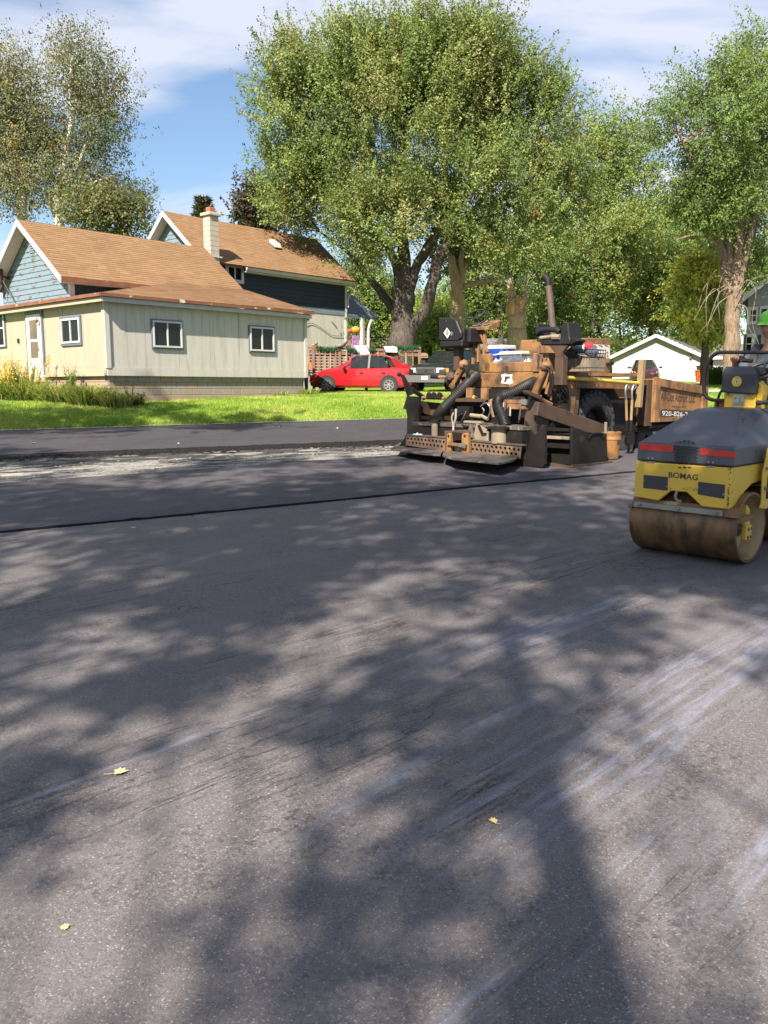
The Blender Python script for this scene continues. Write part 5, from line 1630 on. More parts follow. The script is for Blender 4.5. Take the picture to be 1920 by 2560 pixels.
# birches behind the house at the left
Yb = 47
birch_pal = [(.105, .12, .06), (.135, .14, .066), (.07, .09, .044), (.16, .14, .062)]
for i, (px, tops, cr, lab, wts) in enumerate((
    (55, [[(55, 560), (52, 470), (42, 380), (30, 300), (20, 200), (25, 110)], [(52, 470), (70, 400), (100, 330), (130, 250)], [(42, 380), (20, 300), (-20, 230)]],
     [ell(20, 200, 90, 130, Yb), ell(60, 330, 110, 110, Yb), ell(30, 460, 100, 90, Yb), ell(-40, 330, 90, 170, Yb)], 'golden green birch with white trunk at the left edge', [3, 4, 2, 2]),
    (148, [[(145, 560), (148, 470), (165, 380), (180, 300), (175, 200), (190, 100)], [(150, 480), (190, 420), (230, 330), (260, 270)], [(160, 400), (120, 330), (105, 230)], [(147, 500), (200, 470), (280, 440)]],
     [ell(200, 190, 110, 120, Yb), ell(210, 320, 130, 110, Yb), ell(270, 250, 70, 100, Yb), ell(150, 420, 110, 110, Yb), ell(265, 470, 95, 90, Yb, 1, 80), ell(330, 530, 55, 60, Yb, 2, 60)], 'tall olive green birch with pale trunk behind the low house roof', [5, 3, 4, 1]))):
    p = at(px, 700, Yb); bb_ = Vector((p.x, p.y, gz(p.x, p.y)))
    tr_ = [([tuple(bb_)] + limb(Yb, *tops[0]), [.34, .26, .24, .19, .14, .1, .04])] + [(limb(Yb, *t_), [.13, .1, .07, .03]) for t_ in tops[1:]]
    tree('birch_tree', lab, bb_, tr_, cr, birch_pal, wts, B_birch, 20 + i, nb=175, ns=14, nl=16, rb=.6, spray=.95, up=.1, out=.5, leaf=.125, ratio=.62, shell=.25, droop=.8, accents=(((.30, .19, .05), .05),), sprayw=.16, group='birches behind the house')
p = at(310, 620, 44); bb_ = Vector((p.x, p.y, gz(p.x, p.y)))
tree('bushy_tree', 'low dark olive tree right of the birches behind the roof', bb_, [([tuple(bb_)] + limb(44, (310, 600), (300, 520), (290, 450)), [.2, .15, .1, .05])],
     [ell(310, 540, 70, 60, 44), ell(230, 530, 90, 60, 44), ell(350, 570, 35, 40, 44)], [(.095, .105, .042), (.12, .12, .048), (.065, .078, .032)], [3, 2, 2], B_dark, 24, nb=80, ns=12, nl=12, rb=.5, spray=.7, leaf=.16, shell=.3, sprayw=.14)
# spruce tip and dark purple maple over the roof ridge
Yd = 75
p = at(515, 700, Yd); bs = Vector((p.x, p.y, gz(p.x, p.y)))
g = np.random.default_rng(31); r_ = thing('spruce_tree', 'pointed spruce top showing over the rear roof ridge', 'tree', Matrix.Translation(bs))
top = at(517, 500, Yd).z - bs.z
mb = MB(); mb.tube([(0, 0, 0), (0, 0, top)], [.3, .03], 7); mb.build('trunk', B_dark, r_)
n = 9000; hh_ = g.random(n) ** .8; ang = g.uniform(0, 2 * PI, n); tier = np.floor(hh_ * 26) / 26 + .01
R_ = (1 - tier) * 4.6 + .25; rr = R_ * g.random(n) ** .5
ang2 = np.round(ang * 4) / 4 + g.normal(0, .06, n)
P_ = np.c_[np.cos(ang2) * rr, np.sin(ang2) * rr, tier * top - rr * .18 + .55 * (rr / np.maximum(R_, .3)) ** 2 + g.normal(0, .08, n)]
A_ = unit(np.c_[np.cos(ang2), np.sin(ang2), np.full(n, .25)] + g.normal(0, .35, (n, 3)))
leaves_mesh('crown', P_, A_, unit(g.normal(0, .4, (n, 3)) + np.array([0, 0, 1])), g.uniform(.35, .7, n), g.uniform(.1, .2, n), np.array([[.07, .085, .04]]) * g.uniform(.6, 1.4, (n, 1)) + (g.random((n, 1)) < .12) * np.array([[.10, .05, .02]]), L_needle, r_)
p = at(625, 700, 60); bb_ = Vector((p.x, p.y, gz(p.x, p.y)))
tree('purple_maple', 'dark purple-leaved maple behind the roof left of the big maple', bb_, [([tuple(bb_)] + limb(60, (625, 600), (625, 520), (620, 470)), [.3, .24, .15, .06])],
     [ell(625, 520, 55, 55, 60), ell(645, 480, 45, 40, 60), ell(600, 550, 40, 25, 60), ell(660, 550, 60, 40, 60)], [(.048, .038, .028), (.035, .042, .026), (.065, .045, .03)], [2, 2, 1], B_dark, 33, nb=90, ns=12, nl=12, rb=.5, spray=.6, leaf=.2, shell=.3)

# yellow-green pine boughs left of the ash
Yp = 40
p = at(1762, 935, Yp); bb_ = Vector((p.x, p.y, gz(p.x, p.y)))
tree('pine_tree', 'pine with flat layered yellow-green boughs left of the ash trunk', bb_,
     [([tuple(bb_)] + limb(Yp, (1764, 850), (1768, 760), (1772, 660), (1778, 590)), [.2, .17, .14, .1, .03])],
     [ell(1745, 665, 55, 12, Yp, -1, 45), ell(1735, 712, 60, 12, Yp, -1, 50), ell(1722, 770, 50, 14, Yp, -1, 50), ell(1752, 800, 45, 14, Yp, -1, 40), ell(1790, 630, 45, 12, Yp, 0, 40), ell(1775, 730, 60, 14, Yp, 0, 50), ell(1785, 830, 35, 20, Yp, 0, 40), ell(1800, 580, 40, 14, Yp, 0, 40)],
     [(.34, .35, .06), (.27, .31, .055), (.16, .20, .045)], [3, 3, 2], B_dark, 35, nb=120, ns=14, nl=16, rb=.32, spray=.6, up=.1, out=.9, leaf=.2, ratio=.45, shell=.2, droop=.3, flat=.35, leafm=L_needle, sprayw=.1)

# trees beyond: between the trunks, behind the garage, closing the view
G1 = [(.12, .165, .042), (.16, .20, .05), (.085, .125, .034)]
G2 = [(.13, .165, .042), (.17, .18, .048), (.10, .135, .036)]
G3 = [(.10, .15, .04), (.075, .12, .032), (.14, .175, .05)]
far = [
    (1480, 900, 67, [ell(1480, 400, 115, 150, 67), ell(1560, 500, 110, 130, 67), ell(1450, 560, 90, 90, 67), ell(1590, 380, 60, 80, 67)], G1, 'tall bright green tree between the maple and the ash', 70),
    (1500, 905, 70, [ell(1490, 700, 110, 110, 70), ell(1440, 780, 80, 90, 70), ell(1540, 640, 90, 80, 70)], G2, 'yellow-green tree behind the engine cover of the paver', 71),
    (1625, 900, 76, [ell(1625, 690, 120, 100, 76), ell(1580, 620, 90, 60, 76), ell(1660, 780, 100, 80, 76), ell(1600, 780, 90, 80, 76)], [(.12, .145, .042), (.085, .12, .034), (.18, .155, .05)], 'bushy tree turning yellow straight behind the garage ridge', 72),
    (1720, 900, 72, [ell(1715, 720, 80, 130, 72), ell(1700, 650, 70, 60, 72), ell(1760, 800, 60, 80, 72)], G3, 'dark green tree behind the right end of the garage roof', 73),
    (1420, 880, 66, [ell(1400, 740, 90, 120, 66), ell(1350, 830, 70, 80, 66), ell(1420, 640, 70, 70, 66)], G3, 'mid green tree right of the exhaust pipe', 74),
    (1220, 880, 80, [ell(1215, 800, 70, 70, 80), ell(1240, 850, 60, 50, 80), ell(1180, 840, 50, 50, 80)], G1, 'small sunlit tree far behind the steering wheel', 75),
    (1080, 890, 55, [ell(1085, 830, 55, 55, 55), ell(1060, 870, 45, 35, 55), ell(1110, 790, 40, 50, 55), ell(1120, 880, 40, 35, 55)], [(.17, .23, .05), (.13, .19, .045), (.20, .24, .06)], 'bright green bush behind the crossing sign and paver seat', 76),
    (940, 880, 58, [ell(930, 740, 70, 70, 58), ell(900, 800, 50, 50, 58), ell(960, 820, 50, 50, 58), ell(880, 720, 50, 60, 58)], G3, 'shaded green tree behind the porch post', 77),
    (1370, 890, 95, [ell(1370, 800, 120, 90, 95), ell(1270, 830, 80, 60, 95)], G1, 'far green tree low behind the broken trunk', 78),
    (1560, 890, 95, [ell(1540, 740, 130, 130, 95), ell(1680, 690, 120, 110, 95)], G1, 'far tree filling the gap above the garage', 79),
    (1880, 880, 80, [ell(1860, 700, 90, 110, 80), ell(1950, 660, 80, 120, 80)], G3, 'tree behind the grey house at the right edge', 80),
    (1250, 885, 60, [ell(1250, 690, 90, 110, 60), ell(1175, 740, 80, 90, 60), ell(1340, 620, 90, 100, 60), ell(1320, 760, 60, 80, 60)], G3, 'green tree right behind the broken trunk', 82),
    (1640, 885, 88, [ell(1620, 600, 110, 90, 88), ell(1710, 560, 80, 90, 88), ell(1540, 560, 70, 80, 88)], G1, 'tall far tree in the gap left of the ash', 83),
    (860, 880, 85, [ell(850, 760, 70, 60, 85), ell(1010, 800, 120, 60, 85)], G1, 'far tree behind the brown house and the maple trunk', 81)]
for px, py, Y, cr, pal, lab, sd in far:
    p = at(px, py, Y); bb_ = Vector((p.x, p.y, gz(p.x, p.y)))
    tc_ = Vector(cr[0][0])
    tree('leafy_tree', lab, bb_, [([tuple(bb_), tuple(bb_.lerp(tc_, .5) + Vector((.1, 0, 0))), tuple(tc_)], [.2, .15, .05])], cr, pal, [3, 2, 2], B_dark, sd,
         nb=int(70 + 26 * len(cr)), ns=13, nl=15, rb=.011 * Y, spray=.016 * Y, leaf=.0030 * Y, shell=.35, sprayw=.0022 * Y, group='trees beyond the road', accents=(((.30, .22, .06), .03),))
# a far wood that closes the horizon
def far_wood(g_, n):
    a = g_.uniform(-1.25, 1.25, n); R0 = g_.uniform(130, 170, n)
    h = (7 + 3.5 * np.sin(a * 9 + 1) + 2.5 * np.sin(a * 23) + 1.2 * np.sin(a * 57)) * g_.random(n) ** .7
    x, y = np.sin(a) * R0, np.cos(a) * R0
    return np.c_[x, y, gz_np(x, y) + h]
g = np.random.default_rng(91); n = 42000
P_ = far_wood(g, n)
col = np.array([[.10, .14, .045]]) * g.uniform(.55, 1.5, (n, 1))
tag(leaves_mesh('far_wood', P_, unit(g.normal(size=(n, 3))), unit(g.normal(size=(n, 3)) + np.array([0, -.4, .8])), g.uniform(.8, 1.8, n), g.uniform(.6, 1.2, n), col, L_leaf, None), kind='stuff')

# street trees behind the viewer: they throw the dappled shade over the road
def shade(gx, gy, z, rx, ry, rz, w):
    """a part of a crown, z metres up on the line from a place on the road towards the sun"""
    h = z - road_z(gx, gy)
    k = h / math.tan(SUN_EL)
    return ((gx + math.sin(SUN_AZ) * k, gy + math.cos(SUN_AZ) * k, z), (rx, ry, rz), w)
for i, (bx_, by_, crn, lab, sd, nb_, kw_) in enumerate((
    (-2.5, -9.0, [shade(-.85, 1.98, 9.0, .4, .08, .2, 1.1), shade(-.25, 2.02, 9.2, .35, .08, .2, 1.0), shade(.3, 1.9, 9.2, .25, .06, .2, .7), shade(1.25, 1.95, 9.4, .2, .2, .2, .7), shade(-1.3, 3.1, 9.0, .4, .12, .2, 1.4), shade(-2.1, 5.4, 10, 1.1, .6, .4, 9), shade(-.9, 5.9, 10.3, .5, .2, .3, 1.8), shade(-.35, 5.1, 10.2, .3, .2, .2, 1), shade(1.6, 5.0, 10.2, .35, .25, .2, 1.2), shade(2.9, 4.3, 10, .4, .3, .2, 1.4), shade(.58, 3.5, 9.6, .15, .5, .3, 1.1), shade(.8, 2.3, 9.2, .12, .3, .2, .7), shade(-1.1, 4.3, 9.8, .35, .15, .2, 1.2), shade(.1, 6.0, 10.6, .4, .2, .2, 1.3), shade(.9, 5.3, 10.2, .3, .4, .3, 1.6), shade(.05, 4.3, 10, .25, .2, .2, 1),
        shade(2.6, 5.4, 10.4, .6, .5, .4, 3), shade(-.6, 6.9, 11, 1.0, .4, .4, 4), shade(1.8, 6.9, 11.4, .8, .4, .4, 3.5), shade(-2.2, 3.8, 9.6, .4, .2, .2, 1.5)], 'tall street tree behind the viewer', 101, 42, dict(rb=.19, spray=.3, leaf=.13)),
    (1.2, -7.5, [shade(3.1, 7.6, 12, 1.3, 1.2, .9, 7), shade(2.2, 9.4, 13, 1.8, 1.0, .9, 10), shade(4.6, 9.6, 13, 1.4, 1.2, .9, 7), shade(-1.4, 8.2, 12, 1.6, .7, .8, 8), shade(.6, 8.6, 12.6, 1.2, .6, .7, 6), shade(4.2, 6.0, 12, .9, .8, .6, 4)], 'street tree behind the viewer to the right', 102, 40, dict(rb=.5, spray=.6, leaf=.18)),
    (-9.5, -5.0, [shade(-3.6, 9.6, 12.4, 1.8, .8, .8, 9), shade(-1.2, 10.6, 13, 2.0, .8, .8, 10), shade(1.4, 11.6, 14, 1.8, .8, .8, 8), shade(-5.2, 12.2, 13.5, 2.0, .8, .8, 8), shade(-2.6, 13.4, 14.5, 1.8, .8, .8, 7), shade(-4.6, 7.2, 11, 1.5, .8, .7, 8), shade(.2, 14.0, 15.5, 1.4, .7, .7, 4), shade(-6.6, 15.5, 15, 1.6, .7, .7, 5)], 'street tree left behind the viewer', 103, 46, dict(rb=.5, spray=.6, leaf=.18)),
    (-16.5, 8.5, [((-14.6, 10.5, 12.0), (3.4, 2.4, 1.6)), ((-11.6, 10.0, 14.0), (3.2, 2.2, 1.7)), ((-17.5, 9.5, 12.5), (3.0, 2.6, 1.8)), ((-9.2, 10.2, 14.2), (2.2, 2.0, 1.5))], 'tall street tree outside the left edge', 105, 42, dict(rb=.58, spray=.7, leaf=.2)))):
    bb_ = Vector((bx_, by_, gz(bx_, by_)))
    tr_ = [([tuple(bb_), (bx_ + .1, by_ + .2, 3.0), (bx_ + .1, by_ + .6, 5.6)], [.34, .27, .2])]
    if i == 0: tr_ = [([tuple(bb_), (-2.55, -8.4, 4.0), (-2.65, -7.5, 7.4), (-2.95, -6.7, 9.3), (-3.5, -5.6, 11.2)], [.30, .22, .15, .115, .06])]
    for c, r_, *_w in crn: tr_.append(([(bx_ + .1, by_ + .5, 5.2), tuple(Vector((bx_, by_, 5.5)).lerp(Vector(c), .5) + Vector((0, 0, .5))), c], [.03, .016, .01]))
    tree('street_tree', lab, bb_, tr_, crn, G1, [1, 1, 1], B_maple, sd, nb=nb_, ns=20, nl=20, ratio=.7, shell=.25, sprayw=.16, twigs=False, group='street trees', **kw_)

# ------------------------------------------------------------------ plants along the house wall
def weed(name, label, cat, px, py, Y, h, spread, n, mats, seed, w=.02, lean=.5, group=None, flowers=None, leafy=0):
    p = at(px, py, Y); b_ = Vector((p.x, p.y, gz(p.x, p.y)))
    t = thing(name, label, cat, Matrix.Translation(b_), group)
    g_ = np.random.default_rng(seed)
    vs, fs, mi = [], [], []
    mb = MB()
    q = random.Random(seed)
    tips = []
    for i in range(n):
        a = q.uniform(0, 2 * PI); r0 = spread * math.sqrt(q.random()) * .7
        p0 = Vector((math.cos(a) * r0, math.sin(a) * r0, -.03)); hh__ = h * q.uniform(.55, 1.1)
        dr = Vector((math.cos(a) + q.gauss(0, .5), math.sin(a) + q.gauss(0, .5), 0)) * lean * hh__
        pts = [p0, p0 + dr * .3 + Vector((0, 0, hh__ * .55)), p0 + dr * .7 + Vector((0, 0, hh__ * .9)), p0 + dr * 1.15 + Vector((0, 0, hh__ * (.95 if lean > .4 else 1.05)))]
        sd_ = Vector((-math.sin(a + q.gauss(0, .6)), math.cos(a + q.gauss(0, .6)), 0)) * w
        o = len(mb.v); mb.c = q.randrange(len(mats))
        mb.add([pts[0] - sd_, pts[0] + sd_, pts[1] + sd_ * .9, pts[1] - sd_ * .9, pts[2] + sd_ * .5, pts[2] - sd_ * .5, pts[3]], [(0, 1, 2, 3), (3, 2, 4, 5), (5, 4, 6)])
        tips.append(pts[3])
        for k in range(leafy):
            f = q.uniform(.2, 1); c = pts[0].lerp(pts[2], f); d = Vector((q.gauss(0, 1), q.gauss(0, 1), q.uniform(-.2, .4))).normalized() * q.uniform(.06, .13); s_ = d.cross(Vector((0, 0, 1))).normalized() * d.length * .3
            mb.add([c, c + d * .5 + s_, c + d, c + d * .5 - s_], [(0, 1, 2, 3)])
    mb.build('foliage', mats, t)
    if flowers:
        fb = MB()
        for tp in tips[::2]:
            for k in range(9):
                c = tp + Vector((q.gauss(0, .025), q.gauss(0, .025), q.uniform(-.26, .04))); fb.blob(c, q.uniform(.014, .027), k, .2, 5, 3)
        tag(fb.build('flowers', flowers, t), kind='stuff')
    return t
WG = [plain_leaf('weed_green', (.26, .36, .07), .45), plain_leaf('weed_olive', (.34, .38, .11), .45), plain_leaf('weed_straw', (.48, .46, .20), .45), plain_leaf('weed_dark', (.10, .17, .035), .4)]
M_gold = pm('goldenrod_yellow', (.70, .42, .02), (.62, .35, .02), 30, .8)
Yw = 25.9
weed('goldenrod_plant', 'clump of goldenrod with yellow plumes left of the white door', 'plant', 62, 965, 26.6, 1.25, .5, 90, WG, 1, .016, .25, 'goldenrod by the door', M_gold, 6)
weed('goldenrod_plant', 'goldenrod clump at the left edge, left of the larger clump', 'plant', 18, 968, 26.9, 1.05, .5, 80, WG, 2, .016, .25, 'goldenrod by the door', M_gold, 6)
weed('tall_weed', 'tall leafy vine-like weed climbing under the left wall window', 'weed', 178, 975, 25.75, 1.15, .14, 40, [WG[0], WG[3]], 3, .012, .12, None, None, 12)
for i, (px, py, Y_, h_, sp_, n_, lab) in enumerate(((225, 1000, 24.9, .62, .8, 900, 'large mound of long bent grass by the house corner'), (290, 1004, 24.6, .42, .65, 620, 'grey-green bent grass spilling past the house corner'), (150, 990, 25.5, .62, .6, 600, 'tall weeds below the left wall window'), (115, 988, 26.0, .45, .5, 260, 'low weeds in front of the white door step'), (60, 985, 26.2, .75, .6, 460, 'weeds in front of the goldenrod clump'), (10, 985, 26.4, .75, .6, 400, 'weeds at the very left edge of the lawn'))):
    weed('weed_clump', lab, 'weeds', px, py, Y_, h_, sp_, n_, WG if i != 1 else WG[1:], 10 + i, .011, .75, 'weeds along the house wall', None, 1)
weed('thin_weed', 'thin leafy stems standing before the right wall foundation', 'weed', 325, 1005, 24.9, .95, .12, 9, [WG[0], WG[3]], 20, .012, .2, None, None, 8)
weed('thin_weed', 'dark leafy weed at the foot of the foundation', 'weed', 345, 1008, 25.0, .42, .22, 60, [WG[3], WG[1]], 21, .012, .5, None, None, 6)
weed('wall_tuft', 'grass tuft against the foundation near its right end', 'weed', 705, 985, 30.0, .22, .35, 120, WG, 22, .012, .6)
weed('wall_tuft', 'grass tuft at the right corner of the foundation', 'weed', 772, 984, 31.0, .3, .45, 200, WG, 23, .012, .6)
weed('round_shrub', 'dark round shrub behind the roller hoop', 'shrub', 1793, 972, 46, 1.15, .6, 420, [WG[3]], 24, .03, .5, None, None, 6)
weed('rust_shrub', 'rusty brown shrub in front of the garage wing', 'shrub', 1768, 958, 55, .8, .8, 260, [plain_leaf('rust_leaf', (.24, .14, .05)), WG[1]], 25, .03, .5, None, None, 4)
weed('rail_plant', 'yellow-green climbing plant on the right end of the deck railing', 'plant', 1030, 930, 36.2, 1.0, .25, 40, [WG[0], WG[2]], 26, .02, .3, None, None, 10)
# ------------------------------------------------------------------ the asphalt paver
M_tan = pm('paver_tan_paint', (.315, .158, .052), (.22, .108, .037), 3, .65, dirt=(.05, .03, .018), dirt_lo=.43, dirt_hi=.68, dirt_scale=3.0, bmp=.25)
M_tan2 = pm('paver_tan_grimy', (.30, .15, .062), (.22, .11, .048), 4, .7, dirt=(.04, .028, .02), dirt_lo=.48, dirt_hi=.66, dirt_scale=3.5, bmp=.3)
M_soot = pm('tar_black_steel', (.009, .008, .0075), (.016, .013, .011), 5, .62, dirt=(.04, .028, .02), dirt_lo=.6, dirt_hi=.74, dirt_scale=5, bmp=.5, spec=.25)
M_brown = pm('rusty_brown_steel', (.085, .046, .027), (.055, .032, .02), 4, .7, dirt=(.025, .02, .017), dirt_lo=.52, dirt_hi=.68, dirt_scale=4, bmp=.3)
M_plate_s = pm('worn_deck_plate', (.12, .10, .082), (.075, .062, .052), 9, .65, dirt=(.21, .18, .145), dirt_lo=.56, dirt_hi=.66, dirt_scale=7, bmp=.6, bscale=50)
M_perf = pm('perforated_rusty_plate', (.20, .125, .08), (.13, .085, .06), 5, .6, dirt=(.40, .22, .09), dirt_lo=.55, dirt_hi=.68, dirt_scale=3)
M_pipe = pm('tan_grey_pipe', (.30, .24, .165), (.22, .18, .125), 5, .7, dirt=(.07, .055, .042), dirt_lo=.55, dirt_hi=.7)
M_hose = pm('black_hose', (.014, .013, .013), (.024, .022, .021), 10, .5, spec=.35)
M_palehose = pm('pale_hose', (.28, .25, .21), (.2, .18, .15), 10, .6)
M_steel = pm('bare_steel', (.45, .44, .42), (.32, .31, .30), 8, .35, .8)
M_seatb = pm('black_vinyl', (.011, .011, .012), (.017, .017, .018), 5, .55, spec=.3)
M_text = pm('brown_lettering', (.035, .018, .011), (.05, .025, .014), 20, .7)
M_band = pm('dark_band', (.05, .035, .028), None, 5, .6)
M_whitedec = pm('white_decal', (.66, .64, .60), (.56, .54, .50), 9, .6, dirt=(.40, .22, .1), dirt_lo=.68, dirt_hi=.74)

PV = Fr((1.09, 14.3, .40), math.atan2(-.75, .66))
paver = thing('asphalt_paver', 'tan and soot-black asphalt paver with hopper, big tyre and rear screed on fresh mat', 'paver', PV.M)
P = PV.pix
def part(mb, name, mat, par=None, **k):
    return mb.build(name, mat, par or paver, **k)
def poly(pts, ax, val, ext, name, mat, par=None, **k):
    mb = MB(); e = [0, 0, 0]; e[ax] = ext
    mb.prism([P(px, py, ax, val) for px, py in pts], e)
    return part(mb, name, mat, par, **k)
def box(x0, x1, y0, y1, z0, z1, name, mat, par=None, **k):
    mb = MB(); mb.box(x0, x1, y0, y1, z0, z1); return part(mb, name, mat, par, **k)
def fit_text(mb, txt, p0, p1, up, h, bold=0.0, shear=0.0, lift=None):
    """lettering from p0 to p1, cap height h"""
    p0, p1, up = Vector(p0), Vector(p1), Vector(up).normalized()
    t = MB(); text_shape(t, txt, 1.0, lambda x, y: (x, y, 0), align='LEFT', bold=bold, shear=shear)
    xs_ = [v[0] for v in t.v]; ys_ = [v[1] for v in t.v if True]
    x0, x1 = min(xs_), max(xs_); cap = .70
    d = p1 - p0
    mb.add([p0 + d * ((v[0] - x0) / (x1 - x0)) + up * (v[1] / cap * h) for v in t.v], t.f)
    return mb

# chassis, deck, body skirts
chs = box(-.98, .98, 1.62, 6.0, .42, 1.28, 'chassis', M_soot)
deckp = box(-1.2, 1.2, 1.55, 4.2, 1.5, 1.56, 'deck_plate', M_tan2)
beam = box(-1.0, 1.16, 1.49, 1.545, 1.29, 1.565, 'rear_beam', M_tan, bevel=.012)
ub = box(-.52, .66, 1.5, 1.9, 1.568, 1.75, 'step_box', M_tan, bevel=.012)
c = P(1267, 921, 1, 1.498); mb = MB(); mb.lathe([(.0, .001), (.045, .0), (.045, .004)], c, (0, -1, 0), 14); part(mb, 'hole', M_dark, ub)  # black disc stands for the shade inside a round hole
# worn white sticker with a small dark pistol shape on the beam
mb = MB(); y_ = 1.488
st_ = [P(px, py, 1, y_) for px, py in ((1253, 937), (1262, 934), (1270, 937), (1281, 935), (1280, 948), (1283, 957), (1275, 961), (1262, 959), (1252, 958), (1255, 948))]
mb.prism(st_, (0, .003, 0)); stk = part(mb, 'sticker', M_whitedec, beam)
mb = MB(); mb.prism([P(px, py, 1, y_ - .003) for px, py in ((1261, 941), (1275, 941), (1275, 945.5), (1270, 946), (1268, 949), (1266, 949), (1265.5, 955), (1260, 955), (1262, 946))], (0, .002, 0)); part(mb, 'pistol_mark', M_band, stk)
# right side: rear corner plate, fender skirt over the tyre
poly([(1372, 934), (1433, 938), (1436, 970), (1429, 1033), (1396, 1031), (1374, 1000)], 0, 1.17, .05, 'corner_plate', M_tan)
poly([(1431, 938), (1577, 950), (1577, 995), (1544, 996), (1532, 972.5), (1436, 970)], 0, 1.2, .04, 'fender', M_tan, bevel=.008)
mb = MB(); mb.prism([P(px, py, 0, -1.2) for px, py in ((1100, 934), (1300, 945), (1300, 985), (1230, 985), (1210, 970), (1105, 965))], (-.04, 0, 0))
box(-1.24, -1.2, 1.6, 4.0, 1.2, 1.5, 'fender', M_tan)
poly([(1378, 977), (1420, 979), (1418, 1007), (1378, 1006)], 0, 1.222, .03, 'control_panel', M_soot, bevel=.01)
poly([(1429, 1000), (1436, 970), (1446, 972), (1440, 1033), (1429, 1033)], 0, 1.15, .04, 'fender_stay', M_tan)
mb = MB(); q = P(1405, 955, 0, 1.25); rr_ = random.Random(5)
for i in range(7):
    mb.tube(smooth_path([q + V(0, i * .03 - .1, .05), q + V(.03, rr_.uniform(-.15, .15), -.12), q + V(.03, rr_.uniform(-.2, .2), -.26), q + V(.02, rr_.uniform(-.2, .2), -.36)], 4), .012, 5)
tag(part(mb, 'wiring', M_hose), kind='stuff')
# drive tyres
def tyre(x, y, R_, sg):
    z = R_
    mb = MB(); mb.lathe([(R_ * .52, -.40), (R_ * .9, -.40), (R_ * .98, -.35), (R_ * .985, -.05), (R_ * .92, 0), (R_ * .62, .015), (R_ * .52, -.03)], (x, y, z), (sg, 0, 0), 36)
    w = part(mb, 'tyre', M_rub, smooth=40)
    mb = MB(); n = 26
    for i in range(n):
        for s2 in (0, 1):
            a = 2 * PI * (i + .5 * s2) / n; d = V(0, math.cos(a), math.sin(a)); t = V(0, -math.sin(a), math.cos(a)); o = V(x, y, z)
            x0, x1 = (-.02, -.2) if s2 else (-.2, -.38)
            pp = [o + d * R_ * .96 + V(sg * x0, 0, 0) - t * .04, o + d * R_ * .96 + V(sg * x0, 0, 0) + t * .04, o + d * R_ * .96 + V(sg * x1, 0, 0) + t * .10, o + d * R_ * .96 + V(sg * x1, 0, 0) + t * .02]
            mb.hexa(pp + [p_ + d * R_ * .05 for p_ in pp])
            if not s2:
                pp = [o + d * R_ * .84 + V(sg * .005, 0, 0) - t * .035, o + d * R_ * .84 + V(sg * .005, 0, 0) + t * .035, o + d * R_ * .97 + V(-sg * .02, 0, 0) + t * .04, o + d * R_ * .97 + V(-sg * .02, 0, 0) - t * .04]
                mb.hexa(pp + [p_ + V(sg * .02, 0, 0) for p_ in pp])
    tag(part(mb, 'tread', M_rub, w), kind='stuff')
    mb = MB(); mb.lathe([(R_ * .56, -.02), (R_ * .54, .0), (R_ * .47, -.04), (R_ * .40, -.16), (R_ * .12, -.17), (R_ * .11, -.08), (.001, -.07)], (x, y, z), (sg, 0, 0), 30); rm = part(mb, 'rim', M_soot, w, smooth=40)
    for k in range(8):
        a = 2 * PI * k / 8; mb = MB(); mb.lathe([(.022, -.168), (.022, -.14), (0, -.138)], V(x, y + math.cos(a) * R_ * .25, z + math.sin(a) * R_ * .25), (sg, 0, 0), 6); part(mb, 'wheel_nut', M_brown, w)
tyre(1.14, 2.72, .62, 1)
tyre(-1.14, 2.72, .62, -1)
for x in (.95, -.95):
    for y in (4.1, 4.75):
        mb = MB(); sg = 1 if x > 0 else -1; mb.lathe([(.05, -.25), (.27, -.25), (.29, -.2), (.29, -.03), (.26, 0), (.06, .01)], (x, y, .29), (sg, 0, 0), 20); part(mb, 'bogie_wheel', M_rub, smooth=40)
# hopper with lettered wings
zt0, zt1, zlo = P(1637, 944, 0, 1.25).z, P(1757, 968, 0, 1.25).z, .62
def wing(sg):
    x = 1.25 * sg
    mb = MB(); mb.prism([(x, 4.46, zlo), (x, 6.5, zlo), (x, 6.5, zt1 - .01), (x, 4.46, zt0)], (-.05 * sg, 0, 0)); w = part(mb, 'hopper_wing', M_tan)
    mb = MB(); mb.prism([(x, 4.44, zt0 - .16), (x, 6.52, zt1 - .17), (x, 6.52, zt1), (x, 4.44, zt0 + .01)], (.045 * sg, 0, 0)); part(mb, 'top_flange', M_tan, w, bevel=.008)
    mb = MB(); mb.box(min(x, x + .045 * sg), max(x, x + .045 * sg), 4.44, 4.62, zlo, zt0 - .162); part(mb, 'end_post', M_tan, w, bevel=.008)
    mb = MB(); mb.box(min(x, x + .045 * sg), max(x, x + .045 * sg), 6.3, 6.52, zlo, zt1 - .19); part(mb, 'end_post', M_tan, w, bevel=.008)
    mb = MB(); mb.box(min(x, x + .045 * sg), max(x, x + .045 * sg), 4.63, 6.29, zlo, zlo + .08); part(mb, 'bottom_flange', M_tan, w, bevel=.008)
    return w
wg = wing(1); wing(-1)
box(-1.2, 1.2, 4.46, 4.52, .5, zt0 - .02, 'hopper_back', M_tan2)
box(-1.2, 1.2, 4.46, 6.4, .5, .56, 'hopper_floor', M_soot)
box(.80, 1.21, 4.30, 4.455, .55, zt0 - .04, 'hopper_corner', M_brown)
mb = MB(); mb.tube([(-1.1, 6.65, .45), (1.1, 6.65, .45)], .12, 14); part(mb, 'push_roller', M_steel)
mb = MB()
for sx in (-1, 1):
    mb.box(sx * .8 - .06, sx * .8 + .06, 6.3, 6.7, .4, .52)
part(mb, 'roller_bracket', M_soot)
x_ = 1.253
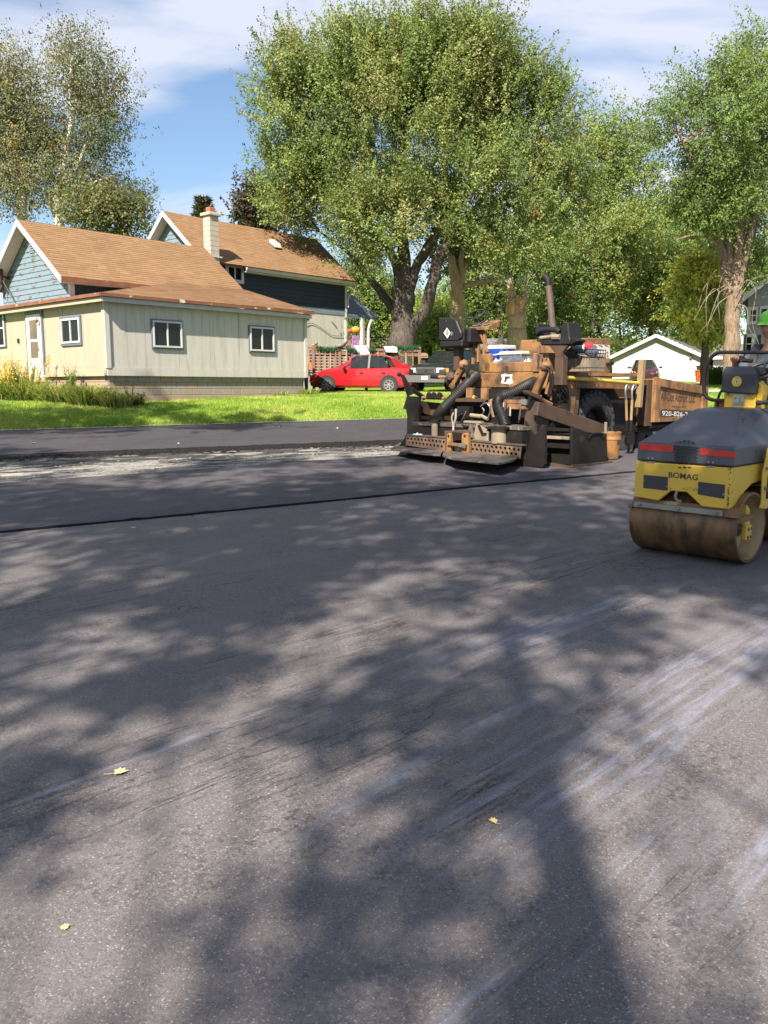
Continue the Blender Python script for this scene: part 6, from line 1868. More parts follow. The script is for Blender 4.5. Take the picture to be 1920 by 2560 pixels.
def side_text(txt, l, r_, py0, py1, h_px, mat, par, bold=0.0, shear=0.0, xx=x_):
    p0, p1 = P(l, py0, 0, xx), P(r_, py1, 0, xx)
    h = P(l, py0 - h_px, 0, xx).z - p0.z
    mb = MB(); fit_text(mb, txt, p0, p1, (0, 0, 1), h, bold, shear); return part(mb, 'lettering', mat, par)
side_text('All-Out Asphalt LLC', 1651.5, 1738, 1001, 1007, 21, M_text, wg, .012, .12)
side_text('Sobieski, WI', 1679, 1712, 1018, 1020, 5, M_text, wg)
bd = [P(px, py, 0, x_) for px, py in ((1655, 1023), (1760, 1028), (1760, 1046), (1655, 1043), (1651, 1038), (1651, 1028))]
mb = MB(); mb.prism(bd, (-.002, 0, 0)); bnd = part(mb, 'phone_band', M_band, wg)
side_text('920-826-2', 1655, 1719, 1039, 1041.5, 12, M_whitedec, bnd, .012, 0, x_ + .002)

# engine cover with a slanted rear and a torn white flame decal
mb = MB()
mb.hexa([(-.32, 2.12, 1.56), (.95, 2.12, 1.56), (.95, 3.38, 1.56), (-.32, 3.38, 1.56), (-.18, 2.12, 2.17), (.95, 2.12, 2.17), (.95, 3.38, 2.2), (-.18, 3.38, 2.2)])
hood = part(mb, 'engine_cover', M_tan, bevel=.012)
box(.95, .972, 2.14, 2.24, 1.56, 2.3, 'cover_post', M_tan2, hood)
def flame(px0, px1, top, bot, seed):
    """a white band whose edges curl into flame tongues"""
    q = random.Random(seed); n = 9
    up, lo = [], []
    for i in range(n):
        a = px0 + (px1 - px0) * i / n; w = (px1 - px0) / n
        up += [(a, top + 6), (a + w * .25, top + 1), (a + w * .8, top), (a + w * .55, top + 4), (a + w * .98, top + 8)]
        lo += [(a, bot - 6), (a + w * .3, bot - 9), (a + w * .7, bot - 5), (a + w * .5, bot - 1), (a + w * .95, bot - 3)]
    return up, lo
mb = MB()
xd = .956
tp = [P(px, py, 0, xd) for px, py in ((1446, 864), (1455, 862), (1470, 861), (1490, 861), (1510, 862), (1524, 863), (1525, 896), (1518, 896), (1496, 893), (1474, 893), (1458, 890), (1446, 888))]
mb.prism(tp, (-.003, 0, 0)); dec = part(mb, 'decal', M_whitedec, hood)
mb = MB()
for i in range(5):
    a = 1452 + i * 14.5
    mb.prism([P(px, py, 0, xd + .002) for px, py in ((a, 862.5), (a + 8, 863), (a + 13, 869), (a + 9, 867), (a + 4, 866))], (.001, 0, 0))
for i in range(8):
    a = 1470 + i * 6.6
    mb.prism([P(px, py, 0, xd + .002) for px, py in ((a, 892.5), (a + 1.5, 884 + (i % 3)), (a + 4, 888), (a + 5.4, 893))], (.001, 0, 0))
mb.prism([P(px, py, 0, xd + .002) for px, py in ((1515, 882), (1518, 878), (1521, 881), (1520, 884))], (.001, 0, 0))
tag(part(mb, 'flame_tongue', M_tan, dec), kind='stuff')
q = P(1524, 911, 0, .96); mb = MB(); mb.bar(q + V(0, -.1, 0), q + V(.05, .05, .02), .04, .05); part(mb, 'latch', M_soot, hood)
# exhaust pipe with a sooty bent tip
e0, e1, e2 = P(1384, 845, 1, 3.0), P(1376, 760, 1, 3.0), P(1371, 712, 1, 3.0)
mb = MB(); mb.tube([e0, e1, e2], [.066, .064, .063], 12); ex = part(mb, 'exhaust_pipe', pm('exhaust_steel', (.11, .075, .055), (.07, .05, .04), 5, .7), smooth=40)
mb = MB(); mb.tube([e2 - V(0, 0, .02), P(1370, 700, 1, 3.0), P(1366, 694, 1, 3.0), P(1360, 692, 1, 3.0)], [.068, .068, .075, .08], 12); part(mb, 'exhaust_tip', M_soot, ex, smooth=40)

# left operator seat, high on its post
yb = 1.5
sp_ = [(1099, 794), (1130, 794), (1140, 800), (1153, 832), (1152, 845), (1144, 853), (1101, 853), (1096, 848), (1096, 799)]
mb = MB(); mb.prism([P(px, py, 1, yb) for px, py in sp_], (0, .09, 0)); sb = part(mb, 'seat_back', M_seatb, bevel=.02)
c0, c1 = P(1098, 855, 1, yb), P(1160, 855, 1, yb)
mb = MB(); mb.box(c0.x, c1.x - .06, yb + .0, yb + .55, c0.z - .12, c0.z + .02); seatpan = part(mb, 'seat_cushion', M_seatb, bevel=.03)
for x, w in ((c1.x - .17, .1), (c1.x + .0, .1)):
    mb = MB(); mb.box(x, x + w, yb + .05, yb + .5, c0.z - .05, c0.z + .24); part(mb, 'armrest', M_seatb, bevel=.03)
yp = yb - .002
dm = [P(px, py, 1, yp) for px, py in ((1117.5, 819), (1126, 832.5), (1118.5, 846), (1109, 832.5))]
mb = MB(); mb.prism(dm, (0, .003, 0)); dia = part(mb, 'diamond_decal', M_whitedec, sb)
mb = MB()
for i, w in enumerate((3, 5, 8, 8, 5, 3)):
    z = 824 + i * 3.1; a, b_ = P(1117.8 - w * .5, z, 1, yp - .002), P(1117.8 + w * .5, z, 1, yp - .002)
    mb.box(a.x, b_.x, yp - .003, yp - .001, a.z - .006, a.z + .006)
part(mb, 'printed_lines', M_band, dia)
mb = MB(); mb.prism([P(px, py, 1, yp) for px, py in ((1125, 831), (1129, 828), (1133, 832), (1131, 838), (1127, 839))], (0, .003, 0)); part(mb, 'grey_smudge', M_bumper, sb)
q = P(1115, 803, 1, yp); mb = MB(); mb.lathe([(.018, 0), (.0, .006)], q, (0, -1, 0), 10); part(mb, 'button', M_band, sb)
a, b_ = P(1147, 862, 1, yb + .25), P(1147, 925, 1, yb + .25)
mb = MB(); mb.box(a.x - .07, a.x + .07, yb + .18, yb + .32, b_.z, a.z); part(mb, 'seat_post', M_brown)

# steering console with wheel
yc = 1.75
t0, t1 = P(1170, 826, 1, yc), P(1221, 812, 1, yc)
mb = MB(); mb.hexa([(t0.x, yc, t0.z), (t1.x, yc, t0.z - .02), (t1.x - .05, yc + .4, t0.z + .06), (t0.x + .05, yc + .4, t0.z + .06), (t0.x, yc, t0.z + .05), (t1.x, yc, t0.z + .05), (t1.x - .05, yc + .4, t1.z + .12), (t0.x + .05, yc + .4, t1.z + .12)]); con = part(mb, 'console', M_tan, bevel=.01)
g_ = random.Random(4); mb = MB()
for i in range(16):
    c = V(t0.x + .06 + (t1.x - t0.x - .12) * g_.random(), yc + .03 + .12 * g_.random(), t0.z + .07 + .03 * g_.random()); mb.blob(c, (.05, .03, .02), i, .35, 6, 4)
tag(part(mb, 'crumpled_foil', M_bumper, con), kind='stuff')
for px0, py0, px1, py1, w in ((1185, 830, 1183, 910, .05), (1197, 832, 1196, 905, .045), (1213, 828, 1209, 930, .05), (1200, 828, 1219, 880, .04)):
    a, b_ = P(px0, py0, 1, yc + .1), P(px1, py1, 1, yc + .1)
    mb = MB(); mb.bar(a, b_, w, w); part(mb, 'console_leg', M_tan)
mb = MB(); a, b_ = P(1186, 915, 1, yc - .12), P(1210, 930, 1, yc - .12); mb.tube([a, b_], .016, 6); part(mb, 'brace_rod', M_soot)
wc = P(1192, 793, 1, 1.95); axw = V(.25, -.62, .75).normalized()
mb = MB(); mb.ring(wc, axw, .225, .017, 30, 8); sw = part(mb, 'steering_wheel', M_seatb, smooth=60)
mb = MB(); xw = axw.orthogonal().normalized(); yw = axw.cross(xw)
for k in range(3):
    d = xw * math.cos(k * 2.094 + .5) + yw * math.sin(k * 2.094 + .5); mb.tube([wc - axw * .04, wc + d * .22], .012, 6)
mb.lathe([(.05, -.06), (.05, .0), (.03, .02), (0, .02)], wc, axw, 12); part(mb, 'spokes', M_seatb, sw)
mb = MB(); mb.tube([wc - axw * .05, wc - axw * .32], .025, 8); part(mb, 'steering_column', M_seatb)
mb = MB(); mb.bar(P(1222, 826, 1, yc + .2), P(1251, 831, 1, yc + .2), .03, .02); part(mb, 'lever_arm', M_tan)
lc = P(1197, 930, 1, 1.5); rc = P(1225, 884, 1, 1.5)
box(lc.x, rc.x, 1.5, 1.6, lc.z, rc.z, 'valve_box', M_tan, bevel=.01)

# right operator seat seen from behind, on a flared bracket
ys = 1.25
def S(X, Y): return (1250 + X / 4.254, 680 + Y / 4.254)
q = lambda X, Y, y=ys: P(*S(X, Y), 1, y)
mb = MB(); mb.prism([q(350, 545), q(400, 545), q(400, 600), q(420, 745), q(385, 735), q(372, 600)], (0, .35, 0)); part(mb, 'armrest', M_seatb, bevel=.015)
mb = MB(); mb.prism([q(640, 590), q(680, 535), q(720, 530), q(735, 690), q(760, 770), q(640, 775)], (0, .35, 0)); part(mb, 'armrest', M_seatb, bevel=.015)
mb = MB(); mb.prism([q(390, 590), q(650, 582), q(650, 600), q(390, 610)], (0, .06, 0)); part(mb, 'seat_back', M_seatb, bevel=.006)
mb = MB(); mb.tube(smooth_path([q(395, 650), q(440, 622), q(520, 612), q(600, 618), q(640, 640)], 5), .05, 10); part(mb, 'back_roll', M_seatb, smooth=60)
mb = MB(); mb.prism([q(410, 705), q(650, 690), q(650, 780), q(430, 780)], (0, .45, 0)); part(mb, 'seat_cushion', M_seatb, bevel=.02)
mb = MB(); mb.tube([q(430, 700), q(520, 690), q(560, 680)], .03, 7); mb.tube([q(560, 690), q(640, 690)], .05, 8); part(mb, 'seat_hinge', M_pipe)
mb = MB(); mb.prism([q(740, 700), q(815, 715), q(822, 735), q(760, 770), q(735, 760)], (0, .25, 0)); part(mb, 'side_tray', M_soot, bevel=.01)
mb = MB(); mb.prism([q(520, 782), q(720, 782), q(668, 850), q(662, 900), q(590, 900), q(585, 860)], (0, .06, 0)); part(mb, 'seat_bracket', M_brown)
a, b_ = q(625, 900), q(622, 1205)
mb = MB(); mb.box(a.x - .085, a.x + .085, ys, ys + .14, b_.z, a.z - .002); part(mb, 'seat_post', M_brown, bevel=.008)
a, b_ = q(450, 860, 1.45), q(535, 1060, 1.45)
mb = MB(); mb.box(q(365, 855, 1.5).x, q(535, 855, 1.5).x, 1.46, 1.9, b_.z, a.z); lk = part(mb, 'locker', M_tan2, bevel=.01)
mb = MB(); s0, s1 = q(400, 880, 1.455), q(416, 1030, 1.455); mb.box(s0.x, s1.x, 1.452, 1.459, s1.z, s0.z); part(mb, 'slot', M_dark, lk)
for X0, X1 in ((425, 430), (470, 485)):
    mb = MB(); mb.tube([q(X0, 780), q(X1, 860)], .012, 5); part(mb, 'stay_rod', M_brown)

# lift cylinders at both corners
def ram(pa, pb, y, name):
    a, b_ = P(*pa, 1, y), P(*pb, 1, y); d = b_ - a
    mb = MB(); mb.tube([a, a + d * .8], .075, 12); o = part(mb, name, M_tan, smooth=40)
    mb = MB(); mb.tube([a + d * .8, b_], .045, 10); mb.blob(b_, .09, 2, .15); part(mb, 'ram_head', M_tan2, o, smooth=50)
    mb = MB(); mb.tube([a + V(.1, -.03, .05), b_ + V(.07, -.05, -.08)], .018, 6); mb.tube([a + V(-.09, -.05, .05), b_ + V(-.07, -.06, -.15)], .016, 6); part(mb, 'ram_hose', M_hose, o)
    mb = MB(); mb.tube(smooth_path([b_ + V(.05, -.05, -.02), b_ + V(.16, -.1, -.1), b_ + V(.14, -.05, -.3), b_ + V(.08, -.02, -.5)], 4), .022, 6); mb.tube(smooth_path([b_ + V(.02, -.05, 0), b_ + V(.2, -.1, -.06), b_ + V(.2, -.05, -.3)], 4), .016, 6); part(mb, 'ram_hose', M_hose, o)
ram((1338, 985), (1365, 916), 1.05, 'lift_cylinder')
ram((1131, 968), (1159, 912), 1.15, 'lift_cylinder')
a = P(1172, 925, 1, 1.3); mb = MB(); mb.box(a.x - .05, a.x + .05, 1.3, 1.38, P(1172, 985, 1, 1.3).z, a.z); part(mb, 'upright', M_tan2)
a, b_ = P(1370, 985, 1, 1.2), P(1380, 940, 1, 1.2); mb = MB(); mb.bar(a, b_, .12, .05); part(mb, 'upright', M_tan2)
# black corrugated suction hoses
def hose(pts, r, name='corrugated_hose'):
    sp = smooth_path(pts, 9); n = len(sp)
    fine = []
    for i in range(n - 1):
        for k in range(3): fine.append(sp[i].lerp(sp[i + 1], k / 3))
    mb = MB(); mb.tube(fine, [r * (1.0 if i % 3 else .88) for i in range(len(fine))], 12); return part(mb, name, M_hose, smooth=50)
hose([P(1190, 940, 1, 1.4), P(1178, 950, 1, 1.2), P(1155, 975, 1, .95), P(1125, 1005, 1, .8), P(1102, 1030, 1, .72), P(1087, 1052, 1, .68)], .105)
hose([P(1335, 955, 1, 1.4), P(1315, 965, 1, 1.1), P(1280, 983, 1, .85), P(1250, 995, 1, .75), P(1245, 1010, 1, .7), P(1255, 1035, 1, .66), P(1265, 1066, 1, .64)], .10)
# tow arms
arm = [(1336, 1004), (1365, 1011), (1430, 1035), (1500, 1060), (1506, 1082), (1477, 1089), (1425, 1070), (1380, 1055), (1332, 1039)]
poly(arm, 0, 1.38, .09, 'tow_arm', M_brown, bevel=.012)
mb = MB(); mb.prism([V(-p_.x, p_.y, p_.z) for p_ in (P(px, py, 0, 1.38) for px, py in arm)], (-.09, 0, 0)); part(mb, 'tow_arm', M_brown, bevel=.012)
mb = MB(); mb.prism([P(px, py, 0, 1.32) for px, py in ((1305, 977), (1312, 976), (1345, 990), (1350, 997), (1340, 999), (1308, 985))], (.08, 0, 0)); part(mb, 'step_pad', M_brown, bevel=.008)
mb = MB(); mb.tube([P(1346, 995, 0, 1.36), P(1378, 1011, 0, 1.36)], .035, 8); mb.tube([P(1345, 994, 0, 1.36), P(1352, 990, 0, 1.36)], .02, 6); part(mb, 'screw_jack', M_tan2)
# screed: body, burner stacks, walkway, perforated step plates
scr = box(-1.36, 1.30, .42, 1.25, .10, .58, 'screed_body', M_soot)
box(-1.36, 1.30, .44, 1.2, .60, .66, 'screed_top', M_plate_s)
box(-1.0, 1.0, 1.15, 1.5, .3, 1.28, 'inner_bulkhead', M_soot)
def stack(pxc, y0, y1, rpx, yy, fl):
    a, b_ = P(pxc, y1, 1, yy), P(pxc, y0, 1, yy); r = rpx / FOC * 14.6
    mb = MB(); mb.tube([a, b_], r, 16); s_ = part(mb, 'burner_stack', M_pipe, smooth=40)
    mb = MB(); mb.lathe([(r * 1.0, 0), (r * 1.45, .0), (r * 1.45, .035), (r * .8, .05)], b_, (0, 0, 1), 16); mb.bar(b_ + V(-r * 2, -.02, .01), b_ + V(r * 1.6, 0, .02), .04, .025); part(mb, 'flange', M_soot, s_)
stack(1087, 1055, 1098, 8.5, .36, 1)
stack(1248, 1072, 1108, 19, .40, 1)
poly([(1182, 1098), (1191, 1058), (1221, 1078), (1221, 1104)], 1, .41, .03, 'heat_shield', M_pipe)
poly([(1166, 1092), (1174, 1060), (1178, 1060), (1186, 1096)], 1, .40, .02, 'heat_shield', M_plate_s)
for pts in ([(977, 1121), (1059, 1133), (1101, 1136), (1108, 1127), (1096, 1116), (1000, 1106)], [(1106, 1137), (1132, 1145), (1247, 1157), (1281, 1150), (1302, 1138), (1180, 1131), (1110, 1127)]):
    pp = [P(px, py, 2, .185) for px, py in pts]
    mb = MB(); mb.prism(pp, (0, 0, -.035)); part(mb, 'walkway_plate', M_plate_s, bevel=.004)
def perforated(p00, p10, p01, p11, nx, y):
    a, b_, c_, d_ = [P(*p_, 1, y) for p_ in (p00, p10, p01, p11)]
    mb = MB(); n = 10
    def at_(u, v): return a.lerp(b_, u).lerp(c_.lerp(d_, u), v)
    us, vs_ = nx, 2
    mg = .14
    def quad(u0, u1, v0, v1): mb.prism([at_(u0, v0), at_(u1, v0), at_(u1, v1), at_(u0, v1)], (0, .02, 0))
    quad(0, 1, 0, mg); quad(0, 1, 1 - mg, 1)
    for j in range(vs_):
        v0 = mg + (1 - 2 * mg) * j / vs_; v1 = mg + (1 - 2 * mg) * (j + 1) / vs_
        off = .5 / us if j else 0
        for i in range(us + (1 if j else 0)):
            u0, u1 = max(0, (i - (1 if j else 0)) / us + off), min(1, (i + 1 - (1 if j else 0)) / us + off)
            if u1 - u0 < .9 / us: quad(u0, u1, v0, v1); continue
            hx, hy = (u1 - u0) * .30, (v1 - v0) * .36
            uc, vc = (u0 + u1) / 2, (v0 + v1) / 2
            for k in range(8):
                t0_, t1_ = 2 * PI * (k - .5) / 8, 2 * PI * (k + .5) / 8
                def outer(t):
                    ct, st__ = math.cos(t), math.sin(t); m_ = max(abs(ct), abs(st__)); return (uc + ct / m_ * (u1 - u0) / 2, vc + st__ / m_ * (v1 - v0) / 2)
                i0, i1 = (uc + math.cos(t0_) * hx, vc + math.sin(t0_) * hy), (uc + math.cos(t1_) * hx, vc + math.sin(t1_) * hy)
                mid_ = outer((t0_ + t1_) / 2) if k % 2 else None
                pl_ = [at_(*i0), at_(*outer(t0_))] + ([at_(*mid_)] if mid_ else []) + [at_(*outer(t1_)), at_(*i1)]
                mb.prism(pl_, (0, .02, 0))
    o = part(mb, 'perforated_plate', M_perf)
    mb = MB(); mb.prism([a + V(0, -.02, 0), b_ + V(0, -.02, 0), b_ + V(0, .14, .0), a + V(0, .14, .0)], (0, 0, .02)); part(mb, 'plate_lip', M_plate_s, o)
    return o
perforated((1016, 1088), (1114, 1095), (1014, 1113), (1113, 1128), 11, .30)
perforated((1172, 1102), (1303, 1115), (1171, 1131), (1300, 1147), 12, .30)
box(-1.4, 1.3, .34, .40, .12, .36, 'strike_back', M_soot)
for l, r_, t_, b_ in ((1115, 1127, 1083, 1129), (1152, 1171, 1083, 1133)):
    mb = MB(); mb.prism([P(l, b_, 1, .20), P(r_, b_, 1, .20), P(r_ - 1, t_ + 3, 1, .20), P((l + r_) / 2, t_ - 1, 1, .20), P(l + 2, t_ + 3, 1, .20)], (0, .07, 0)); lg = part(mb, 'hinge_lug', M_tan, bevel=.006)
    mb = MB(); c = P((l + r_) / 2, t_ + 7, 1, .195); mb.lathe([(.025, 0), (.0, .01)], c, (0, -1, 0), 10); part(mb, 'pin', M_soot, lg)
mb = MB(); mb.bar(P(1118, 1108, 1, .17), P(1166, 1115, 1, .17), .03, .05); part(mb, 'tie_rod', M_tan)
mb = MB(); mb.bar(P(1148, 1112, 1, .155), P(1165, 1116, 1, .155), .03, .06); part(mb, 'turnbuckle', M_steel)
poly([(1110, 1077), (1160, 1075), (1170, 1080), (1170, 1100), (1110, 1097)], 1, .33, .08, 'gear_housing', M_brown, bevel=.012)
poly([(1128, 1080), (1150, 1082), (1150, 1101), (1132, 1104)], 1, .25, .06, 'motor', M_soot, bevel=.012)
# left end: end plate, lever, frame rails
lp = [(1017, 990), (1008, 1021), (1015, 1024), (1023, 1067), (1011, 1096), (996, 1117), (1046, 1117), (1048, 992)]
poly(lp, 1, .44, .05, 'end_plate', M_soot)
box(-1.50, -1.44, .45, 1.9, .02, .95, 'end_gate', M_soot)
l0, l1 = P(1000, 936, 1, .5), P(1022, 986, 1, .5)
mb = MB(); mb.prism([P(1000, 936, 1, .48), P(1006, 937, 1, .48), P(1018, 960, 1, .48), P(1031, 984, 1, .48), P(1017, 990, 1, .48), P(1010, 965, 1, .48)], (0, .05, 0)); lv = part(mb, 'depth_lever', M_soot)
mb = MB(); mb.blob(l0 + V(0, -.02, 0), .045, 1, .05); part(mb, 'knob', M_soot, lv)
mb = MB(); mb.tube([P(1028, 972, 1, .6), P(1062, 996, 1, .9)], .045, 8); part(mb, 'brace', M_soot)
mb = MB(); mb.tube([P(1056, 994, 1, .8), P(1112, 996, 1, .8)], .03, 8); part(mb, 'cross_rod', M_tan2)
mb = MB(); a = P(1087, 990, 1, .78); mb.box(a.x - .19, a.x + .19, .74, .82, a.z - .04, a.z + .02)
for dx_ in (-.15, -.02, .13): mb.blob((a.x + dx_, .78, a.z + .035), (.06, .04, .04), 3, .2, 8, 5)
part(mb, 'cleat', M_soot)
mb = MB(); mb.box(-1.38, -.62, .5, .56, P(1050, 1048, 1, .5).z, P(1050, 1040, 1, .5).z); part(mb, 'frame_rail', M_soot)
mb = MB(); mb.box(-1.37, -1.28, .5, .56, .6, 1.12); part(mb, 'frame_post', M_soot)
poly([(1045, 1002), (1122, 1010), (1122, 1040), (1052, 1036)], 1, .95, .05, 'motor_cover', M_brown)
mb = MB(); mb.tube([P(1079, 942, 1, 1.1), P(1120, 943, 1, 1.1)], .028, 8); tb_ = part(mb, 'tan_handle', M_tan); mb = MB(); mb.tube([P(1078, 942, 1, 1.1), P(1097, 943, 1, 1.1)], .034, 8); part(mb, 'grip', M_soot, tb_)
mb = MB(); mb.blob(P(1128, 942, 1, 1.1), (.1, .1, .09), 7, .2); mb.tube([P(1126, 945, 1, 1.1), P(1150, 950, 1, 1.2)], .06, 8); part(mb, 'elbow', M_brown)
# shelf, valves, cables
poly([(1136, 997), (1165, 994), (1216, 1000), (1213, 1005), (1138, 1004)], 1, .80, .25, 'shelf', M_brown)
box(-.9, .75, 1.0, 1.15, .95, 1.27, 'upper_cross_member', M_soot)
for px0 in (1168, 1205):
    a, b_ = P(px0, 972, 1, .98), P(px0 + 8, 998, 1, .98)
    mb = MB(); mb.box(a.x, a.x + .14, .95, 1.05, b_.z, a.z + .02); part(mb, 'tan_rib', M_tan2)
rr_ = random.Random(12)
mb = MB()
for i in range(9):
    c = P(1140 + 26 * rr_.random(), 1018 + 30 * rr_.random(), 1, .62); mb.lathe([(.0, 0), (.028, 0), (.028, .06), (.018, .07), (.018, .09), (.0, .09)], c, (rr_.uniform(-.3, .3), -1, rr_.uniform(-.3, .3)), 8)
mb.box(P(1142, 1040, 1, .66).x, P(1172, 1040, 1, .66).x, .66, .78, P(1150, 1052, 1, .66).z, P(1150, 1016, 1, .66).z)
tag(part(mb, 'valve_block', M_soot), kind='stuff')
def cable(pts, r, mat):
    mb = MB(); mb.tube(smooth_path([P(px, py, 1, y) for px, py, y in pts], 5), r, 6); return part(mb, 'cable', mat, smooth=60)
cable([(1140, 1023, .5), (1139, 1045, .42), (1134, 1065, .4), (1133, 1078, .38)], .02, M_palehose)
cable([(1134, 1032, .5), (1130, 1045, .45), (1133, 1062, .4), (1134, 1076, .38)], .018, M_palehose)
cable([(1202, 1016, .6), (1212, 1008, .58), (1222, 1012, .58), (1226, 1028, .6), (1220, 1044, .6)], .016, M_steel)
cable([(1229, 1020, .7), (1224, 1005, .7), (1234, 1000, .7), (1246, 1001, .8)], .028, M_tan2)
cable([(1226, 1005, .68), (1229, 1025, .64), (1234, 1044, .62)], .028, M_tan2)
cable([(1155, 1050, .55), (1156, 1062, .45), (1168, 1066, .42), (1180, 1060, .45)], .016, M_hose)
cable([(1142, 1050, .55), (1150, 1058, .48), (1160, 1040, .5), (1166, 1028, .55)], .014, M_hose)
cable([(1206, 1036, .55), (1210, 1026, .5), (1206, 1020, .55)], .012, M_palehose)
mb = MB(); mb.tube([P(1177, 1038, 1, .52), P(1203, 1041, 1, .52)], .035, 10); mb.tube([P(1203, 1039, 1, .52), P(1219, 1048, 1, .5)], .03, 8); part(mb, 'small_cylinder', M_pipe)
mb = MB(); mb.box(P(1162, 1055, 1, .45).x, P(1205, 1055, 1, .45).x, .42, .5, P(1180, 1057, 1, .45).z, P(1180, 1052, 1, .45).z); part(mb, 'cross_bar', M_pipe)
mb = MB(); mb.prism([P(1193, 1064, 1, .38), P(1197, 1062, 1, .38), P(1206, 1083, 1, .38), P(1214, 1082, 1, .38), P(1214, 1086, 1, .38), P(1203, 1087, 1, .38)], (0, .03, 0)); part(mb, 'bracket', M_soot)
# right control rails with levers
mb = MB(); mb.bar(P(1261, 1003, 1, .75), P(1318, 1004, 1, .75), .05, .06); part(mb, 'lever_rail', M_tan2)
mb = MB(); mb.bar(P(1268, 1015, 1, .75), P(1317, 1017, 1, .75), .05, .09); part(mb, 'lever_rail', M_tan2)
mb = MB(); mb.bar(P(1304, 1004, 1, .72), P(1318, 1006, 1, .72), .04, .09); part(mb, 'bright_clip', M_steel)
for i, (px0, py0, px1, py1) in enumerate(((1260, 1006, 1258, 1024), (1265, 1006, 1262, 1032), (1272, 1018, 1268, 1042), (1276, 1018, 1275, 1040), (1302, 1020, 1298, 1050), (1312, 1022, 1296, 1056))):
    mb = MB(); mb.tube([P(px0, py0, 1, .7), P(px1, py1, 1, .66)], .016, 6); part(mb, 'lever', (M_palehose, M_brown, M_soot)[i % 3])
mb = MB()
for i in range(8): mb.blob(P(1266 + i * 6, 997 + rr_.uniform(-2, 2), 1, .78), (.06, .05, .035), i, .3, 7, 5)
tag(part(mb, 'tar_lumps', M_soot), kind='stuff')
# right screed extension: triangular plate, box, rails, skid
poly([(1355, 1062), (1362, 1064), (1363, 1160), (1356, 1168), (1292, 1166), (1304, 1141)], 1, .48, .05, 'wedge_plate', M_soot)
poly([(1312, 1040), (1330, 1000), (1340, 1003), (1334, 1040), (1340, 1090), (1318, 1110), (1311, 1060)], 1, .66, .05, 'upright_plate', M_brown)
poly([(1312, 1052), (1342, 1100), (1325, 1112), (1316, 1110)], 1, .62, .04, 'gusset', M_soot)
exb = box(1.32, 1.88, 1.0, 1.95, .04, .52, 'extension_box', M_soot)
poly([(1424, 1069), (1440, 1070), (1455, 1078), (1511, 1086), (1514, 1157), (1424, 1175)], 0, 1.88, .05, 'extension_gate', M_soot, bevel=.008)
for y0, y1, m_ in ((1069, 1076, M_soot), (1089, 1096, M_pipe), (1107, 1118, M_soot)):
    a, b_ = P(1366, y1, 1, .92), P(1424, y0 + 2, 1, .92)
    mb = MB(); mb.box(a.x, b_.x, .9, .98, a.z, P(1366, y0, 1, .92).z); part(mb, 'guide_rail', m_)
mb = MB(); mb.prism([P(1363, 1157, 1, .86), P(1424, 1168, 1, .86), P(1422, 1176, 1, .86), P(1364, 1164, 1, .86)], (0, .2, 0)); part(mb, 'skid', M_brown)
mb = MB(); mb.bar(V(1.94, .9, .02), V(1.94, 2.05, .02), .05, .05); part(mb, 'skid', M_brown)
mb = MB(); mb.tube(smooth_path([P(px, py, 0, 1.95) for px, py in ((1470, 1096), (1480, 1085), (1500, 1083), (1510, 1086), (1505, 1094))], 4), .012, 5); part(mb, 'chain', M_soot)

# ------------------------------------------------------------------ things carried on the paver
def on_paver(name, label, cat, x, y, z, rz=0.0, group=None):
    return thing(name, label, cat, PV.M @ Matrix.Translation((x, y, z)) @ Matrix.Rotation(rz, 4, 'Z'), group)
M_blue = pm('cooler_blue', (.012, .06, .42), (.015, .07, .46), 3, .4)
M_coolw = pm('cooler_white', (.62, .62, .60), (.55, .55, .54), 5, .5)
M_coolg = pm('cooler_grey', (.09, .095, .11), (.12, .125, .14), 5, .6)
a, b_ = P(1221, 901, 1, 2.0), P(1260, 862, 1, 2.0)
t = on_paver('blue_cooler', 'bright blue cooler with white lid behind the steering console', 'cooler', (a.x + b_.x) / 2, 2.15, a.z - .12)
w = (b_.x - a.x) / 2; h = b_.z - a.z + .12
mb = MB(); mb.hexa([(-w * .86, -.16, 0), (w * .86, -.16, 0), (w * .86, .16, 0), (-w * .86, .16, 0), (-w, -.2, h * .78), (w, -.2, h * .78), (w, .2, h * .78), (-w, .2, h * .78)]); mb.build('cooler_body', M_blue, t, bevel=.02)
mb = MB(); mb.box(-w * 1.03, w * 1.03, -.21, .21, h * .785, h); mb.build('lid', M_coolw, t, bevel=.02)
mb = MB(); mb.tube(smooth_path([(-w * 1.02, -.05, h * .7), (-w * .5, -.235, h * .55), (w * .5, -.235, h * .55), (w * 1.02, -.05, h * .7)], 4), .014, 6); mb.build('handle', M_coolw, t)
a, b_ = P(1265, 900, 1, 2.0), P(1322, 875, 1, 2.0)
t = on_paver('grey_cooler', 'dark grey cooler with cream lid right of the blue cooler', 'cooler', (a.x + b_.x) / 2 - .05, 2.0, a.z - .12)
w = (b_.x - a.x) / 2; h = b_.z - a.z + .12
mb = MB(); mb.hexa([(-w * .92, -.14, 0), (w * .92, -.14, 0), (w * .92, .1, 0), (-w * .92, .1, 0), (-w, -.16, h * .66), (w, -.16, h * .66), (w, .1, h * .66), (-w, .1, h * .66)]); mb.build('cooler_body', M_coolg, t, bevel=.02)
mb = MB(); mb.box(-w * 1.02, w * 1.02, -.17, .1, h * .665, h * .94); mb.build('lid', pm('cooler_cream', (.60, .56, .46), (.54, .5, .42), 5, .5), t, bevel=.025)
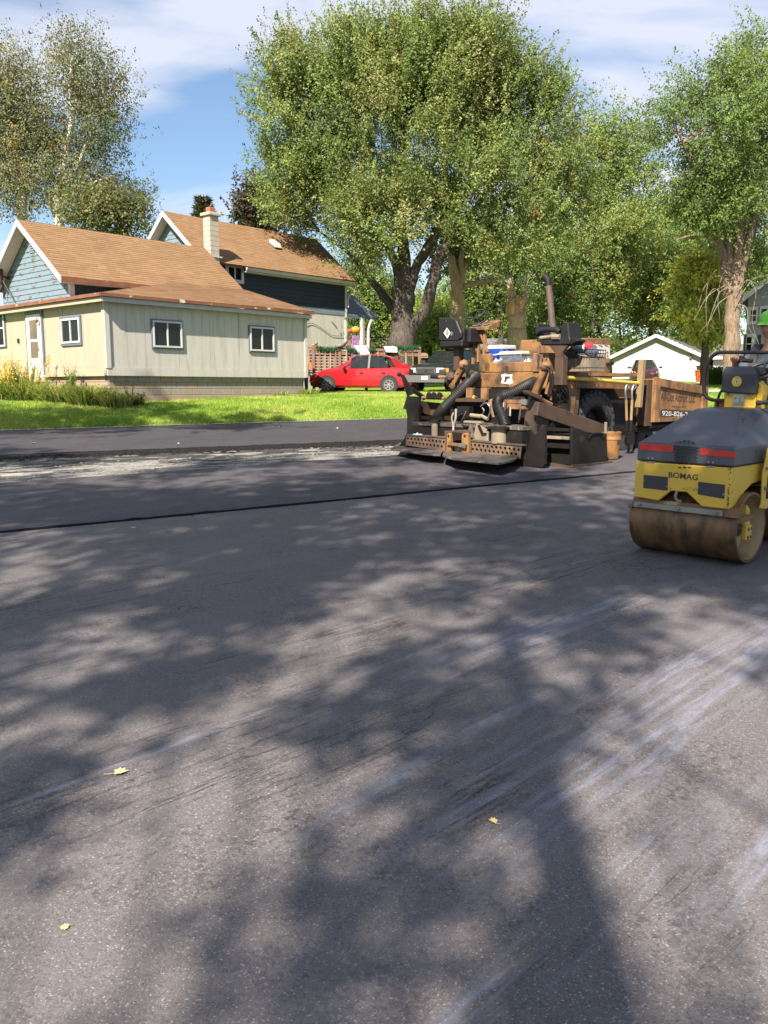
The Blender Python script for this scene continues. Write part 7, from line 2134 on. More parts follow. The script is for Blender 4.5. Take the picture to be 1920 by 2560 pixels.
def heap(name, label, cat, cx, cy, cz, rx, ry, rz_, mat, seed):
    mb = MB(); q_ = random.Random(seed); n, k = 26, 10; vs, fs = [], []
    for j in range(k):
        for i in range(n):
            u, v = i / (n - 1) * 2 - 1, j / (k - 1) * 2 - 1
            env = max(0, 1 - abs(u) ** 3) * max(0, 1 - abs(v) ** 3)
            hgt = env * (.55 + .25 * math.sin(u * 7 + v * 3 + seed) + .2 * math.sin(u * 15 - v * 5 + seed * 2) + .15 * math.sin(v * 9 + u * 4))
            vs.append((cx + rx * u, cy + ry * v, cz + rz_ * hgt))
    for j in range(k - 1):
        for i in range(n - 1): fs.append((j * n + i, j * n + i + 1, (j + 1) * n + i + 1, (j + 1) * n + i))
    mb.add(vs, fs); o = mb.build(name, mat, smooth=180, M=PV.M)
    md = o.modifiers.new('thick', 'SOLIDIFY'); md.thickness = .015
    return tag(o, label, cat)
M_cloth1 = pm('navy_cloth', (.05, .06, .085), (.09, .10, .13), 12, .9); M_cloth2 = pm('grey_cloth', (.35, .36, .38), (.25, .26, .29), 12, .9)
zt_ = P(1290, 909, 1, 1.6).z
heap('dark_jacket', 'dark navy jacket heaped in front of the grey cooler', 'jacket', P(1293, 909, 1, 1.65).x, 1.68, 1.752, .42, .14, .14, M_cloth1, 3)
heap('grey_cloth', 'light grey cloth lying left of the dark jacket', 'cloth', P(1246, 909, 1, 1.65).x, 1.66, 1.752, .14, .1, .09, M_cloth2, 5)
heap('white_rag', 'white rag at the right end of the dark jacket', 'rag', P(1326, 909, 1, 1.65).x, 1.60, 1.752, .08, .06, .06, M_coolw, 8)
# wire and slat basket with odds and ends
q0, q1 = P(1406, 933, 1, 1.62), P(1470, 884, 1, 1.62)
bx0, bx1 = q0.x, q1.x + .04
t = on_paver('slat_basket', 'wire basket with grey wooden slats on the right deck', 'basket', (bx0 + bx1) / 2, 1.84, 1.565)
w, dpt, hb = (bx1 - bx0) / 2, .22, .36
M_slat = pm('grey_slat_wood', (.26, .21, .15), (.15, .12, .09), 6, .9, stretch=(4, 4, 1), bmp=.4)
for sy in (-1, 1):
    for i in range(9):
        x = -w + (i + .5) * 2 * w / 9; mb = MB(); mb.box(x - w / 10, x + w / 10, sy * dpt - .008, sy * dpt + .008, 0, .22); mb.build('slat', M_slat, t)
for sx in (-1, 1):
    for i in range(4):
        y = -dpt + (i + .5) * 2 * dpt / 4; mb = MB(); mb.box(sx * w - .008, sx * w + .008, y - .05, y + .05, 0, .22); mb.build('slat', M_slat, t)
mb = MB(); rect = [(-w, -dpt), (w, -dpt), (w, dpt), (-w, dpt), (-w, -dpt)]
for z in (.24, .30, hb, .06): mb.tube([(x * 1.02, y * 1.05, z) for x, y in rect], .008, 5)
for i in range(12):
    x = -w + i * 2 * w / 11; mb.tube([(x, -dpt * 1.05, .2), (x, -dpt * 1.05, hb)], .006, 4); mb.tube([(x, dpt * 1.05, .2), (x, dpt * 1.05, hb)], .006, 4)
mb.build('wire_rim', M_wirem, t)
mb = MB(); mb.box(-w, w, -dpt, dpt, 0, .015); mb.build('basket_floor', M_slat, t)
cx = (bx0 + bx1) / 2
mb = MB(); mb.blob((cx + .12, 1.8, 1.98), .075, 2, .15); tag(mb.build('red_rag', pm('red_cloth', (.55, .02, .05), None, 5, .8), smooth=60, M=PV.M), 'small bright red bundle on top of the slat basket', 'rag')
mb = MB(); mb.blob((cx - .08, 1.82, 1.95), (.2, .12, .08), 6, .25); tag(mb.build('blue_white_bag', pm('blue_white_bag', (.5, .55, .62), (.08, .2, .45), 7, .6), smooth=60, M=PV.M), 'pale blue and white bag on top of the slat basket', 'bag')
mb = MB(); mb.blob((cx - .2, 1.76, 1.86), (.12, .1, .1), 9, .3); mb.blob((cx + .22, 1.76, 1.88), (.1, .1, .09), 4, .3); tag(mb.build('black_bag', M_cloth1, smooth=60, M=PV.M), 'black crumpled bag inside the slat basket', 'bag')
# yellow pole and wooden stake
mb = MB(); mb.tube([P(1399, 943, 0, 1.34), P(1607, 959, 0, 1.34)], .035, 10); yp_ = tag(mb.build('yellow_pole', pm('yellow_pole_paint', (.62, .47, .06), (.5, .36, .05), 5, .5), smooth=40, M=PV.M), 'long yellow pole lying along the right side of the paver', 'pole')
mb = MB(); a, b_ = P(1606, 899, 0, 1.36), P(1596, 1019, 0, 1.36); mb.bar(a, b_, .1, .11, up=(1, 0, 0)); tag(mb.build('wooden_stake', pm('stake_wood', (.30, .215, .10), (.2, .14, .065), 5, .8, stretch=(4, 4, 1), bmp=.4), M=PV.M, bevel=.008), 'upright wooden stake at the left end of the hopper', 'stake')
# two long-handled tools hanging head down by the stake
M_handle = pm('worn_tool_wood', (.36, .22, .095), (.2, .125, .06), 6, .7, stretch=(3, 3, 1))
def tool(px, label, x_off):
    a, b_ = P(px, 962, 0, 1.36 + x_off), P(px + (4 if px < 1570 else -6), 1088, 0, 1.36 + x_off)
    t = thing('shovel', label, 'shovel', PV.M @ Matrix.Translation(a), 'tools hanging on the paver'); d = b_ - a; L = d.length; d = d.normalized()
    mb = MB(); mb.tube(smooth_path([V(0, .04, .0), d * .05, d * .14 + V(0, -.02, 0), d * .3], 4), .022, 8); mb.tube(smooth_path([V(0, .1, .02), V(0, .1, -.05), d * .1], 3), .014, 6); mb.build('socket', M_steel, t, smooth=50)
    mb = MB(); mb.tube([d * .28, d * (L * .72)], .026, 8); mb.build('handle', M_handle, t, smooth=50)
    mb = MB(); mb.tube([d * (L * .70), d * (L * .9), d * L + V(0, .03, 0)], [.03, .026, .02], 8); mb.prism([d * L + V(.0, -.08, .05), d * L + V(0, .1, .05), d * L + V(0, .12, -.14), d * L + V(0, .0, -.2), d * L + V(0, -.1, -.14)], (.012, 0, 0)); mb.build('blade', M_soot, t)
tool(1564, 'left one of two long-handled shovels hanging by the stake', .0)
tool(1582, 'right one of two long-handled shovels hanging by the stake', .06)
# rusty bucket hanging on its bail
cb = P(1529, 1078, 0, 1.62); rb_ = .165
t = on_paver('tar_bucket', 'tar-stained tan bucket hanging beside the big tyre', 'bucket', cb.x, cb.y, cb.z - .48)
M_buck = pm('tar_stained_bucket', (.33, .16, .05), (.22, .10, .035), 4, .5, dirt=(.06, .035, .02), dirt_lo=.5, dirt_hi=.68, dirt_scale=5)
mb = MB(); mb.lathe([(0, .0), (rb_ * .82, 0), (rb_ * .97, .33), (rb_ * 1.03, .335), (rb_ * 1.03, .36), (rb_, .37), (rb_ * 1.05, .44), (rb_ * 1.07, .45), (rb_ * 1.05, .47), (rb_ * .96, .46), (rb_ * .8, .03), (0, .03)], (0, 0, 0), (0, 0, 1), 22); mb.build('pail', M_buck, t, smooth=40)
mb = MB(); mb.tube(smooth_path([(0, -rb_, .42), (0, -rb_ * .4, .56), (0, rb_ * .3, .56), (0, rb_ * 1.2, .42), (.02, rb_ * 2.6, .36)], 4), .009, 5); mb.tube([(0, -rb_, .42), (.02, -rb_ * 1.2, .62)], .008, 5); mb.build('bail', M_wirem, t)
mb = MB(); mb.box(rb_ * .93, rb_ * .96, -.045, .045, .26, .32); mb.build('dark_label', M_band, t)
mb = MB(); mb.tube([(.0, -rb_ * 1.1, .44), (.02, -rb_ * 1.35, .64)], .028, 7); mb.build('grip', M_pipe, t)
# tape measure on the shelf and a rag on the left step plate
c = P(1185, 996, 1, .85)
t = on_paver('tape_measure', 'yellow and black tape measure on the shelf between the hoses', 'tape measure', c.x, .87, P(1185, 1002, 1, .85).z)
mb = MB(); mb.prism([(-.045, -.02, 0), (.0, -.02, 0), (.0, -.02, .09), (-.03, -.02, .095), (-.045, -.02, .07)], (0, .045, 0)); mb.build('yellow_case', pm('tape_yellow', (.75, .55, .02), None, 5, .5), t, bevel=.006)
mb = MB(); mb.prism([(.001, -.021, 0), (.05, -.021, 0), (.055, -.021, .06), (.03, -.021, .09), (.001, -.021, .09)], (0, .047, 0)); mb.build('black_case', M_blackp, t, bevel=.006)
heap('pale_rag', 'pale blue-white rag on the left perforated step plate', 'rag', P(1044, 1086, 1, .34).x, .34, P(1044, 1088, 1, .34).z, .12, .05, .05, pm('pale_rag_cloth', (.55, .62, .63), (.4, .46, .48), 9, .9), 2)
# ------------------------------------------------------------------ the tandem roller
M_yel = pm('roller_yellow', (.78, .52, .06), (.72, .47, .05), 3, .5, dirt=(.20, .10, .04), dirt_lo=.68, dirt_hi=.74, dirt_scale=9, bmp=.08)
M_grey = pm('roller_grey_plastic', (.082, .088, .103), (.068, .074, .088), 3, .42, dirt=(.16, .165, .18), dirt_lo=.62, dirt_hi=.8, dirt_scale=5, bmp=.06)
M_greyd = pm('roller_dark_plastic', (.035, .037, .042), (.045, .047, .052), 4, .5)
M_redst = pm('red_reflective_strip', (.62, .03, .02), (.55, .028, .018), 8, .35, dirt=(.16, .13, .13), dirt_lo=.68, dirt_hi=.72, dirt_scale=10)
M_drum = pm('drum_steel_brown', (.29, .165, .078), (.18, .098, .047), 4, .42, .4, dirt=(.075, .048, .03), dirt_lo=.47, dirt_hi=.66, dirt_scale=3.5, stretch=(2.4, 1.2, 1.2), bmp=.2)
M_drumin = pm('drum_inside_tan', (.50, .39, .23), (.42, .31, .15), 3, .8, dirt=(.28, .19, .08), dirt_lo=.5, dirt_hi=.6, dirt_scale=4, bmp=.3)
M_scrap = pm('scraper_rust', (.23, .115, .05), (.17, .085, .04), 5, .6, dirt=(.36, .26, .15), dirt_lo=.58, dirt_hi=.66)
M_angle = pm('scraper_steel', (.30, .29, .25), (.24, .23, .20), 5, .5, .5, dirt=(.2, .14, .08), dirt_lo=.6, dirt_hi=.7)
M_chip = pm('chipped_edge', (.34, .33, .32), (.10, .06, .04), 30, .6)
M_redor = pm('faded_red_plate', (.50, .12, .05), None, 5, .5)
RO = Fr((2.798, 7.335, .207), math.atan2(-.72, .69))
roll = thing('road_roller', 'yellow and grey tandem road roller with steel drums on the fresh asphalt', 'roller', RO.M)
Q = RO.pix
def rp_(mb, name, mat, par=None, **k): return mb.build(name, mat, par or roll, **k)
def R7(X, Y): return (1540 + X / 3.813, 850 + Y / 3.813)
HW, RAD = .435, .305
def drum(y, sg):
    mb = MB(); w = .49
    mb.lathe([(RAD - .022, -w), (RAD - .004, -w), (RAD, -w + .004), (RAD, w - .004), (RAD - .004, w), (RAD - .022, w), (RAD - .024, w - .20), (RAD - .024, -w + .2), (RAD - .022, -w)], (0, y, RAD), (1, 0, 0), 64)
    d = rp_(mb, 'drum', [M_drum], smooth=30)
    for s_ in (1, -1):
        mb = MB(); mb.lathe([(RAD - .026, -.17), (RAD - .03, -.175), (.16, -.19), (.06, -.19), (.001, -.19)], (s_ * w, y, RAD), (s_, 0, 0), 40); rp_(mb, 'drum_disc', M_drumin, d, smooth=40)
        mb = MB(); mb.lathe([(RAD - .0255, -.0015), (RAD - .0255, -.168)], (s_ * w, y, RAD), (s_, 0, 0), 48); rp_(mb, 'drum_inner_wall', M_drumin, d, smooth=60)
        mb = MB(); mb.lathe([(.09, -.185), (.09, -.1), (.05, -.09), (.05, -.04), (.0, -.035)], (s_ * w, y, RAD), (s_, 0, 0), 18); rp_(mb, 'hub', M_angle, d, smooth=40)
        mb = MB(); x0, x1 = sorted((s_ * (w - .06), s_ * (w - .01)))
        mb.box(x0, x1, y - .055, y + .055, RAD - .11, RAD + .02); br = rp_(mb, 'axle_bracket', M_yel, d, bevel=.01)
        mb = MB(); mb.prism([(x0, y - .055, RAD + .02), (x0, y + .055, RAD + .02), (x0, y + .02, RAD + .16), (x0, y - .04, RAD + .2)], (.03, 0, 0)); rp_(mb, 'axle_arm', M_yel, d)
        for k in range(4):
            mb = MB(); mb.lathe([(.014, 0), (.014, .012), (0, .014)], (s_ * (w - .01), y - .03 + .06 * (k % 2), RAD - .08 + .07 * (k // 2)), (s_, 0, 0), 6); rp_(mb, 'bolt', M_angle, br)
    return d
drum(0, 1); drum(1.22, 1)
def hexpoly(pts, name, mat, par=None, ext=(0, .02, 0), **k):
    mb = MB(); mb.prism(pts, ext); return rp_(mb, name, mat, par, **k)
yf = -.33
F_ = lambda X, Y, y=yf: Q(*R7(X, Y), 1, y)
# front frame: notched yellow face, sides
zb, zt = .50, .835
mb = MB(); fp = [(-HW, zb + .015), (-.20, zb), (-.085, .60), (.06, .60), (.20, zb - .01), (HW, zb - .01), (HW, zt), (-HW, zt)]
mb.prism([(x, yf, z) for x, z in fp], (0, .035, 0)); ff = rp_(mb, 'front_frame', M_yel, bevel=.008)
for sg in (1, -1):
    mb = MB(); x = sg * HW
    mb.prism([(x, yf + .036, zb - .01), (x, -.18, zb + .02), (x, -.05, zb + .11), (x, .1, zb + .17), (x, .55, zb + .20), (x, .55, zt), (x, yf + .036, zt)], (-sg * .03, 0, 0)); rp_(mb, 'side_frame', M_yel, bevel=.006)
    # lifting plate, the shade of its two openings laid on as dark patches
    x = sg * .485
    mb = MB()
    o_ = [(.14, .46), (.17, .50), (.16, .76), (.24, .97), (.34, 1.0), (.44, .96), (.46, .56), (.40, .49), (.28, .44)]
    mb.prism([(x, y, z) for y, z in o_], (sg * .018, 0, 0)); lp_ = rp_(mb, 'lifting_plate', M_yel, bevel=.004)
    for pl_ in ([(.27, .82), (.30, .90), (.37, .90), (.37, .82)], [(.24, .53), (.25, .74), (.36, .75), (.36, .53)]):
        mb = MB(); mb.prism([(x + sg * .016, y, z) for y, z in pl_], (sg * .004, 0, 0)); rp_(mb, 'opening_shade', M_dark, lp_)
    mb = MB(); mb.tube([(x + sg * .03, .33, .55), (x + sg * .03, .30, .72)], .02, 8); mb.bar((x + sg * .035, .23, .62), (x + sg * .035, .38, .65), .012, .05); rp_(mb, 'lock_pin', M_angle, lp_)
    for y, z in ((.21, .80), (.2, .63), (.42, .66)):
        mb = MB(); mb.lathe([(.016, 0), (.016, .014), (0, .016)], (x + sg * .018, y, z), (sg, 0, 0), 6); rp_(mb, 'bolt', M_angle, lp_)
mb = MB(); mb.box(-.40, .40, -.28, .5, .64, .80); rp_(mb, 'tank', M_dark)
mb = MB(); mb.tube(smooth_path([(-.03, yf + .03, .62), (-.035, yf - .01, .56), (-.01, yf - .015, .52), (.02, yf + .0, .52)], 4), .013, 7); rp_(mb, 'tow_hook', M_pipe)
def plate(X0, Y0, X1, Y1, X2, Y2, X3, Y3):
    p = [F_(X0, Y0, yf), F_(X1, Y1, yf), F_(X2, Y2, yf), F_(X3, Y3, yf)]
    mb = MB(); mb.prism([v + V(0, -.004, 0) for v in p], (0, .003, 0)); o = rp_(mb, 'cover_plate', M_greyd, ff, bevel=.0015)
    for v in (p[0].lerp(p[3], .45), p[1].lerp(p[2], .7)):
        mb = MB(); c = v.lerp((p[0] + p[1] + p[2] + p[3]) / 4, .06); mb.lathe([(.008, 0), (.006, .006), (0, .007)], c + V(0, -.005, 0), (0, -1, 0), 8); rp_(mb, 'screw', M_steel, o)
plate(265, 1285, 497, 1305, 492, 1437, 260, 1410)
plate(785, 1350, 1042, 1380, 1032, 1515, 778, 1470)
p0, p1 = F_(500, 1308, yf - .001), F_(780, 1338, yf - .001)
mb = MB(); fit_text(mb, 'BOMAG', p0, p1, (0, 0, 1), F_(500, 1255).z - p0.z, .02); mb.v = [(v[0], v[1] - .001, v[2]) for v in mb.v]; rp_(mb, 'lettering', pm('worn_black_lettering', (.035, .035, .03), (.10, .075, .02), 40, .6, dirt=(.5, .33, .04), dirt_lo=.66, dirt_hi=.7, dirt_scale=30), ff)
mb = MB()
for X in (595, 640, 685): a = F_(X, 1215, yf); mb.box(a.x, a.x + .028, yf - .003, yf - .001, a.z - .006, a.z + .005)
rp_(mb, 'small_slots', M_dark, ff)
# chipped paint on the right corner and edges
rr2 = random.Random(8); mb = MB()
for i in range(46):
    z = rr2.uniform(zb, zt); x = HW - abs(rr2.gauss(0, .012)) - .004
    s_ = rr2.uniform(.002, .008); mb.prism([(x - s_, yf - .0015, z), (x + s_ * .6, yf - .0015, z - s_), (x + s_, yf - .0015, z + s_ * .7), (x - s_ * .3, yf - .0015, z + s_ * 1.4)], (0, .001, 0))
for i in range(34):
    x = rr2.choice((rr2.gauss(-.12, .04), rr2.gauss(.1, .05))); z = .615 + abs(rr2.gauss(0, .012)); s_ = rr2.uniform(.002, .007)
    mb.prism([(x - s_, yf - .0015, z), (x + s_, yf - .0015, z - s_ * .5), (x + s_ * .6, yf - .0015, z + s_), (x - s_ * .5, yf - .0015, z + s_)], (0, .001, 0))
tag(rp_(mb, 'paint_chips', M_scrap, ff), kind='stuff')
# scraper assembly over the drum
mb = MB(); mb.prism([(-.45, -.30, .505), (-.45, -.335, .42), (-.45, -.30, .425), (-.45, -.24, .50)], (.97, 0, 0)); sc_ = rp_(mb, 'scraper_plate', M_scrap, bevel=.006)
mb = MB(); mb.prism([(-.42, -.345, .475), (-.42, -.352, .43), (-.42, -.335, .43), (-.42, -.325, .475)], (.81, 0, 0)); rp_(mb, 'scraper_angle', M_angle, sc_)
for x in (-.36, .0, .34):
    mb = MB(); mb.lathe([(.016, 0), (.016, .012), (.008, .014), (.008, .022), (0, .022)], (x, -.352, .452), (0, -1, 0), 8); rp_(mb, 'bolt', M_angle, sc_)
for a in ((-.5, -.46, -.31, -.0, .40, .44), (.495, .52, -.31, .0, .38, .43)):
    mb = MB(); mb.box(*a); rp_(mb, 'scraper_arm', M_scrap, sc_)
# grey bonnet: front band, long front slope, side slopes
zh0, zh1, zh2 = .842, 1.005, 1.295
yh = -.318
b0 = [(-HW, yh, zh0), (HW + .01, yh, zh0), (HW + .01, .98, zh0), (-HW, .98, zh0)]
b1 = [(-HW + .003, yh + .006, zh1), (HW + .006, yh + .006, zh1), (HW + .006, .98, zh1 + .02), (-HW + .003, .98, zh1 + .02)]
b2 = [(-.235, .35, zh2), (.175, .35, zh2), (.21, .95, zh2 + .02), (-.235, .95, zh2 + .02)]
mb = MB(); mb.add(b0 + b1 + b2, [(3, 2, 1, 0), (0, 1, 5, 4), (1, 2, 6, 5), (2, 3, 7, 6), (3, 0, 4, 7), (4, 5, 9, 8), (5, 6, 10, 9), (6, 7, 11, 10), (7, 4, 8, 11), (8, 9, 10, 11)])
bon = rp_(mb, 'bonnet', M_grey, bevel=.014)
def strip(Xs, name, mat, y=yh - .001):
    p = [F_(X, Y, y) for X, Y in Xs]; mb = MB(); mb.prism(p, (0, -.002, 0)); return rp_(mb, name, mat, bon)
strip(((230, 980), (548, 1006), (548, 1070), (230, 1044)), 'red_strip', M_redst)
strip(((805, 1031), (900, 1040), (960, 1058), (1020, 1050), (1080, 1062), (1146, 1080), (1146, 1126), (805, 1096)), 'red_strip', M_redst)
mb = MB()
for j in range(11):
    z0 = F_(670, 1010 + j * 15.5, yh).z
    for i in range(7):
        X = 555 + i * 34 + (17 if j % 2 else 0)
        if X > 775: continue
        a, b_ = F_(X, 1010, yh).x, F_(X + 25, 1010, yh).x; zz_ = z0 - (a + .2) * .04
        mb.box(a, b_, yh - .003, yh - .0005, zz_ - .005, zz_ + .004)
tag(rp_(mb, 'grille_slots', M_dark, bon), kind='stuff')
def on_slope(u, v):
    """front slope of the bonnet, u across and v up"""
    a = Vector(b1[0]).lerp(Vector(b1[1]), u); c = Vector(b2[0]).lerp(Vector(b2[1]), u); return a.lerp(c, v)
nf = (Vector(b1[1]) - Vector(b1[0])).cross(Vector(b2[0]) - Vector(b1[0])).normalized(); nf = nf if nf.z > 0 else -nf
mb = MB()
for j, n_ in ((0, 5), (1, 4), (2, 2)):
    for i in range(n_):
        u = .5 + (i - n_ / 2) * .045; v = .035 + j * .03
        mb.prism([on_slope(u, v) + nf * .0015, on_slope(u + .032, v) + nf * .0015, on_slope(u + .032, v + .014) + nf * .0015, on_slope(u, v + .014) + nf * .0015], nf * .001)
rp_(mb, 'top_slots', M_dark, bon)
# slotted vent on the right slope
def on_side(u, v): 
    a = Vector(b1[1]).lerp(Vector(b1[2]), u); c = Vector(b2[1]).lerp(Vector(b2[2]), u); return a.lerp(c, v)
nr = (Vector(b1[2]) - Vector(b1[1])).cross(Vector(b2[1]) - Vector(b1[1])).normalized(); nr = nr if nr.z > 0 else -nr
mb = MB()
for j in range(11):
    for i in range(7):
        u = .07 + i * .046 + (.023 if j % 2 else 0) + (10 - j) * .012; v = .2 + j * .05
        mb.prism([on_side(u, v) + nr * .0015, on_side(u + .03, v) + nr * .0015, on_side(u + .03, v + .03) + nr * .0015, on_side(u, v + .03) + nr * .0015], nr * .001)
tag(rp_(mb, 'side_vent', M_dark, bon), kind='stuff')
mb = MB(); fit_text(mb, 'BW 90', (HW + .0115, .12, .90), (HW + .0115, .62, .905), (0, 0, 1), .065, .012); rp_(mb, 'lettering', M_bumper, bon)
for sx in (-.33, .22):
    mb = MB(); mb.box(sx, sx + .075, yh - .012, yh + .0, .826, .842); h_ = rp_(mb, 'hinge', M_angle, bon)
    for k in (0, 1):
        mb = MB(); mb.lathe([(.012, 0), (.01, .008), (0, .01)], (sx + .015 + k * .04, yh, .868), (0, -1, 0), 8); rp_(mb, 'bolt', M_steel, h_)
mb = MB()
for i in range(60):
    x = rr2.uniform(-HW, HW); z = zh1 - abs(rr2.gauss(0, .004)); s_ = rr2.uniform(.002, .006)
    mb.prism([(x - s_, yh - .001, z - s_), (x + s_, yh - .001, z - s_ * .6), (x + s_ * .4, yh - .001, z + s_ * .4)], (0, -.0006, 0))
tag(rp_(mb, 'scuffs', M_chip, bon), kind='stuff')
# steering console: yellow post, black head with round dial, plate, hoop rail
yk = .72
K_ = lambda X, Y, y=yk: Q(*R7(X, Y), 1, y)
mb = MB(); a, b_ = K_(1025, 672), K_(1330, 690)
mb.prism([(a.x, yk, 1.27), (b_.x, yk, 1.27), (K_(1325, 520).x, yk, K_(1325, 500).z), (K_(1028, 505).x, yk, K_(1028, 495).z)], (0, .2, 0)); post = rp_(mb, 'console_post', M_yel, bevel=.01)
mb = MB(); mb.prism([K_(1335, 690, .74), K_(1335, 500, .74), K_(1350, 385, .74), K_(1400, 440, .74), K_(1400, 520, .74), K_(1380, 600, .74), K_(1385, 690, .74)], (0, .12, 0)); rp_(mb, 'console_cheek', M_yel, bevel=.006)
mb = MB()
h0 = [K_(1005, 500, .66), K_(1320, 520, .66), K_(1345, 330, .66), K_(1008, 315, .66)]
top0 = [K_(1040, 252, .80), K_(1305, 250, .80)]
bk = [v + V(0, .34, 0) for v in h0]
mb.add([h0[0], h0[1], h0[2], h0[3], top0[0], top0[1], bk[0], bk[1], top0[1] + V(.02, .24, 0), top0[0] + V(-.02, .24, 0)], [(0, 1, 2, 3), (3, 2, 5, 4), (1, 7, 8, 5, 2), (0, 3, 4, 9, 6), (4, 5, 8, 9), (6, 9, 8, 7), (0, 6, 7, 1)])
head_ = rp_(mb, 'console_head', M_greyd, bevel=.012)
nc = .657
c = K_(1152, 396, nc); rdl = (K_(1200, 396, nc).x - K_(1104, 396, nc).x) / 2
mb = MB(); mb.lathe([(rdl, 0), (rdl, .003), (.0, .0035)], c, (0, -1, 0), 28); dl = rp_(mb, 'round_decal', pm('decal_yellow', (.78, .50, .03), (.7, .45, .03), 9, .5), head_)
mb = MB(); mb.lathe([(rdl * .48, 0.0036), (.0, .0042)], c, (0, -1, 0), 18); rp_(mb, 'decal_centre', M_whitedec, dl)
mb = MB(); mb.box(c.x - rdl * .06, c.x + rdl * .06, c.y - .0065, c.y - .0045, c.z - rdl * .3, c.z + rdl * .28); mb.box(c.x - rdl * .2, c.x - rdl * .06, c.y - .0065, c.y - .0045, c.z + rdl * .1, c.z + rdl * .18)
for k in range(7): mb.box(c.x - rdl * .35 + k * rdl * .1, c.x - rdl * .29 + k * rdl * .1, c.y - .0065, c.y - .0045, c.z + rdl * .62, c.z + rdl * .74)
rp_(mb, 'decal_print', M_band, dl)
q0, q1 = K_(1113, 626, yk - .003), K_(1229, 518, yk - .003)
mb = MB(); mb.box(q0.x, q1.x, yk - .006, yk - .001, q0.z, q1.z); npl = rp_(mb, 'data_plate', M_steel, post)
mb = MB(); hh_ = q1.z - q0.z
mb.bar((q0.x + .012, yk - .007, q0.z + hh_ * .55), (q0.x + .03, yk - .007, q0.z + hh_ * .8), .004, .001, up=(0, 1, 0)); mb.bar((q0.x + .02, yk - .007, q0.z + hh_ * .62), (q1.x - .03, yk - .007, q0.z + hh_ * .66), .003, .001, up=(0, 1, 0)); mb.box(q1.x - .045, q1.x - .04, yk - .0075, yk - .0062, q0.z + hh_ * .3, q0.z + hh_ * .6)
for k in range(4): mb.box(q0.x + .01, q1.x - .01, yk - .0075, yk - .0062, q0.z + .012 + k * .006, q0.z + .0135 + k * .006)
rp_(mb, 'plate_print', M_band, npl)
for X in (1070, 1262):
    mb = MB(); mb.lathe([(.012, 0), (.012, .01), (0, .012)], K_(X, 520, yk), (0, -1, 0), 6); rp_(mb, 'bolt', M_angle, post)
a = K_(1345, 600, .70); mb = MB(); mb.tube([a, a + V(.05, -.01, .003), a + V(.3, 0, .01)], [.026, .018, .018], 8); rp_(mb, 'side_lever', M_blackp)
# hoop handrail
yhp = .70
hp_ = [K_(1025, 575, yhp), K_(930, 572, yhp), K_(880, 555, yhp), K_(845, 510, yhp), K_(838, 440, yhp), K_(842, 350, yhp), K_(860, 270, yhp), K_(900, 180, yhp), K_(945, 135, yhp), K_(1000, 118, yhp), K_(1100, 118, yhp), K_(1300, 118, yhp), K_(1449, 118, yhp)]
right = hp_[-1]
pts = smooth_path(hp_ + [right + V(.12, 0, -.0), right + V(.2, .03, -.06), right + V(.22, .05, -.3), right + V(.2, .05, -.62)], 5)
mb = MB(); mb.tube(pts, .0175, 10); rp_(mb, 'hoop_rail', M_blackp, smooth=60)
mb = MB(); mb.tube(smooth_path([K_(1010, 480, .78), K_(985, 520, .78), K_(972, 580, .78), K_(965, 640, .78)], 4), .012, 7); rp_(mb, 'control_cable', M_blackp, smooth=60)
mb = MB(); a = K_(965, 630, .8); mb.box(a.x - .03, a.x + .12, .8, .95, 1.25, a.z + .04); rp_(mb, 'red_block', M_redor)
mb = MB(); mb.prism([K_(1395, 545, .9), K_(1449, 600, .9), K_(1460, 690, .9), K_(1400, 690, .9), K_(1385, 640, .9)], (0, .1, 0)); rp_(mb, 'orange_cheek', M_redor)
# steering wheel
wcx = Q(1900, 928, 1, .92); aw = V(-.15, -.45, .88).normalized()
mb = MB(); mb.ring(wcx, aw, .19, .017, 32, 8); swr = rp_(mb, 'steering_wheel', M_blackp, smooth=60)
mb = MB(); xw = aw.orthogonal().normalized(); yw = aw.cross(xw)
for k in range(3):
    d = xw * math.cos(k * 2.094 + .8) + yw * math.sin(k * 2.094 + .8); mb.tube([wcx - aw * .05, wcx + d * .18], .014, 6)
mb.lathe([(.045, -.07), (.045, -.02), (0, -.015)], wcx, aw, 12); mb.tube([wcx - aw * .06, wcx - aw * .3], .022, 8); rp_(mb, 'spokes', M_blackp, swr)
mb = MB(); mb.tube(smooth_path([K_(1150, 235, .86), K_(1165, 200, .86), K_(1220, 195, .86), K_(1300, 200, .86)], 4), .02, 8); mb.blob(K_(1195, 180, .88), .035, 3, .1); rp_(mb, 'gear_knob', M_blackp, smooth=60)
# platform, seat, rear body and fenders
mb = MB(); mb.box(-.43, .43, .56, 1.62, .60, .80); rp_(mb, 'rear_frame', M_yel, bevel=.012)
mb = MB(); mb.box(-.40, .40, .86, 1.3, .805, .84); rp_(mb, 'footplate', M_greyd, bevel=.005)
mb = MB(); mb.box(-.42, .42, 1.15, 1.75, .81, 1.18); rp_(mb, 'rear_hood', M_grey, bevel=.03)
mb = MB(); mb.box(-.10, .36, 1.16, 1.58, 1.19, 1.33); st_ = rp_(mb, 'seat', M_seatb, bevel=.03)
mb = MB(); mb.prism([(-.10, 1.58, 1.28), (.36, 1.58, 1.28), (.33, 1.64, 1.72), (-.07, 1.64, 1.72)], (0, .07, 0)); rp_(mb, 'seat_back', M_seatb, bevel=.02)
mb = MB(); mb.prism([(-.45, 1.56, .505), (.5, 1.56, .505), (.5, 1.56, .43), (-.45, 1.56, .43)], (0, .03, 0)); rp_(mb, 'scraper_plate', M_scrap)

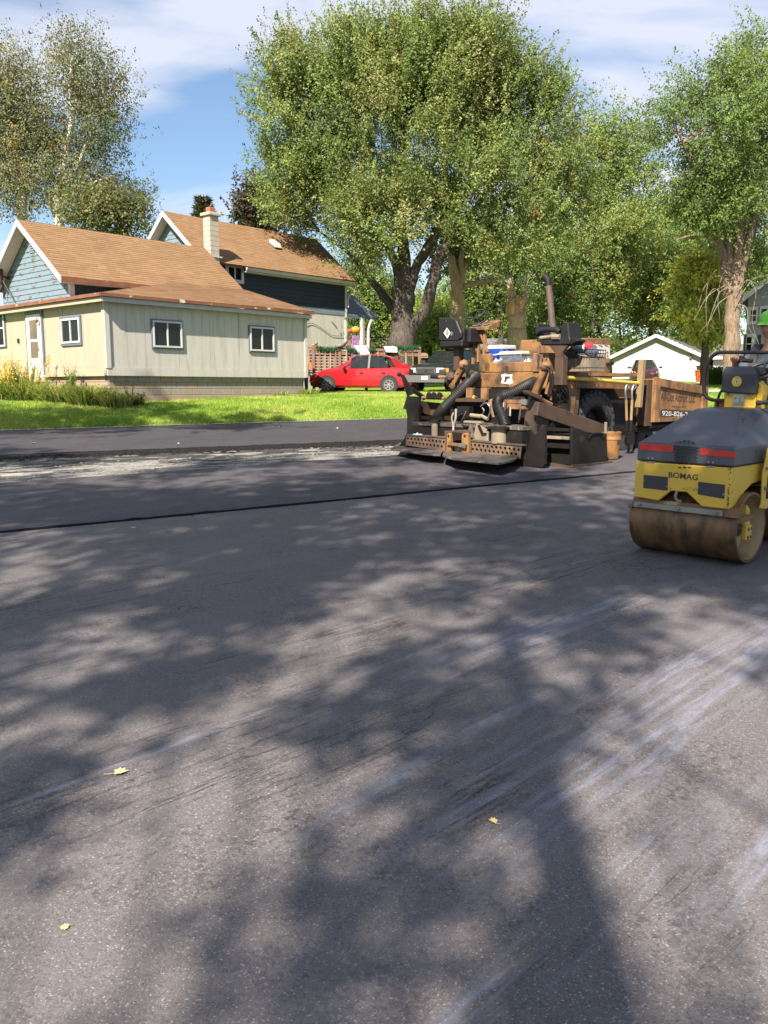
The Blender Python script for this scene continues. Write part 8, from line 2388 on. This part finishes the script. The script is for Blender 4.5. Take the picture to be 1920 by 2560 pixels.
# ------------------------------------------------------------------ the roller's driver
def skin_tone(name, c):
    m, nt, b = nodes(name)
    P_ = mapped(nt); col = ramp(nt, noise(nt, P_, 14, 4), [(.3, c), (.7, tuple(x * .88 for x in c))])
    nt.links.new(col, b.inputs['Base Color']); b.inputs['Roughness'].default_value = .5
    b.inputs['Subsurface Weight'].default_value = .15; b.inputs['Subsurface Radius'].default_value = (.02, .008, .004)
    return m
M_skin = skin_tone('skin', (.46, .235, .15))
M_shirt = pm('grey_blue_shirt', (.115, .14, .175), (.085, .105, .135), 6, .9, bmp=.3, bscale=25)
M_vest = pm('dark_grey_strap', (.075, .075, .08), (.055, .055, .06), 8, .9)
M_trous = pm('dark_green_trousers', (.05, .065, .06), (.035, .045, .042), 6, .9, bmp=.3, bscale=20)
M_boot = pm('brown_boot', (.10, .065, .04), (.07, .045, .03), 9, .8)
M_cap = pm('bright_green_cap', (.25, .78, .10), (.22, .70, .09), 9, .8)
M_capd = pm('cap_underside', (.05, .09, .04), None, 9, .9)
M_eye = pm('eye_white', (.6, .58, .55), None, 9, .3); M_iris = pm('eye_dark', (.03, .022, .018), None, 9, .3)
M_hair = pm('short_brown_hair', (.05, .035, .025), (.03, .022, .016), 60, .9)
M_lip = pm('lip', (.33, .12, .09), None, 9, .5); M_teeth = pm('teeth', (.6, .58, .52), None, 9, .4)
hx = Q(1926, 840, 1, 1.22)
PF = Fr(RO.w(hx.x, 1.24, 0), math.atan2(-.72, .69) + rad(4))
man = thing('person', 'person in green cap and grey-blue shirt driving the yellow roller', 'person', PF.M)
def skin_mesh(name, verts, edges, radii, mat, root=0, sub=2, parent=None):
    me = bpy.data.meshes.new(name); me.from_pydata(verts, edges, []); me.materials.append(mat)
    o = bpy.data.objects.new(name, me); C.objects.link(o); o.parent = parent or man
    md = o.modifiers.new('skin', 'SKIN'); md.use_smooth_shade = True
    for i, r_ in enumerate(radii):
        d = me.skin_vertices[0].data[i]; d.radius = (r_, r_) if not isinstance(r_, tuple) else r_; d.use_root = (i == root)
    s2 = o.modifiers.new('sub', 'SUBSURF'); s2.levels = s2.render_levels = sub
    return o
# local: x to his left, -y forward, z up; sitting with hands on the wheel and console
zs = 1.27
wl = PF.I @ RO.w(wcx.x, wcx.y, wcx.z)
handR = PF.I @ RO.w(*Q(1838, 905, 1, .86)); handL = wl + V(.15, .05, .05)
neckz = zs + .60
body_v = [(0, .10, zs + .08), (0, .06, zs + .30), (0, .02, zs + .48), (0, -.0, neckz), (0, -.03, neckz + .07), (0, -.055, neckz + .12),
    (-.17, 0, zs + .50), (-.27, -.10, zs + .28), tuple(handR.lerp(V(-.27, -.10, zs + .28), .18) + V(0, .0, .01)), tuple(handR),
    (.17, 0, zs + .50), (.27, -.08, zs + .27), tuple(handL.lerp(V(.27, -.08, zs + .27), .2)), tuple(handL),
    (-.10, .06, zs + .05), (-.13, -.36, zs + .08), (-.14, -.42, zs - .34), (.10, .06, zs + .05), (.13, -.36, zs + .08), (.14, -.42, zs - .34)]
body_e = [(0, 1), (1, 2), (2, 3), (3, 4), (4, 5), (2, 6), (6, 7), (7, 8), (8, 9), (2, 10), (10, 11), (11, 12), (12, 13), (0, 14), (14, 15), (15, 16), (0, 17), (17, 18), (18, 19)]
body_r = [.14, .13, .14, .065, .058, .06, .062, .048, .032, .03, .062, .048, .032, .03, .085, .065, .045, .085, .065, .045]
skin_mesh('body', body_v, body_e, body_r, M_skin)
# hands: palm and five curled fingers each
def hand(c, fwd, side, up, s_):
    c = Vector(c); f, sd, u = fwd.normalized(), side.normalized(), up.normalized()
    vs = [tuple(c - f * .02), tuple(c + f * .045)]; es = [(0, 1)]; rr_ = [(.030, .018), (.036, .016)]
    for k, (off, L_) in enumerate(((-.030, .062), (-.010, .074), (.010, .070), (.029, .055))):
        b_ = c + f * .05 + sd * off; i = len(vs)
        vs += [tuple(b_), tuple(b_ + f * L_ * .5 + u * .004), tuple(b_ + f * L_ * .8 - u * L_ * .3), tuple(b_ + f * L_ * .78 - u * L_ * .62)]
        rr_ += [.0095, .009, .008, .007]; es += [(1, i), (i, i + 1), (i + 1, i + 2), (i + 2, i + 3)]
    b_ = c + sd * s_ * .032 + f * .0; i = len(vs)
    vs += [tuple(b_), tuple(b_ + sd * s_ * .025 + f * .028 - u * .008), tuple(b_ + sd * s_ * .028 + f * .055 - u * .02)]; rr_ += [.012, .0105, .008]; es += [(0, i), (i, i + 1), (i + 1, i + 2)]
    return skin_mesh('hand', vs, es, rr_, M_skin, 0, 1)
hand(handR, handR - Vector(body_v[7]), V(1, .3, 0), V(.1, -.1, 1), 1)
hand(handL, V(-.3, -1, .1), V(1, -.2, 0), V(0, -.1, 1), -1)
# shirt with short sleeves, dark shoulder strap, trousers, boots
skin_mesh('shirt', [(0, .10, zs + .04), (0, .06, zs + .30), (0, .02, zs + .47), (0, .0, zs + .565), (-.17, 0, zs + .505), (-.235, -.06, zs + .37), (.17, 0, zs + .505), (.235, -.06, zs + .37)],
    [(0, 1), (1, 2), (2, 3), (2, 4), (4, 5), (2, 6), (6, 7)], [(.175, .15), (.165, .145), (.185, .135), (.085, .085), .082, .078, .082, .078], M_shirt)
mb = MB()
for sx in (-1, 1):
    p = smooth_path([(sx * .09, .17, zs + .15), (sx * .11, .14, zs + .45), (sx * .115, .02, zs + .625), (sx * .12, -.11, zs + .50), (sx * .11, -.14, zs + .2)], 6)
    for a, b_ in zip(p, p[1:]): mb.bar(a, b_, .075, .02, up=(0, 1, .3))
rp_(mb, 'shoulder_straps', M_vest, man)
skin_mesh('trousers', [(0, .10, zs + .10), (-.10, .06, zs + .06), (-.13, -.36, zs + .09), (-.14, -.42, zs - .30), (.10, .06, zs + .06), (.13, -.36, zs + .09), (.14, -.42, zs - .30)],
    [(0, 1), (1, 2), (2, 3), (0, 4), (4, 5), (5, 6)], [(.16, .14), .10, .08, .062, .10, .08, .062], M_trous)
for sx in (-1, 1):
    mb = MB(); mb.blob((sx * .14, -.46, zs - .42), (.05, .13, .055), 2, .05); mb.tube([(sx * .14, -.42, zs - .42), (sx * .14, -.42, zs - .28)], [.055, .06], 10); rp_(mb, 'boot', M_boot, man, smooth=60)
# head turned towards the road
HM = Matrix.Translation((0, -.07, neckz + .20)) @ Matrix.Rotation(rad(-8), 4, 'Z') @ Matrix.Rotation(rad(6), 4, 'X')
def headpart(mb, name, mat, par=None, **k):
    mb.v = [tuple(HM @ Vector(v)) for v in mb.v]; return rp_(mb, name, mat, par or man, **k)
mb = MB(); vs, fs = [], []
n, k = 28, 20
for i in range(k + 1):
    th = PI * i / k; zc = math.cos(th)
    for j in range(n):
        f = 2 * PI * j / n; dx_, dy_ = math.cos(f) * math.sin(th), math.sin(f) * math.sin(th)
        x, y, z = dx_ * .076, dy_ * .098, zc * .118
        if z < 0: x *= 1 - .30 * (-z / .118) ** 1.5; y = y * (1 - .12 * (-z / .118)) - .012 * (-z / .118)
        fr_ = max(0, -dy_)
        if fr_ > .75:
            w_ = (fr_ - .75) / .25
            cx_ = abs(dx_)
            if -.045 < z < .02: y -= .026 * w_ * math.exp(-(x / .012) ** 2) * (1 - (z + .045) / .075)          # nose
            if .0 < z < .035: y += .010 * w_ * math.exp(-((abs(x) - .03) / .014) ** 2)                              # eye sockets
            if .03 < z < .05: y -= .006 * w_                                                                     # brow
            if -.095 < z < -.055: y -= .005 * w_ * math.exp(-(x / .03) ** 2)
        vs.append((x, y, z))
for i in range(k):
    for j in range(n): fs.append((i * n + j, (i + 1) * n + j, (i + 1) * n + (j + 1) % n, i * n + (j + 1) % n))
mb.add(vs, fs); hd_ = headpart(mb, 'head', M_skin, smooth=180, sub=1)
for sx in (-1, 1):
    mb = MB(); mb.blob((sx * .03, -.079, .018), (.0125, .010, .009), 1, 0, 12, 8); e_ = headpart(mb, 'eye', M_eye, smooth=60)
    mb = MB(); mb.blob((sx * .03 - .002, -.0875, .017), (.0055, .003, .0055), 1, 0, 8, 6); headpart(mb, 'iris', M_iris, e_, smooth=60)
    mb = MB(); mb.tube([(sx * .015, -.094, .037), (sx * .032, -.092, .042), (sx * .048, -.08, .036)], [.004, .005, .003], 6); headpart(mb, 'eyebrow', M_hair, smooth=60)
    mb = MB(); mb.blob((sx * .078, .008, -.002), (.010, .02, .032), 3, .15, 10, 8); headpart(mb, 'ear', M_skin, smooth=60)
mb = MB(); mb.blob((0, -.106, -.012), (.013, .016, .014), 1, .02, 10, 8); mb.blob((.011, -.098, -.018), (.008, .009, .008), 1, 0, 8, 6); mb.blob((-.011, -.098, -.018), (.008, .009, .008), 1, 0, 8, 6); headpart(mb, 'nose', M_skin, smooth=60)
mb = MB(); mb.tube(smooth_path([(-.028, -.083, -.052), (0, -.097, -.056), (.028, -.083, -.052)], 4), .005, 6); mb.tube(smooth_path([(-.024, -.083, -.058), (0, -.096, -.068), (.024, -.083, -.058)], 4), .005, 6); headpart(mb, 'lips', M_lip, smooth=60)
mb = MB(); mb.tube(smooth_path([(-.02, -.086, -.056), (0, -.096, -.061), (.02, -.086, -.056)], 4), .004, 6); headpart(mb, 'teeth', M_teeth, smooth=60)
mb = MB(); mb.lathe([(.080, .0), (.082, .03), (.078, .055), (.05, .1), (.0, .11)], (0, .012, .0), (0, 0, 1), 24)
mb.v = [(x, (y - .012) * 1.2 + .02 if y > 0 else y, z - .03 if z < .06 else z - .03) for x, y, z in mb.v]
mb.f = [f for f in mb.f if sum(mb.v[i][1] for i in f) / len(f) > -.01]; mb.m = [0] * len(mb.f); headpart(mb, 'hair', M_hair, smooth=60)
mb = MB(); mb.lathe([(.083, .0), (.086, .03), (.08, .065), (.055, .095), (.02, .108), (.0, .11)], (0, .004, .042), (0, 0, 1), 28)
mb.v = [(x, y * 1.24, z) for x, y, z in mb.v]; cp_ = headpart(mb, 'cap', M_cap, smooth=60)
mb = MB(); n = 14; bt, bb = [], []
for i in range(n + 1):
    a = PI + PI * i / n
    r0x, r0y, r1y = .083, .098, .185
    bt.append((math.cos(a) * r0x, math.sin(a) * r0y, .047 + .0)); bb.append((math.cos(a) * .085, math.sin(a) * r1y, .047 - .028 - .012 * abs(math.cos(a)) ** 2))
for nm, mt, dz in (('cap_peak', M_cap, .003), ('peak_underside', M_capd, -.003)):
    mb = MB(); mb.add([(x, y, z + dz) for x, y, z in bt + bb], [(i, i + 1, n + 2 + i, n + 1 + i) for i in range(n)]); headpart(mb, nm, mt, cp_, smooth=60)
mb = MB(); mb.tube(smooth_path([(-.085, .0, -.02), (-.1, .09, -.02), (0, .13, -.03), (.1, .09, -.02), (.085, 0, -.02)], 4), .006, 5); headpart(mb, 'collar_cord', M_vest, smooth=60)
